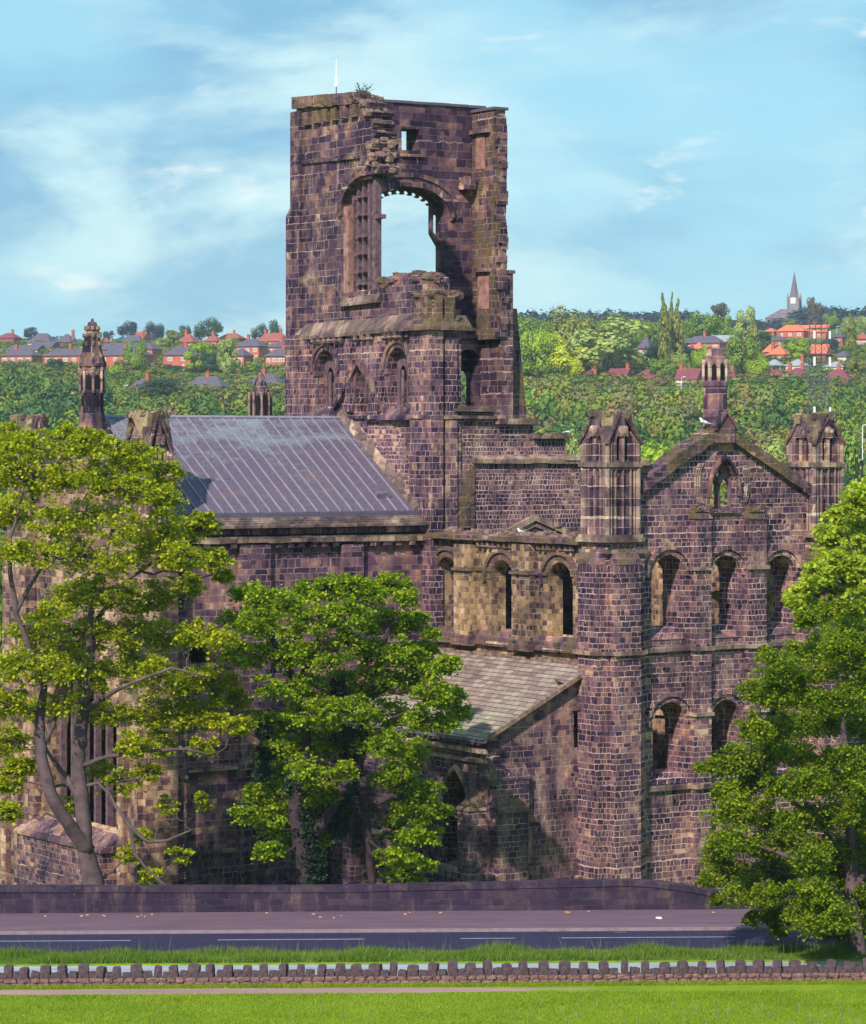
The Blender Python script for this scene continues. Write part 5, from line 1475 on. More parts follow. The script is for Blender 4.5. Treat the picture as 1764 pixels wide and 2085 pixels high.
# lane dashes
for a, b in ((-20.6, -13.2), (-9.4, -3.0), (1.2, 3.6), (5.6, 13.2), (16.4, 24), (-33, -26), (28, 35)):
    m = MB(); m.hexa([(a, 128.55, zn(a) + .024), (b, 128.55, zn(b) + .024), (b, 128.67, zn(b) + .024), (a, 128.67, zn(a) + .024), (a, 128.55, zn(a) + .028), (b, 128.55, zn(b) + .028), (b, 128.67, zn(b) + .028), (a, 128.67, zn(a) + .028)])
    tag(m.build('lane_marking', 'road_paint'), kind='structure')
m = MB()
for k in range(6): m.box(xw(1252, 130.2) + k * .085, xw(1252, 130.2) + k * .085 + .045, 129.95, 130.3, zn(8) + .015, zn(8) + .035)
m.box(xw(1252, 130.2) - .03, xw(1252, 130.2) + .53, 129.9, 129.95, zn(8) + .01, zn(8) + .036); m.box(xw(1252, 130.2) - .03, xw(1252, 130.2) + .53, 130.3, 130.35, zn(8) + .01, zn(8) + .036)
tag(m.build('drain_grate', 'steel_grey'), 'iron drain grating in the gutter of the road', 'drain')
# litter on the pavement
for k, (px_, py_) in enumerate(((1342, 1877),)):
    y_ = 133.0; x_ = xw(px_, y_); m = MB(); m.rock((x_, y_, zn(x_) + .17), (.26, .16, .07), .2)
    tag(m.build('litter', 'litter_white'), 'crumpled white litter lying on the pavement by the road wall', 'litter')
for k in range(26):
    pass
m = MB(); rr = random.Random(4)
for k in range(28):
    x_ = rr.uniform(-24, 22); y_ = 135.2 - abs(rr.gauss(0, 1)) * 1.0
    m.rock((x_, y_, zn(x_) + .15), (rr.uniform(.06, .16), .1, .04), .2, rr)
tag(m.build('fallen_leaves', 'fence_wood'), 'scattered brown fallen leaves and scraps along the pavement', 'leaves', kind='stuff')

# ------------------------------------------------------------ ROAD WALL in front of the abbey
rwl = MB()
def wall_y(X): return 135.6 + (0 if X < 8 else (X - 8) ** 2 * .012)
def wall_top(X):
    py = 1806 if X < -5 else (1806 - (X + 5) / 14 * 13 if X < 9 else (1793 + (X - 9) ** 1.7 * 2.1))
    return zw(min(py, 1846), wall_y(X))
n = 70; xsn = [-60 + 100 * i / n for i in range(n + 1)]
cpm = MB()
for a, b in zip(xsn[:-1], xsn[1:]):
    ya, yb = wall_y(a), wall_y(b)
    rwl.hexa([(a, ya, zn(a) - .4), (b, yb, zn(b) - .4), (b, yb + .45, zn(b) - .4), (a, ya + .45, zn(a) - .4), (a, ya, wall_top(a) - .26), (b, yb, wall_top(b) - .26), (b, yb + .45, wall_top(b) - .26), (a, ya + .45, wall_top(a) - .26)])
x_ = -60
while x_ < 40:
    L = random.uniform(.85, 1.35); a, b = x_, x_ + L - .015; x_ += L
    ya, yb = wall_y(a), wall_y(b); j = random.uniform(-.008, .012)
    cpm.hexa([(a, ya - .05, wall_top(a) - .255), (b, yb - .05, wall_top(b) - .255), (b, yb + .5, wall_top(b) - .255), (a, ya + .5, wall_top(a) - .255), (a, ya - .03, wall_top(a) + j), (b, yb - .03, wall_top(b) + j), (b, yb + .48, wall_top(b) + .03), (a, ya + .48, wall_top(a) + .03)])
rwo = rwl.build('road_wall', 'road_wall_stone'); tag(rwo, 'long soot-stained stone wall, its colour darkened for shade, with flat coping behind the pavement', 'wall')
cpm.build('coping', 'road_wall_stone', rwo)
# raised churchyard ground just behind it
# ------------------------------------------------------------ LOW WALL with upright coping stones
lw = empty('low_wall', (0, 119.7, .50), label='low rustic stone wall with tooth-like upright coping stones beside the lawn', cat='wall')
base = MB(); rr = random.Random(9)
YL = 0.0
def lz(X): return .0075 * X
for row in range(2):
    x_ = -23.0
    while x_ < 23:
        L = rr.uniform(.3, .6); h_ = .2
        base.rock((x_ + L / 2, rr.uniform(-.03, .03), lz(x_) + .06 + row * .19), (L * .96, .46, h_), .10, rr); x_ += L
base.box(-23, 23, -.12, .16, -.25, .2)
base.build('wall_base', 'low_wall_stone', lw)
x_ = -22.6; protos = []
for k in range(5):
    m = MB(); m.rock((0, 0, .30), (.36 + .05 * (k % 3), .40, .62 + .05 * (k % 2)), .09, rr); protos.append(('coping_stone', m.build('coping_stone', 'cope_stone', lw)))
fill = []
for k in range(4):
    m = MB(); m.rock((0, 0, .14), (.40, .38, .36), .10, rr); fill.append(('filler_stone', m.build('filler_stone', 'cope_stone', lw)))
i = 0; used = set()
def put_part(lst, k, x, z, s):
    nm, o = lst[k % len(lst)]
    if o.name in used: o = o.copy(); COL.objects.link(o); o.parent = lw
    used.add(o.name); o.location = (x, rr.uniform(-.03, .03), z); o.rotation_euler = (rr.uniform(-.07, .07), rr.uniform(-.13, .13), rr.uniform(-.3, .3)); o.scale = s
while x_ < 22.6:
    put_part(protos, i, x_, lz(x_) + .29, (rr.uniform(.70, 1.15), 1, rr.uniform(.76, .98)))
    put_part(fill, i, x_ + .40, lz(x_) + .30, (rr.uniform(.8, 1.05), 1, rr.uniform(.75, 1.0)))
    x_ += rr.uniform(.66, .86); i += 1
# ------------------------------------------------------------ GRASS
def blades(name, mat, n, x0, x1, y0, y1, h0, h1, zf, w=.012, lean=.35, clump=None):
    X = RNG.uniform(x0, x1, n); Y = RNG.uniform(y0, y1, n)
    H = RNG.uniform(h0, h1, n)
    if clump is not None:
        f = np.array([clump(a, b) for a, b in zip(X, Y)]); H = H * f
    Z = zf(X, Y)
    A = RNG.uniform(0, math.pi * 2, n); dx, dy = np.cos(A) * w, np.sin(A) * w
    L = RNG.normal(size=(n, 2)) * lean * H[:, None]
    V = np.empty((n, 3, 3))
    V[:, 0] = np.stack([X - dx, Y - dy, Z - .02], 1); V[:, 1] = np.stack([X + dx, Y + dy, Z - .02], 1); V[:, 2] = np.stack([X + L[:, 0], Y + L[:, 1], Z + H], 1)
    return quads(name, V.reshape(-1, 3), mat, nv=3)
lawn = blades('grass', 'grass_blade', 150000, -22, 22, 106.5, 117.6, .05, .14, lambda X, Y: .5 + .006 * X, .016, .5, lambda a, b: .7 + .8 * max(0, noise.noise(Vector((a * .35, b * .8, 1)))))
tag(lawn, 'bright mown lawn grass in the foreground', 'grass', kind='stuff')
strip = blades('grass', 'grass_blade', 36000, -22, 22, 118.8, 119.6, .05, .15, lambda X, Y: .5 + .006 * X, .016, .5)
tag(strip, 'narrow strip of short grass at the foot of the low toothed wall', 'grass', kind='stuff')
vb = blades('grass', 'verge_blade', 60000, -22, 22, 122.3, 124.8, .08, .32, lambda X, Y: .92 + .006 * X, .018, .45, lambda a, b: .45 + 1.3 * max(0, .35 + noise.noise(Vector((a * .5, b * .6, 4)))))
tag(vb, 'long unmown grass on the verge between road and footpath', 'grass', kind='stuff')
vs_ = blades('grass_stems', 'verge_blade', 900, -22, 22, 122.6, 124.7, .5, .95, lambda X, Y: .92 + .006 * X, .012, .2, lambda a, b: .5 + 1.0 * max(0, .3 + noise.noise(Vector((a * .7, b, 9)))))
tag(vs_, 'thin tall seed stems rising from the roadside verge', 'grass', kind='stuff')
# lawn stalks and dandelion clocks
m = MB(); rr = random.Random(21)
for k in range(150):
    x_ = rr.uniform(-18, 18) if rr.random() < .35 else rr.uniform(3, 19); y_ = rr.uniform(107.5, 114.5); z_ = .5 + .006 * x_
    h_ = rr.uniform(.15, .38); m.tube([(x_, y_, z_), (x_ + rr.uniform(-.08, .08), y_, z_ + h_)], [.012, .006], 3)
tag(m.build('grass_stems', 'dry_stem' if 'dry_stem' in MATS else 'kerb_stone'), 'pale dry grass stalks standing in the lawn', 'grass', kind='stuff')
# ------------------------------------------------------------ NEAR TREES
def near_tree(name, Y, label, cat, leafmat, blobs, trunk, limbs, leaf=.2, per=42, pads=26, barkm='bark', flat=.3, sparse=None, ivy=None, extra=None, rb=.075, hollow=.45, rs=1.18):
    """blobs: (px, py, r_px[, depth offset]) sizes read on the photograph; the crown is built round as deep as it is wide"""
    base = trunk[0]; bx, bz = xw(base[0], Y), zw(base[1], Y)
    root = empty(name, (bx, Y, bz), label=label, cat=cat)
    org = Vector((bx, Y, bz)); k = Y / 6000
    cs = []
    centres = []
    rnd = random.Random(len(blobs) * 7 + 3)
    for i, b in enumerate(blobs):
        dy = b[3] if len(b) > 3 and b[3] is not None else rnd.uniform(-3.0, 3.4)
        dens = b[4] if len(b) > 4 else 1.0
        Yb = Y + dy
        c = np.array([xw(b[0], Yb), Yb, zw(b[1], Yb)]) - np.array(org)
        r = b[2] * Yb / 6000 * rs
        centres.append((c, r))
        cs.append(pad_centres(c, r, max(4, int(pads * dens)), per, flat, .62, hollow))
    C = np.concatenate(cs)
    V = leaf_quads(C, leaf, .3)
    crown = quads('crown', V, leafmat, root)
    tm = MB()
    paths = []
    for lm in limbs:
        pts = []; rad = []
        for q in lm:
            Yq = Y + (q[3] if len(q) > 3 else 0)
            pts.append(Vector((xw(q[0], Yq), Yq, zw(q[1], Yq))) - org); rad.append(q[2] * k)
        # refine with a slight wander
        P2, R2 = [], []
        for a, b, ra, rb_ in zip(pts[:-1], pts[1:], rad[:-1], rad[1:]):
            for j in range(3):
                t = j / 3; p = a.lerp(b, t) + (Vector((rnd.uniform(-1, 1), rnd.uniform(-1, 1), 0)) * .06 if j else Vector())
                P2.append(p); R2.append(ra + (rb_ - ra) * t)
        P2.append(pts[-1]); R2.append(rad[-1])
        tm.tube(P2, R2, 9); paths += list(zip(P2, R2))
    # boughs to every clump of leaves, twigs inside it
    for c, r in centres:
        cv = Vector(c)
        cand = [(p, rr_) for p, rr_ in paths if p.z < cv.z + .3] or paths
        p, pr = min(cand, key=lambda q: (q[0] - cv).length + rnd.uniform(0, .8))
        L = (cv - p).length
        if L > .4:
            w = wobble_path(p, cv, 6, .16, -.03); r0 = min(pr * .7, .035 + rb * L * .25)
            tm.tube(w, [r0 + (.02 - r0) * i / 6 for i in range(7)], 5)
            if L < 7: paths += [(w[j], r0 * .6) for j in (3, 4, 5)]
        for _ in range(7):
            d = Vector((rnd.gauss(0, 1), rnd.gauss(0, 1), rnd.gauss(.25, .7))).normalized() * r * rnd.uniform(.7, 1.05)
            w = wobble_path(cv, cv + d, 3, .25); tm.tube(w, [.03, .024, .017, .01], 4)
    tm.build('trunk', barkm, root, smooth=True, recalc=False)
    if ivy:
        cs = []
        for b in ivy:
            Yb = Y + (b[3] if len(b) > 3 else 0)
            c = np.array([xw(b[0], Yb), Yb, zw(b[1], Yb)]) - np.array(org)
            cs.append(pad_centres(c, b[2] * Yb / 6000, 30, 40, .8, .6, .3, 1.2))
        quads('ivy', leaf_quads(np.concatenate(cs), .13, .0), 'ivy_leaf', root)
    return root
LB = [(60, 915, 48), (125, 895, 42), (180, 905, 40), (235, 915, 42), (285, 935, 45), (335, 965, 34), (20, 890, 36), (15, 960, 45), (75, 975, 45), (140, 965, 40), (205, 975, 45), (265, 995, 45), (320, 1015, 40), (30, 1040, 45), (110, 1060, 48, None, .8), (180, 1050, 45), (250, 1075, 48, None, .8), (320, 1080, 45), (375, 1075, 40), (415, 1065, 30), (20, 1120, 40, None, .7), (90, 1130, 45, None, .7), (170, 1130, 48, None, .8), (235, 1140, 40, None, .7), (300, 1130, 45, None, .9), (370, 1130, 40), (430, 1135, 34), (455, 1170, 18),
      (150, 1215, 45), (210, 1205, 48), (270, 1225, 45), (330, 1210, 40, None, .8), (390, 1190, 30, None, .7), (110, 1250, 40, None, .8), (60, 1290, 48), (130, 1300, 48), (200, 1290, 45), (270, 1290, 48), (335, 1290, 42), (400, 1290, 36, None, .7), (455, 1300, 30, None, .6), (40, 1360, 45), (110, 1360, 48), (180, 1370, 48), (250, 1360, 48), (320, 1370, 45), (385, 1385, 45), (445, 1390, 38), (480, 1420, 26),
      (15, 1430, 40), (60, 1440, 36, None, .7), (130, 1430, 36, None, .6), (230, 1450, 40, None, .7), (300, 1450, 42, None, .9), (365, 1450, 45), (430, 1460, 40), (485, 1475, 26), (20, 1510, 36), (15, 1590, 30), (40, 1560, 26), (270, 1520, 38, None, .6), (330, 1510, 34, None, .5), (410, 1520, 30, None, .4), (250, 1590, 34, None, .5), (300, 1570, 26, None, .4), (15, 1650, 22), (200, 1560, 30, 3, .5), (340, 1640, 24, None, .3), (290, 1700, 24, None, .3), (260, 1740, 22, None, .4), (370, 1740, 24, None, .25), (300, 1780, 24, None, .3), (410, 1630, 20, None, .3), (150, 1640, 30, 3, .4)]
LL = [[(190, 1815, 26), (183, 1770, 20), (172, 1720, 17), (170, 1670, 16), (163, 1600, 15), (160, 1540, 14), (163, 1500, 14), (170, 1450, 12), (178, 1400, 9), (185, 1340, 8, .8), (182, 1270, 7, 1), (190, 1200, 6, 1), (215, 1130, 5, 1.4), (235, 1060, 3.5, 1.6)],
      [(180, 1735, 17), (150, 1695, 14, -.5), (120, 1650, 13.5, -1), (98, 1600, 13, -1.2), (86, 1550, 12, -1.2), (80, 1500, 11.5, -1.2), (82, 1450, 10, -1.2), (90, 1400, 7, -1), (60, 1320, 6, -1.2), (32, 1250, 6, -1.4), (22, 1180, 5, -1.4), (18, 1100, 4, -1.5), (40, 1030, 3, -1.2)],
      [(96, 1510, 6, -1.2), (112, 1460, 5, -.8), (140, 1420, 5, -.5), (150, 1380, 4, 0), (120, 1300, 3, 0)], [(160, 1620, 8), (140, 1590, 6, .5), (118, 1560, 5, .8), (90, 1520, 3, .9)],
      [(182, 1340, 6, 1), (198, 1260, 5, 1.5), (260, 1180, 4.5, 2), (330, 1130, 3.5, 2), (400, 1100, 2.5, 2)], [(170, 1450, 7), (210, 1420, 5, -1), (270, 1390, 4, -2), (350, 1360, 3, -2.2), (430, 1380, 2, -2)],
      [(168, 1560, 6), (220, 1540, 4.5, -1), (290, 1530, 3.5, -1.5), (380, 1525, 3, -1.6), (440, 1540, 2, -1.6)], [(225, 1620, 3, -.5), (262, 1680, 4.5, -1), (300, 1715, 4, -1.2), (340, 1712, 3, -1.2), (390, 1690, 2, -1)], [(172, 1600, 4), (200, 1595, 3.5), (225, 1620, 3, -.5)], [(262, 1680, 4, -1), (275, 1740, 3.5, -1), (310, 1780, 3, -1), (345, 1812, 2.5, -1)],
      [(32, 1250, 5, -1.4), (70, 1180, 4, -1), (110, 1110, 3.5, -1), (150, 1040, 3, -1)]]
near_tree('sycamore_tree', 139.5, 'large spreading sycamore with forked grey trunk in front of the chancel', 'tree', 'sycamore_leaf', LB, [(190, 1815)], LL, leaf=.165, per=56, pads=30, rs=1.12)
MBL = [(500, 1205, 26), (540, 1210, 36), (585, 1225, 36), (630, 1200, 32), (665, 1195, 36), (710, 1190, 26), (755, 1205, 36), (800, 1190, 32), (825, 1215, 24), (480, 1260, 36), (530, 1265, 42), (590, 1270, 42), (650, 1260, 42), (710, 1255, 42), (770, 1265, 42), (825, 1265, 30), (850, 1255, 20), (480, 1330, 34), (530, 1330, 40), (590, 1330, 42), (650, 1330, 42), (710, 1320, 42), (770, 1330, 42), (820, 1330, 36), (860, 1320, 24), (880, 1290, 16), (870, 1360, 36), (910, 1350, 26), (820, 1390, 40), (880, 1410, 38), (915, 1420, 30), (935, 1450, 20), (760, 1390, 42), (700, 1390, 42), (640, 1400, 42), (590, 1400, 38, None, .7), (545, 1400, 30, None, .6),
       (620, 1450, 40), (670, 1450, 40), (730, 1450, 42), (790, 1455, 42), (850, 1470, 36, None, .8), (905, 1470, 24), (570, 1470, 36), (530, 1470, 30, None, .6), (560, 1520, 38), (610, 1520, 42), (670, 1510, 42), (730, 1510, 42), (790, 1520, 40), (840, 1530, 34), (560, 1570, 36), (620, 1570, 40), (530, 1620, 36), (580, 1625, 42), (640, 1620, 42), (500, 1655, 26), (545, 1670, 36), (610, 1675, 40), (660, 1660, 34), (580, 1710, 30), (640, 1700, 30), (545, 1730, 24), (690, 1570, 34, None, .6), (800, 1580, 38), (828, 1580, 34), (868, 1610, 32), (830, 1630, 38), (858, 1650, 36), (898, 1650, 20), (810, 1690, 32, None, .7), (838, 1700, 34, None, .7), (878, 1700, 24, None, .6), (790, 1740, 26, None, .5), (823, 1750, 28, None, .6), (868, 1760, 22, None, .6), (800, 1780, 20, None, .4), (848, 1790, 18, None, .6)]
ML = [[(625, 1815, 20), (620, 1760, 18), (610, 1700, 16), (600, 1640, 14), (610, 1580, 12), (625, 1520, 10), (620, 1460, 9), (605, 1400, 8), (640, 1330, 6), (660, 1270, 4)], [(605, 1400, 7), (590, 1360, 7, -1), (560, 1310, 5.5, -1.2), (530, 1270, 4, -1.4)], [(640, 1700, 12), (690, 1620, 11, .5), (730, 1560, 11, .8), (740, 1490, 10, .8), (745, 1420, 8, .8), (770, 1350, 6, .5), (790, 1280, 4, .3)], [(745, 1430, 6, .8), (800, 1390, 5, 1), (850, 1370, 4, 1), (890, 1350, 3, 1)], [(740, 1650, 9, 1.5), (800, 1620, 5, 1), (860, 1640, 4, 1), (890, 1680, 3, 1)], [(760, 1810, 8, 1.8), (752, 1740, 8, 1.8), (745, 1650, 9, 1.5), (738, 1580, 9, 1)]]
near_tree('ivy_clad_tree', 141.0, 'rounded green tree with ivy-smothered lower stem before the chapel', 'tree', 'midtree_leaf', MBL, [(625, 1815)], ML, leaf=.16, per=56, pads=29, rs=1.1, barkm='dark_bark',
          ivy=[(630, 1790, 28), (632, 1750, 30), (625, 1700, 28), (618, 1650, 26), (600, 1600, 22), (700, 1640, 26, 1), (705, 1590, 30, 1), (712, 1550, 28, 1), (690, 1680, 24, 1), (545, 1530, 22), (535, 1575, 20), (720, 1510, 20, 1), (640, 1780, 26), (690, 1400, 20), (535, 1490, 18), (700, 1500, 22)])
# lime tree at the right, dense egg of fine leaf
rr = random.Random(33); RB = []
edge = [(1290, 1690, 1764), (1325, 1610, 1790), (1360, 1555, 1810), (1420, 1530, 1830), (1480, 1510, 1840), (1540, 1460, 1850), (1600, 1475, 1860), (1660, 1470, 1860), (1720, 1445, 1860), (1775, 1455, 1850), (1820, 1500, 1840), (1860, 1560, 1820), (1885, 1640, 1790)]
for py_, l, r in edge:
    x_ = l + 22
    while x_ < r:
        RB.append((x_ + rr.uniform(-10, 10), py_ + rr.uniform(-14, 14), rr.uniform(30, 40), rr.uniform(-4.5, 4.5) * (1 - ((x_ - 1660) / 260) ** 2 * .5)))
        x_ += 44
RB += [(1440, 1560, 16), (1425, 1562, 9), (1450, 1790, 20), (1435, 1790, 10), (1460, 1830, 12), (1480, 1610, 20), (1690, 1238, 20), (1640, 1262, 20), (1730, 1235, 22), (1560, 1330, 14), (1530, 1870, 14), (1700, 1895, 20), (1590, 1892, 16)]
RL = [[(1757, 1985, 20), (1750, 1930, 15), (1742, 1880, 14), (1735, 1820, 13), (1738, 1740, 11), (1730, 1650, 9), (1725, 1550, 7), (1715, 1450, 5), (1700, 1340, 3)], [(1740, 1860, 9), (1690, 1800, 6, -1), (1620, 1750, 5, -1.5), (1540, 1720, 3, -1.6)], [(1738, 1780, 8), (1680, 1690, 5, 1), (1600, 1620, 4, 1.2), (1530, 1570, 2.5, 1)], [(1735, 1820, 8), (1790, 1740, 6, -.5), (1810, 1640, 4, -.5)]]
near_tree('lime_tree', 123.4, 'dense egg-shaped lime tree with fresh small leaves rising over the verge', 'tree', 'lime_leaf', RB, [(1757, 1985)], RL, leaf=.12, per=62, pads=40, barkm='bark', flat=.45, hollow=.2, rs=1.25)
BB = [(1745, 1025, 30), (1775, 1010, 40), (1715, 1050, 30), (1755, 1075, 40), (1700, 1095, 32), (1740, 1130, 42), (1690, 1145, 34), (1665, 1165, 26), (1720, 1185, 42), (1770, 1190, 42), (1670, 1205, 34), (1635, 1205, 26), (1618, 1222, 16), (1700, 1235, 34), (1650, 1250, 26), (1750, 1250, 40), (1790, 1100, 50), (1730, 1310, 30), (1764, 1320, 30), (1800, 1260, 50), (1690, 1290, 20), (1820, 1160, 60), (1810, 1040, 40)]
BL = [[(1850, 1830, 22), (1845, 1600, 18), (1830, 1400, 14), (1810, 1250, 10), (1790, 1130, 7), (1775, 1040, 4)], [(1830, 1400, 10), (1770, 1300, 7), (1720, 1230, 5), (1660, 1210, 3)]]
near_tree('maple_tree', 138.0, 'bright yellow-green large-leaved tree behind the egg-shaped lime at the right edge', 'tree', 'bright_leaf', BB, [(1850, 1830)], BL, leaf=.22, per=44, pads=32, barkm='bark')
# ------------------------------------------------------------ THE HILLSIDE BEYOND
def solveY(px, py, lo=600, hi=2050):
    """distance at which the line of sight through a point of the hillside meets the ground"""
    best = None; Y = lo
    prev = None
    while Y <= hi:
        d = gz(xw(px, Y), Y) - zw(py, Y)
        if prev is not None and prev < 0 <= d: return Y
        prev = d; Y += 4
        if best is None or d > best[0]: best = (d, Y)
    return best[1]
def Lz(x, y): return x * .3509, 619 + y * .3509
def Rz(x, y): return 1026 + x * .4183, 521 + y * .4183

HOUSES = []
def house(side, label, x0, x1, base, eave, ridge, wall='red_brick', roof='slate_roof', chim=(), rz=-24, hip=True, cols=3, rows=2, cat='house', group=None, D=7.5, chmat='chimney_brick'):
    f = Lz if side == 'L' else Rz
    (pa, pb), (pc, pe), (_, pr) = f(x0, base), f(x1, eave), f(0, ridge)
    pm = (pa + pc) / 2
    Y = solveY(pm, pb) - 1
    k = Y / 6000
    rr_ = R(rz)
    tot = (pc - pa) * k
    W = (tot - D * abs(math.sin(rr_))) / math.cos(rr_)
    if W < 4: D = 5.0; W = max(4.0, (tot - D * abs(math.sin(rr_))) / math.cos(rr_))
    hE = (pb - pe) * k; hR = (pe - pr) * k
    X, Z = xw(pm, Y), zw(pb, Y)
    root = empty('house' if cat == 'house' else cat, (X, Y + D * .4, Z), rr_, label=label, cat=cat, group=group)
    m = MB(); w2, d2 = W / 2, D / 2
    m.box(-w2, w2, -d2, d2, -5, hE)
    if not hip:
        m.add([(-w2, -d2, hE), (-w2, d2, hE), (-w2, 0, hE + hR), (-w2 + .2, -d2, hE), (-w2 + .2, d2, hE), (-w2 + .2, 0, hE + hR)], [(0, 1, 2), (3, 5, 4), (0, 3, 4, 1), (1, 4, 5, 2), (2, 5, 3, 0)])
        m.add([(w2, -d2, hE), (w2, d2, hE), (w2, 0, hE + hR), (w2 - .2, -d2, hE), (w2 - .2, d2, hE), (w2 - .2, 0, hE + hR)], [(0, 1, 2), (3, 5, 4), (0, 3, 4, 1), (1, 4, 5, 2), (2, 5, 3, 0)])
    m.build('wall', wall, root)
    m = MB(); o = .45; ix = (d2 * .85 if hip else -.3)
    ix = min(ix, w2 - .3)
    vs = [(-w2 - o, -d2 - o, hE - .05), (w2 + o, -d2 - o, hE - .05), (w2 + o, d2 + o, hE - .05), (-w2 - o, d2 + o, hE - .05),
          (-w2 - o, -d2 - o, hE + .12), (w2 + o, -d2 - o, hE + .12), (w2 + o, d2 + o, hE + .12), (-w2 - o, d2 + o, hE + .12), (-w2 + ix, 0, hE + hR), (w2 - ix, 0, hE + hR)]
    m.add(vs, [(0, 3, 2, 1), (0, 1, 5, 4), (1, 2, 6, 5), (2, 3, 7, 6), (3, 0, 4, 7), (4, 5, 9, 8), (6, 7, 8, 9), (5, 6, 9), (7, 4, 8)])
    ro = m.build('roof', roof, root)
    for c in chim:
        m = MB(); cx = -w2 + W * c; m.box(cx - .55, cx + .55, -.4, .4, hE, hE + hR + 1.5); m.box(cx - .65, cx + .65, -.5, .5, hE + hR + 1.35, hE + hR + 1.6)
        for q in (-.3, .3): m.rings(cx + q, 0, [(.14, hE + hR + 1.5), (.12, hE + hR + 2.1)], 6)
        m.build('chimney', chmat, ro)
    if rows:
        proto = None
        for r in range(rows):
            for c in range(cols):
                cx = -w2 + W * (c + .5) / cols; zc = (hE - 1.5) if r == 0 else hE - 4.2
                if zc < .6: continue
                if proto is None:
                    p = MB(); p.box(-.85, .85, -.06, .05, -.65, .65); proto = p.build('window', 'white_paint', root)
                    g = MB(); g.box(-.68, -.08, -.09, -.05, -.5, .5); g.box(.08, .68, -.09, -.05, -.5, .5); gp = g.build('pane', 'window_glass', proto)
                    o1, g1 = proto, gp
                else:
                    o1 = proto.copy(); COL.objects.link(o1); g1 = gp.copy(); COL.objects.link(g1); g1.parent = o1
                if r == 1 and c == cols // 2:
                    o1.scale = (.55, 1, 1.6); o1.location = (cx, -d2 - .04, zc - .3)
                else: o1.location = (cx, -d2 - .04, zc); o1.scale = (random.uniform(.8, 1.15), 1, 1)
    return root
G1 = 'brick houses on the far hillside'
H = house
H('L', 'long brick semi with slate hipped roof at the left edge of the estate', 0, 240, 362, 300, 260, chim=(.33,), cols=4, group=G1)
H('L', 'brick house partly behind the tall crocketed pinnacle', 248, 560, 368, 300, 257, chim=(.5,), cols=5, group=G1)
H('L', 'brick house right of the tall pinnacle, half hidden by a dark round tree', 566, 885, 362, 298, 255, chim=(.5,), cols=4, group=G1)
H('L', 'long slate-roofed terrace standing just behind the house right of the tall pinnacle', 512, 938, 330, 265, 224, chim=(), cols=6, group=G1)
H('L', 'brick house between the round dark tree and the bright green tree', 945, 1232, 385, 296, 243, chim=(.45,), cols=3, group=G1)
H('L', 'brick house with small hipped roof right of the two leafy garden trees', 1330, 1465, 382, 300, 254, cols=2, group=G1)
H('L', 'broad orange-red brick house with white door above the garden trees', 1368, 1550, 328, 246, 200, chim=(.35,), cols=3, group=G1)
H('L', 'brick house with three white upper windows touching the tower edge', 1540, 1725, 384, 302, 255, chim=(.6,), cols=4, group=G1)
H('L', 'brick house with tall chimney right behind the one touching the tower edge', 1555, 1725, 300, 250, 215, chim=(.45,), cols=3, group=G1)
H('L', 'dark red-roofed house low on the skyline at the far left', -20, 118, 215, 198, 166, wall='magenta_brick', roof='plum_tile_roof', chim=(.7,), cols=2, rows=1, group=G1)
H('L', 'wide grey-roofed pair of houses on the left skyline', 158, 330, 245, 225, 168, wall='house_render', chim=(), cols=3, rows=1, group=G1)
H('L', 'grey-roofed house on the skyline beside the tall pinnacle', 320, 450, 245, 222, 172, wall='magenta_brick', chim=(.9,), cols=2, rows=1, group=G1)
H('L', 'pale gabled house low behind the leftmost long brick semi', 35, 265, 292, 268, 235, wall='house_render', hip=False, cols=3, rows=1, group=G1)
H('L', 'pale-walled gabled house behind the tall pinnacle on the left', 170, 345, 275, 252, 216, wall='house_render', hip=False, cols=2, rows=1, group=G1)
H('L', 'steep plum-roofed house on the ridge between two dark skyline trees', 690, 860, 232, 222, 178, wall='magenta_brick', roof='slate_roof', chim=(.9,), cols=2, rows=1, group=G1)
H('L', 'small red gabled house on the ridge beside the steep plum roof', 775, 870, 222, 200, 160, wall='red_brick', roof='red_tile_roof', cols=1, rows=1, hip=False, group=G1)
H('L', 'red hip-roofed house with tall chimney below the biggest skyline tree', 1022, 1160, 255, 222, 172, wall='magenta_brick', roof='red_tile_roof', chim=(.35,), cols=2, rows=1, group=G1)
H('L', 'red-tiled twin gabled house with white windows near the ridge', 1182, 1300, 250, 215, 180, wall='red_brick', roof='red_tile_roof', chim=(.4,), cols=2, rows=1, group=G1)
H('L', 'red-tiled house with squat chimney behind the twin gabled one', 1270, 1420, 215, 198, 168, wall='magenta_brick', roof='red_tile_roof', chim=(.6,), cols=2, rows=1, group=G1)
H('L', 'large red-tiled roof with chimney near the ridge left of the tower', 1485, 1690, 245, 216, 166, wall='red_brick', roof='red_tile_roof', chim=(.2, .75), cols=3, rows=1, group=G1)
H('L', 'orange-red garage-like house with red roof left of the dark skyline trees', 590, 640, 235, 222, 196, wall='red_brick', roof='red_tile_roof', cols=1, rows=1, group=G1)
G2 = 'grey hip-roofed bungalows at the wood edge'
H('L', 'grey hip-roofed bungalow half hidden by a dark tree at the wood edge', 748, 905, 508, 490, 430, chim=(.75,), cols=3, rows=1, group=G2)
H('L', 'grey hip-roofed bungalow with red chimney in the middle of the wood edge', 1072, 1335, 502, 480, 418, chim=(.5,), cols=4, rows=1, group=G2)
H('L', 'grey hip-roofed bungalow just right of the small dark pinnacle', 1430, 1665, 490, 468, 405, chim=(.4,), cols=4, rows=1, group=G2)
G3 = 'plum-roofed houses above the wood'
H('R', 'leftmost plum-roofed house peeping over the wood, its roof only', 368, 475, 605, 592, 556, wall='magenta_brick', roof='plum_tile_roof', chim=(.9,), cols=2, rows=1, group=G3)
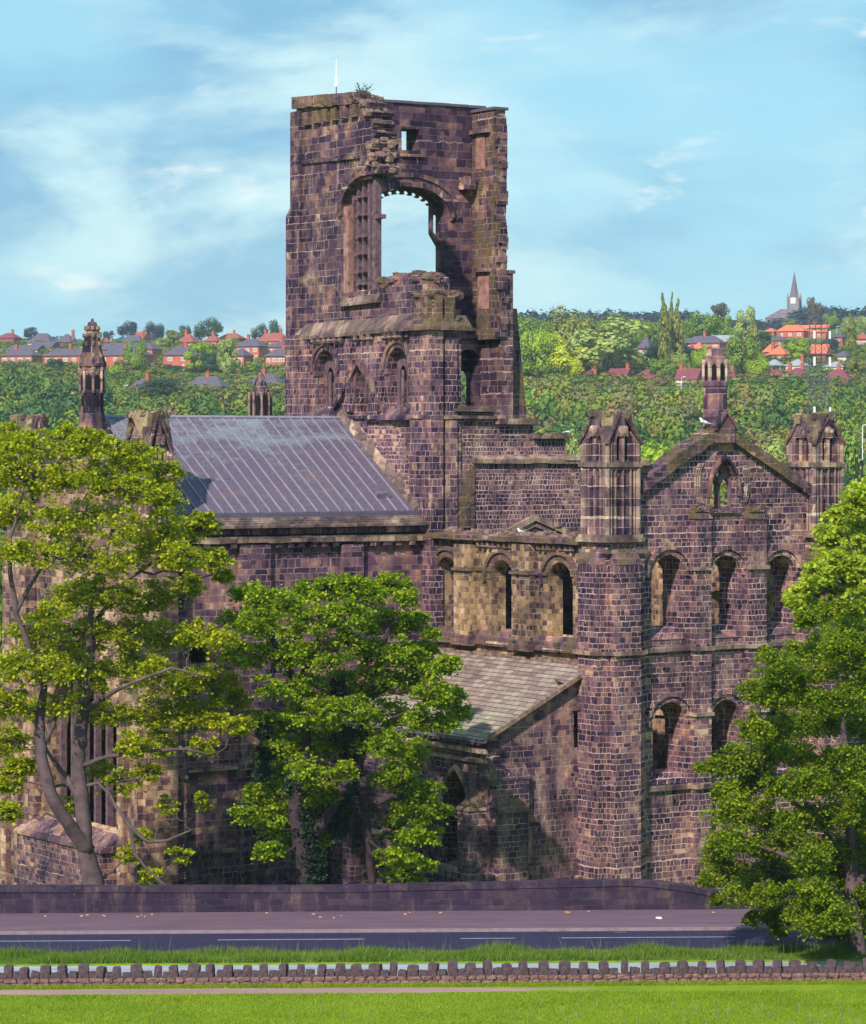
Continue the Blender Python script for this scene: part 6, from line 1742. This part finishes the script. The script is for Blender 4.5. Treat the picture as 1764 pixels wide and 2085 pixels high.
H('R', 'plum-roofed house with double chimney at its right end above the wood', 505, 635, 605, 588, 546, wall='magenta_brick', roof='plum_tile_roof', chim=(.9,), hip=False, cols=2, rows=1, group=G3)
H('R', 'plum-roofed house left of the pale-windowed one above the wood', 635, 800, 612, 598, 550, wall='magenta_brick', roof='plum_tile_roof', chim=(.75,), cols=2, rows=1, group=G3)
H('R', 'plum-roofed house with white-framed windows left of the gable pinnacle', 838, 980, 632, 602, 547, wall='house_render', roof='plum_tile_roof', chim=(.1,), hip=False, cols=4, rows=1, group=G3)
H('R', 'plum roof with chimney just right of the gable pinnacle', 1070, 1168, 605, 592, 558, wall='magenta_brick', roof='plum_tile_roof', chim=(.5,), cols=2, rows=1, group=G3)
H('R', 'long plum-roofed terrace end with thick chimney left of the lattice mast', 1215, 1395, 600, 585, 552, wall='magenta_brick', roof='plum_tile_roof', chim=(.25,), cols=3, rows=1, group=G3)
H('R', 'plum-roofed house directly left of the lattice mast', 1365, 1510, 598, 582, 543, wall='magenta_brick', roof='plum_tile_roof', chim=(.15, .7), cols=3, rows=1, group=G3)
H('R', 'large plum roof with rooflights right of the lattice mast', 1560, 1715, 618, 605, 548, wall='magenta_brick', roof='plum_tile_roof', chim=(.5,), cols=3, rows=1, group=G3)
G4 = 'brick houses on the far hillside'
H('R', 'tall dark-roofed brick house between the pale tree and the poplars', 655, 742, 500, 450, 388, wall='magenta_brick', chim=(), cols=2, group=G4)
H('R', 'brick house with slate roof and red chimney right of the poplars', 880, 1085, 455, 424, 388, chim=(.5,), cols=4, rows=1, group=G4)
H('R', 'blue-grey roofed brick house beside the slate roof right of the poplars', 1005, 1160, 450, 418, 384, roof='pale_slate_roof', cols=3, rows=1, group=G4, hip=False)
H('R', 'low red-roofed house below the blue-grey roof', 912, 1000, 470, 455, 420, roof='orange_tile_roof', cols=2, rows=1, group=G4)
H('R', 'slate-roofed brick house with chimney above the orange hipped roof', 1298, 1402, 440, 412, 388, chim=(.4,), cols=2, rows=1, group=G4)
H('R', 'bright orange-roofed long house high beside the mast', 1332, 1490, 395, 366, 334, roof='orange_tile_roof', cols=3, rows=1, group=G4)
H('R', 'orange gabled house behind the lattice mast', 1440, 1600, 400, 372, 334, wall='red_brick', roof='orange_tile_roof', cols=2, rows=1, group=G4, hip=False)
H('R', 'orange hip-roofed house with white bay beside the bright round tree', 1290, 1405, 512, 480, 436, roof='orange_tile_roof', cols=2, rows=1, group=G4, chim=(.1,))
H('R', 'red-roofed house left behind the orange hip-roofed one', 1265, 1340, 500, 468, 430, wall='magenta_brick', roof='orange_tile_roof', cols=1, rows=1, group=G4)
H('R', 'orange gabled house with white window right behind the mast', 1490, 1605, 515, 482, 428, roof='orange_tile_roof', cols=2, rows=1, group=G4, hip=False)
H('R', 'pale slate double-gabled house left of the mast', 1262, 1385, 560, 535, 502, wall='house_render', roof='pale_slate_roof', cols=2, rows=0, group=G4)
H('R', 'pale slate-roofed house with red chimney at the foot of the bright round tree', 1375, 1500, 562, 535, 500, wall='house_render', roof='pale_slate_roof', chim=(.75,), cols=2, rows=0, group=G4)
H('R', 'white-walled house with grey roof right of the mast', 1612, 1705, 520, 490, 462, wall='house_render', roof='slate_roof', cols=2, rows=0, group=G4)
H('R', 'grey-roofed house low between the mast and the right edge', 1560, 1690, 556, 540, 512, wall='house_render', roof='pale_slate_roof', cols=2, rows=0, group=G4)
H('R', 'brick house with dark roof near the right edge of the estate', 1605, 1668, 440, 395, 372, cols=1, rows=1, group=G4)
H('R', 'orange-red brick house at the very right edge of the estate', 1715, 1790, 450, 405, 372, roof='red_tile_roof', cols=2, group=G4)
H('R', 'small red-roofed house beside the purple church roof', 1280, 1330, 385, 368, 350, roof='orange_tile_roof', cols=1, rows=1, group=G4)

# far church with spire and clock
px_, pb_ = Rz(1415, 305)
Yc = 1850.0; kc = Yc / 6000
cz_ = zw(pb_, Yc) - 4; cxw = xw(px_, Yc)
chu = empty('spired_church', (cxw, Yc, cz_), R(-20), label='distant stone church with needle spire, clock and purple nave roof on the skyline', cat='church')
T = lambda zy: (pb_ - Rz(0, zy)[1]) * kc + 4
m = MB(); w = 3.3; m.box(-w, w, -w, w, -12, T(205)); 
for a in (-w, w):
    for b in (-w, w): m.rings(a, b, [(.7, -12), (.7, T(203)), (.1, T(180))], 6)
tw_ = m.build('tower', 'spire_tower_stone', chu)
m = MB(); m.rings(0, 0, [(3.1, T(206)), (2.2, T(170)), (.12, T(78))], 8, math.pi / 8); m.tube([(0, 0, T(80)), (0, 0, T(70))], .1, 5); m.build('spire', 'spire_stone', chu)
m = MB(); m.box(-.9, .9, -w - .15, -w + .05, T(262), T(232)); m.build('window', 'window_glass', tw_)
m = MB(); m.tube([(0, -w - .35, T(219)), (0, -w + .1, T(219))], 1.2, 16); m.box(-1.6, 1.6, -w - .12, -w + .1, T(219) - 1.7, T(219) + 1.9); m.mi = [0] * len(m.mi); m.build('clock_face', 'white_paint', tw_)
m = MB(); L0, L1 = -17.5, -2.0; zr_, ze_ = T(258), T(303)
m.add([(L0, -7, ze_), (L1, -7, ze_), (L1, 7, ze_), (L0, 7, ze_), (L0 + 9, 0, zr_), (L1 - .5, 0, zr_), (L0, -7, ze_ - .3), (L1, -7, ze_ - .3), (L1, 7, ze_ - .3), (L0, 7, ze_ - .3)], [(0, 1, 5, 4), (2, 3, 4, 5), (3, 0, 4), (1, 2, 5), (6, 9, 8, 7), (0, 6, 7, 1), (1, 7, 8, 2), (2, 8, 9, 3), (3, 9, 6, 0)])
m.build('nave_roof', 'spire_stone', chu)
m = MB(); m.box(L0 + .5, L1, -6.5, 6.5, -12, ze_ - .3); m.build('nave', 'spire_tower_stone', chu)

# lattice mast
Ym = 560.0; mx = xw(1667, Ym)
mast = empty('lattice_mast', (mx, Ym, gz(mx, Ym)), R(20), label='slender dark steel lattice mast with white panel aerials in front of the hillside', cat='mast')
zt_ = zw(655, Ym) - gz(mx, Ym); wb, wt = 1.75, 1.25
m = MB(); C4m = [(-1, -1), (1, -1), (1, 1), (-1, 1)]
def mw(z): return wb + (wt - wb) * z / zt_
for a, b in C4m: m.tube([(a * wb, b * wb, 0), (a * wt, b * wt, zt_)], .09, 4)
z_ = 0.0; i = 0
while z_ < zt_ - 1.4:
    z2 = z_ + 1.75
    for q in range(4):
        (a, b), (c, d) = C4m[q], C4m[(q + 1) % 4]
        m.tube([(a * mw(z_), b * mw(z_), z_), (c * mw(z2), d * mw(z2), z2)], .04, 3); m.tube([(c * mw(z_), d * mw(z_), z_), (a * mw(z2), b * mw(z2), z2)], .04, 3)
        if i % 2 == 0: m.tube([(a * mw(z_), b * mw(z_), z_), (c * mw(z_), d * mw(z_), z_)], .05, 3)
    z_ = z2; i += 1
tf = m.build('lattice', 'steel_grey', mast)
m = MB()
for py_ in (670, 722, 776, 826):
    zq = zw(py_, Ym) - gz(mx, Ym); s_ = 1.7; m.box(-s_, s_, -s_, -s_ + .12, zq, zq + .18); m.box(-s_, s_, s_ - .12, s_, zq, zq + .18); m.box(-s_, -s_ + .12, -s_, s_, zq, zq + .18); m.box(s_ - .12, s_, -s_, s_, zq, zq + .18)
zq = zt_; m.tube([(-1.8, 0, zq + .4), (1.8, 0, zq + .4)], .12, 5); m.tube([(0, -1.8, zq + .9), (0, 1.8, zq + .9)], .12, 5); m.tube([(0, 0, zq), (0, 0, zq + 1.8)], .08, 5)
m.build('platform', 'steel_grey', mast)
for (a, b) in ((-1.75, -1.75), (1.75, -1.3)):
    for py0, py1 in ((674, 690), (727, 745), (828, 840)):
        m = MB(); z0_, z1_ = zw(py1, Ym) - gz(mx, Ym), zw(py0, Ym) - gz(mx, Ym); m.box(a - .18, a + .18, b - .12, b + .12, z0_, z1_); m.build('aerial_panel', 'antenna_white', mast)

# ------------------------------------------------------------ trees of the hillside
def crown_proto(name, mat, shape, n=420, leaf=.085, nk=.6):
    """unit crown: radius 1, height 2 (z 0..2); shapes round, poplar, cone, loose"""
    lobes = []
    if shape == 'poplar':
        for i in range(16): z = .1 + 1.85 * i / 15; r = .55 * math.sin(min(1, z / 2 * 1.05 + .12) * math.pi) ** .6 + .15; a = RNG.uniform(0, 6.28); lobes.append((r * .45 * math.cos(a), r * .45 * math.sin(a), z, r * .62))
    elif shape == 'dome':
        lobes.append((0, 0, 1.15, .78))
        for i in range(7): a = RNG.uniform(0, 6.28); lobes.append((.55 * math.cos(a), .55 * math.sin(a), RNG.uniform(.6, 1.35), RNG.uniform(.34, .46)))
    elif shape == 'loose':
        for i in range(22): a = RNG.uniform(0, 6.28); z = RNG.uniform(.25, 1.8); r = .75 * math.sqrt(max(.05, 1 - (z - 1.0) ** 2)); lobes.append((r * math.cos(a) * RNG.uniform(.4, 1), r * math.sin(a) * RNG.uniform(.4, 1), z, RNG.uniform(.2, .34)))
    else:
        for i in range(18): a = RNG.uniform(0, 6.28); z = RNG.uniform(.35, 1.65); r = .68 * math.sqrt(max(.05, 1 - ((z - .95) / .95) ** 2)); lobes.append((r * math.cos(a), r * math.sin(a), z, RNG.uniform(.28, .44)))
        lobes.append((0, 0, 1.0, .6))
    per = n // len(lobes); cs = []; ns = []
    for (x, y, z, r) in lobes:
        d = RNG.normal(size=(per, 3)); d /= np.linalg.norm(d, axis=1)[:, None]; p_ = np.array([x, y, z]) + d * r * RNG.uniform(.75, 1.05, (per, 1)); cs.append(p_)
        q_ = d + (p_ - np.array([0, 0, .9])) * nk; ns.append(q_ / np.linalg.norm(q_, axis=1)[:, None])
    C = np.concatenate(cs)
    return leaf_quads(C, leaf, .2, np.concatenate(ns), .82)
CR = {}
def get_proto(mat, shape, big):
    key = (mat, shape, big)
    if key not in CR:
        CR[key] = []
        for k in range(2):
            V = crown_proto('crown', mat, shape, 3400 if big else 1300, .10 if big else .17)
            CR[key].append(V)
    return CR[key]
PM = {}
trunk_mesh = None
def far_tree(side, label, x, base, top, w, mat, shape='round', cat='tree', group='trees on the far hillside', Yf=None, name=None):
    global trunk_mesh
    f = (lambda a, b: (a, b)) if side == 'D' else (Lz if side == 'L' else Rz)
    px, pb = f(x, base); _, pt = f(x, top); pw = w * (1 if side == 'D' else (.3509 if side == 'L' else .4183))
    Y = Yf or solveY(px, pb); k = Y / 6000
    X, Z = xw(px, Y), zw(pb, Y)
    h = (pb - pt) * k; r = pw * k / 2
    big = pw > 30
    key = (mat, shape, big); n = len([q for q in PM if q[:3] == key]); var = (len(PM) + int(px)) % 2
    root = empty(name or {'poplar': 'poplar_tree', 'cone': 'fir_tree'}.get(shape, 'broadleaf_tree'), (X, Y, min(Z, gz(X, Y) + .5)), random.uniform(0, 6.28), label=label, cat=cat, group=group)
    dz = Z - root.location.z; h += dz
    pk = key + (var,)
    if pk not in PM:
        o = quads('crown', get_proto(mat, shape, big)[var], mat, root); PM[pk] = o.data
    else:
        o = bpy.data.objects.new('crown', PM[pk]); COL.objects.link(o); o.parent = root
    tr_ = h * .03
    rf = (1.2 if group == 'tall trees right of the tower' else 1.0) * r / {'poplar': .55, 'loose': .78}.get(shape, .92)
    o.location = (0, 0, tr_); o.scale = (rf, rf, (h - tr_) / 2)
    if trunk_mesh is None:
        m = MB(); m.tube([(0, 0, -.3), (.02, 0, .3), (0, .02, .7), (0, 0, 1.1)], [.06, .045, .03, .012], 6); 
        for q in range(5): a = q * 1.3; m.tube([(0, 0, .3 + .1 * q), (.28 * math.cos(a), .28 * math.sin(a), .65 + .1 * q)], [.02, .006], 4)
        t = m.build('trunk', 'dark_bark', root); trunk_mesh = t.data
    else:
        t = bpy.data.objects.new('trunk', trunk_mesh); COL.objects.link(t); t.parent = root
    t.scale = (h * .55, h * .55, h * .75)
    return root
F = far_tree
bl, dk_, gn, br_, ye_, pa_, ol, bn = 'ridge_blue_leaf', 'hill_dark_leaf', 'hill_green_leaf', 'hill_bright_leaf', 'hill_yellow_leaf', 'hill_pale_leaf', 'hill_olive_leaf', 'hill_brown_leaf'
GR = 'dark trees along the skyline'
F('L', 'small dark skyline tree above the leftmost red roofs', 180, 205, 130, 82, bl, group=GR)
F('L', 'dark skyline tree leaning left, left of the upright one', 738, 205, 93, 120, bl, group=GR); F('L', 'upright dark blue-green skyline tree with lobed top', 895, 215, 88, 112, bl, group=GR)
F('L', 'largest and highest dark round tree on the left skyline', 1210, 205, 78, 165, dk_, group=GR); F('L', 'low dark tree leaning against the largest skyline tree', 1070, 190, 122, 80, dk_, group=GR)
F('L', 'wide low dark tree on the skyline left of the tower', 1505, 165, 112, 95, dk_, group=GR); F('L', 'rounded dark tree nearest the tower on the skyline', 1597, 165, 92, 76, dk_, group=GR)
F('L', 'low dark bush-like tree right of the tall pinnacle on the skyline', 630, 215, 150, 70, bl, group=GR)
F('L', 'thin brownish-green tree beside the top of the tall pinnacle', 548, 225, 150, 85, ol, 'loose')
F('L', 'dark green round garden tree with a bare trunk in front of brick houses', 787, 420, 208, 140, gn, 'round')
F('L', 'bright green wide-spreading garden tree before a brick house', 1145, 400, 220, 170, br_, 'loose')
F('L', 'olive-green upright garden tree right of the bright wide one', 1322, 425, 192, 140, pa_, 'loose')
F('L', 'dark blue-green tree between the two garden trees', 1215, 405, 270, 110, dk_)
F('L', 'dark round bush at the wood top left of the tall pinnacle', 318, 400, 310, 108, dk_)
F('L', 'small lime-green tree at the wood edge right of the tall pinnacle', 660, 425, 348, 62, br_)
F('L', 'brownish hazy tree beside the red hip-roofed house', 1010, 262, 150, 120, ol, 'loose'); F('L', 'pale grey-green bushy tree left of the red hip-roofed house', 945, 255, 190, 85, pa_)
F('L', 'broad dark tree covering half the leftmost bungalow', 935, 545, 425, 225, dk_); F('L', 'light green bush in a garden above the small dark pinnacle', 1465, 395, 332, 90, br_, 'loose')
F('L', 'rounded olive bush by the bungalow right of the small pinnacle', 1620, 445, 375, 135, ol); F('L', 'dark hedge-like bush in front of the middle brick house', 1000, 410, 352, 105, dk_)
F('L', 'olive hedge bush between bungalow roofs', 1060, 450, 390, 110, ol); F('L', 'brown-green bush right of the middle bungalow chimney', 1290, 455, 385, 100, ol); F('L', 'low brown-green bush below the terrace', 900, 440, 370, 130, ol, 'loose')
F('L', 'small olive bush below the house right of the tall pinnacle', 700, 400, 315, 80, ol)
GT = 'tall trees right of the tower'
F('R', 'rounded mid-green tree directly right of the tower', 130, 590, 262, 190, gn, group=GT); F('R', 'tall dark-olive domed tree behind the pale one', 335, 560, 235, 210, ol, group=GT)
F('R', 'huge pale grey-green tree, the widest right of the tower', 505, 590, 282, 320, pa_, 'loose', group=GT); F('R', 'vivid yellow tree low in front of the pale one', 290, 590, 372, 170, ye_, group=GT)
F('R', 'lime-green tree next to the tower foot', 165, 600, 345, 150, br_, group=GT); F('R', 'yellow-green lower bush beside the vivid yellow tree', 385, 600, 440, 120, ye_, 'loose', group=GT)
F('R', 'small golden-yellow tree high behind the pale one', 650, 430, 306, 70, ye_, group=GT); F('R', 'slim green tree between the golden one and the poplars', 712, 440, 300, 90, gn, group=GT)
F('R', 'dark green tree behind the widest pale tree', 620, 470, 300, 130, gn, group=GT)
GP = 'poplars'
F('R', 'left-hand tall poplar, the thickest of three', 776, 560, 190, 62, ol, 'poplar', group=GP); F('R', 'thin middle poplar reaching highest', 818, 500, 182, 38, ol, 'poplar', group=GP); F('R', 'right-hand poplar, shorter than its neighbours', 846, 545, 214, 60, ol, 'poplar', group=GP)
F('R', 'lone brownish poplar in front of the pale blossoming tree', 1218, 560, 300, 58, ol, 'poplar', group=GP); F('R', 'thin brownish poplar near the right edge below the skyline', 1690, 470, 282, 55, ol, 'poplar', group=GP)
F('R', 'wide mid-green tree right of the three poplars', 970, 420, 252, 185, gn); F('R', 'small green tree left of the pale blossoming tree', 1085, 410, 290, 70, gn)
F('R', 'pale blossoming tall tree below the skyline', 1178, 470, 242, 112, pa_, 'loose'); F('R', 'big green tree in front of the lone poplar', 1160, 600, 380, 150, gn); F('R', 'bright green rounded tree behind the gable pinnacle', 1235, 600, 470, 110, br_)
F('R', 'vivid green round tree left of the mast', 1438, 520, 402, 118, br_, 'loose'); F('R', 'green tree on the slope right of the mast top', 1592, 330, 262, 80, gn); F('R', 'yellow-green small tree by the mast and the church', 1400, 350, 300, 90, ol)
F('R', 'dark fir-like tree right of the mast', 1592, 480, 375, 75, bl); F('R', 'soft olive tree near the right edge above the brick house', 1700, 400, 290, 120, pa_); F('R', 'olive tree at the right edge below the houses', 1715, 590, 470, 90, ol, 'loose')
F('R', 'tree at the very right edge of the hillside', 1770, 400, 270, 90, pa_); F('R', 'green tree below the three poplars', 770, 610, 478, 130, gn); F('R', 'pale yellow-green rounded bush right of the poplars', 858, 560, 468, 95, pa_)
F('R', 'fresh green tree left of the gable pinnacle', 962, 545, 425, 95, br_); F('R', 'dark copper tree between poplars and the fresh green tree', 902, 520, 420, 75, bl); F('R', 'dark green tree beside the tall dark-roofed house', 715, 560, 400, 80, dk_)
F('R', 'small dark tree right of the lone poplar', 1268, 450, 362, 75, dk_); F('R', 'green bushy tree low left of the mast', 1060, 610, 500, 80, br_, 'loose')
F('R', 'bare purple-brown tree on the skyline right of the poplars', 1045, 300, 222, 95, bn, 'loose', group=GR); F('R', 'bare brownish tree on the skyline right of the spire', 1510, 270, 195, 75, bn, 'loose', group=GR)
F('D', 'light green willow bush behind the gable, left side', 1345, 1020, 898, 95, br_, 'loose', Yf=610, group=None); F('D', 'light green willow bush behind the gable, right side', 1572, 1010, 893, 80, pa_, 'loose', Yf=620, group=None)
F('D', 'tall dark green tree right of the far corner turret', 1755, 1080, 865, 110, gn, Yf=600, group=None); F('D', 'rounded green bush left of the gable behind the near turret', 1180, 1010, 868, 60, pa_, Yf=640, group=None)
F('D', 'dark green tree between the far turret and the maple', 1735, 1060, 930, 70, dk_, Yf=520, group=None)

F('D', 'tall green tree at the left edge beyond the chancel', 2, 1600, 1000, 150, gn, Yf=262, group=None)
for lab, q in (('first broad tree in the field left of the chancel', (-60, 1640, 1010, 170, gn, 240)), ('second broad tree farther left in the field', (-230, 1600, 1050, 180, ol, 280)), ('bushy tree behind the two field trees', (-150, 1500, 1060, 150, dk_, 330)), ('broad tree hiding behind the lime at the right', (1880, 1560, 960, 190, gn, 270))):
    F('D', lab, q[0], q[1], q[2], q[3], q[4], Yf=q[5], group=None)
# the wood below the houses, one mass
def mass(name, mat, spots, protos, label, cat='wood'):
    Vs, Ts = [], []
    for (x, y, z, r, h, t) in spots:
        P = protos[RNG.integers(len(protos))]; a = RNG.uniform(0, 6.28); ca, sa = math.cos(a), math.sin(a)
        Q = np.stack([(P[:, 0] * ca - P[:, 1] * sa) * r + x, (P[:, 0] * sa + P[:, 1] * ca) * r + y, P[:, 2] * h / 2 + z], 1)
        Vs.append(Q); Ts.append(np.full(len(Q), t))
    o = quads(name, np.concatenate(Vs), mat, tint=np.concatenate(Ts)); return tag(o, label, cat, kind='stuff')
LIM = [(-50, 752), (0, 752), (90, 750), (140, 770), (200, 768), (250, 775), (285, 797), (380, 796), (440, 797), (520, 797), (592, 792), (1040, 762), (1110, 760), (1180, 775), (1280, 778), (1376, 786), (1440, 776), (1530, 770), (1600, 774), (1650, 770), (1716, 782), (1764, 772), (1900, 760)]
def lim(px): return float(np.interp(px, [a for a, _ in LIM], [b for _, b in LIM]))
protos = [crown_proto('c', '', 'dome', 340, .19, .5) for _ in range(7)]
spots = []; rr = random.Random(5)
grid = {}
for _ in range(62000):
    y = rr.uniform(600, 1120); px = rr.uniform(-240, 2000)
    if 640 < px < 1000 and rr.random() < .5: continue
    x = xw(px, y); big_ = rr.random() < .05
    r = rr.uniform(4.6, 6.6) if big_ else min(5.6, 1.7 + rr.expovariate(.75)) * (.7 + y / 2400); h = r * rr.uniform(2.0, 2.9)
    z = gz(x, y)
    if 905 - (z + h * .9 - EYE) / y * 6000 < lim(px) + rr.uniform(-5, 3): continue
    key = (int(x // 4.1), int(y // 7.0)) if r < 4 else (int(x // 6), int(y // 9), 1)
    if key in grid: continue
    grid[key] = 1
    t = noise.noise(Vector((x * .012, y * .012, 3))) * .45 + noise.noise(Vector((x * .05, y * .05, 8))) * .35 + .42 + rr.uniform(-.30, .30)
    if rr.random() < .06: t = rr.uniform(.76, .9)
    t = t * .8 if px < 600 else t + .10
    spots.append((x, y, z + (1.2 if big_ else -rr.uniform(.2, 2.0)), r, h, min(1, max(0, t))))
for _ in range(1000):          # trees standing thick behind the tall ones right of the tower and between the houses there
    y = rr.uniform(1120, 1700); px = rr.uniform(1030, 1330) if rr.random() < .8 else rr.uniform(1330, 1790)
    x = xw(px, y); r = rr.uniform(3, 5.5); h = r * rr.uniform(1.9, 2.4); z = gz(x, y)
    topy = 905 - (z + h * .9 - EYE) / y * 6000
    if topy < 636 + rr.uniform(0, 8): continue
    if px > 1285: continue
    spots.append((x, y, z - 1, r, h, rr.uniform(.25, .72)))
mass('woodland', 'wood_leaf', spots, protos, 'dense spring wood covering the valley slope below the houses')
# hedges and scrub among the houses
spots = []
for _ in range(3600):
    px = rr.choice([rr.uniform(-20, 600), rr.uniform(1040, 1790)]); py = rr.uniform(700, 812)
    Y = solveY(px, py) + rr.uniform(-3, 3); x = xw(px, Y); r = rr.uniform(1.0, 2.4)
    if noise.noise(Vector((x * .03, Y * .03, 1))) < -.28: continue
    r *= 1.25
    spots.append((x, Y, gz(x, Y) - .3, r, r * rr.uniform(.9, 1.3), rr.uniform(.05, 1.0)))
sp2 = [crown_proto('c', '', 'round', 130, .32) for _ in range(4)]
mass('hedge_scrub', 'wood_leaf', spots, sp2, 'hedges and scrub between the hillside gardens', 'hedge')
# blue distant treeline on the ridge
spots = []
for _ in range(330):
    px = rr.uniform(1040, 1800) if rr.random() < .72 else rr.uniform(-30, 600)
    Y = rr.uniform(1780, 2050); x = xw(px, Y); z = gz(x, Y)
    want = 632 if px > 1000 else 684
    if px > 1550: want = 622
    if 1430 < px < 1625: want = 650
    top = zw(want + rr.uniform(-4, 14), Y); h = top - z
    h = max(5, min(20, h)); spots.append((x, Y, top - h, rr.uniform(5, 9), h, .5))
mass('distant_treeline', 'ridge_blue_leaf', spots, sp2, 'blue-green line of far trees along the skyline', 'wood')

# street lamps seen among the houses
def lamp(label, px, pb, pt, Y=None):
    Y = Y or solveY(px, pb) - 2; x = xw(px, Y); z0_ = zw(pb, Y); h = (pb - pt) * Y / 6000
    root = empty('street_lamp', (x, Y, z0_), 0, label=label, cat='street lamp', group='street lamps on the hillside')
    m = MB(); m.tube([(0, 0, -3), (0, 0, h)], [.08, .06], 6); m.tube([(0, 0, h), (.9, 0, h + .15)], .06, 5); m.build('pole', 'antenna_white', root)
    m = MB(); m.box(.6, 1.3, -.16, .16, h + .05, h + .28); m.build('lamp_head', 'antenna_white', root)
lamp('white street lamp left of the dark leaning skyline tree', 226, 702, 684); lamp('street lamp among red roofs near the tower', 513, 690, 672)
lamp('tall pale street lamp between the mast and the right edge', 1704, 690, 665); lamp('white lamp rising from trees at the far right, nearest of all', 1757, 900, 866, 500)
lamp('street lamp in front of the plum-roofed house with white windows', 1388, 790, 768, 980); lamp('small lamp above the stepped tower wall', 1147, 905, 880, 600); lamp('white lamp at the wood edge right of the tall pinnacle', 253, 812, 785)
# wooden garden fence
Yf = solveY(500, 772) - 2
fr_ = empty('garden_fence', (xw(500, Yf), Yf, zw(776, Yf)), R(6), label='orange-brown wooden garden fence beside the small dark pinnacle', cat='fence')
m = MB()
for i in range(40): m.box(-8 + i * .42, -8 + i * .42 + .36, -.03, .03, -1, 1.7 + .06 * (i % 2))
m.build('board', 'fence_wood', fr_); m = MB(); m.box(-8, 8.8, .04, .1, .3, .45); m.box(-8, 8.8, .04, .1, 1.2, 1.35); m.build('rail', 'fence_wood', fr_)

# ------------------------------------------------------------ small things on the abbey
def aw_(x, y): return wpos(x, y)
# aerial on the tower
x_, y_ = XU + .7, yE(685, XU + .7); X_, Y_ = aw_(x_, y_); z_ = zz(201, x_, y_)
ae = empty('aerial', (X_, Y_, z_), 0, label='thin white whip aerial standing on top of the ruined tower', cat='aerial')
m = MB(); m.tube([(0, 0, -.5), (0, 0, .75)], .035, 6); m.build('pole', 'steel_grey', ae)
m = MB(); m.tube([(0, 0, .7), (0, 0, .85), (0, 0, 1.25), (0, 0, 1.32), (0, 0, 2.4)], [.09, .11, .08, .03, .018], 6); m.build('whip', 'antenna_white', ae)
# bush in the masonry
x_, y_ = XU + .6, yE(738, XU + .6); X_, Y_ = aw_(x_, y_); z_ = zz(199, x_, y_)
bu = empty('shrub', (X_, Y_, z_), 0, label='small leggy shrub rooted in the broken top of the tower', cat='shrub')
m = MB()
for k in range(12):
    a = random.uniform(-.6, 1.1); m.tube([(0, 0, -.2), (math.sin(a) * .35, random.uniform(-.2, .2), .35), (math.sin(a) * .9, random.uniform(-.3, .3), random.uniform(.5, .95))], [.025, .015, .006], 4)
m.build('stem', 'dark_bark', bu)
C = RNG.normal(size=(110, 3)) * np.array([.22, .2, .22]) + np.array([-.02, 0, .42]); quads('foliage', leaf_quads(C, .11, .2), 'hill_dark_leaf', bu)
def bird(label, x, y, z, heading, body, wing, s=1.0):
    X_, Y_ = aw_(x, y)
    root = empty('gull' if 'gull' in label else 'pigeon', (X_, Y_, z), heading, label=label, cat='bird')
    m = MB(); pts = [(-.22, 0, .10), (-.14, 0, .13), (0, 0, .17), (.10, 0, .22), (.15, 0, .30), (.19, 0, .335), (.23, 0, .33)]
    m.tube([(a * s, b * s, c * s) for a, b, c in pts], [.01 * s, .05 * s, .085 * s, .075 * s, .045 * s, .045 * s, .015 * s], 8); m.tube([(.02 * s, .03 * s, .12 * s), (.02 * s, .03 * s, 0)], .01 * s, 4); m.tube([(.02 * s, -.03 * s, .12 * s), (.02 * s, -.03 * s, 0)], .01 * s, 4)
    m.build('body', body, root, smooth=True)
    m = MB()
    for q in (-1, 1): m.hexa([(-.30 * s, q * .03 * s, .09 * s), (.06 * s, q * .07 * s, .15 * s), (.06 * s, q * .09 * s, .17 * s), (-.28 * s, q * .05 * s, .11 * s), (-.30 * s, q * .03 * s, .12 * s), (.06 * s, q * .06 * s, .24 * s), (.06 * s, q * .08 * s, .24 * s), (-.28 * s, q * .045 * s, .13 * s)])
    m.build('wing', wing, root)
xg = xN(1440, YF); bird('white gull perched at the foot of the gable pinnacle', xg, YF + .2, zz(868, xg, YF) + .0, R(160), 'gull_white', 'gull_grey', 1.25)
yg = yE(1062, XEW + .4); bird('white gull resting on the broken top of the transept wall', XEW + .4, yg, zz(1093, XEW + .4, yg) + .1, R(190), 'gull_white', 'gull_grey', 1.0)
yg = yE(1142, XEW + .4); bird('dark pigeon at the ragged wall top left of the near turret', XEW + .4, yg, zz(1081, XEW + .4, yg), R(30), 'pigeon_grey', 'pigeon_grey', 1.3)
xg, yg = -1.6, 2.0; bird('dark pigeon on the slate verge of the chapel roof', xg, yg, zrb + (zrt - zrb) * (xg - xa_) / (xb_ - xa_) + .02, R(200), 'pigeon_grey', 'pigeon_grey', .9)
xg = xN(934, YI - .2); bird('black bird on the mossy stump of the tower corner', xN(925, YN), YN - .2, zz(664, xN(925, YN), YN), R(20), 'pigeon_grey', 'pigeon_grey', 1.5)

# ------------------------------------------------------------ air
hz = MB(); hz.box(-1400, 1400, -40, 2300, -14, 150)
for mname in ('haze',):
    m_ = bpy.data.materials.new('haze'); m_.use_nodes = True; nt = m_.node_tree; nt.nodes.clear()
    o_ = nt.nodes.new('ShaderNodeOutputMaterial'); v_ = nt.nodes.new('ShaderNodeVolumePrincipled')
    v_.inputs['Color'].default_value = (.70, .84, 1.0, 1); v_.inputs['Density'].default_value = 0.00009; v_.inputs['Anisotropy'].default_value = .0
    nt.links.new(v_.outputs[0], o_.inputs['Volume']); MATS['haze'] = m_
hazeo = hz.build('haze', 'haze'); tag(hazeo, 'thin blue summer air between here and the hill', 'haze', kind='stuff')
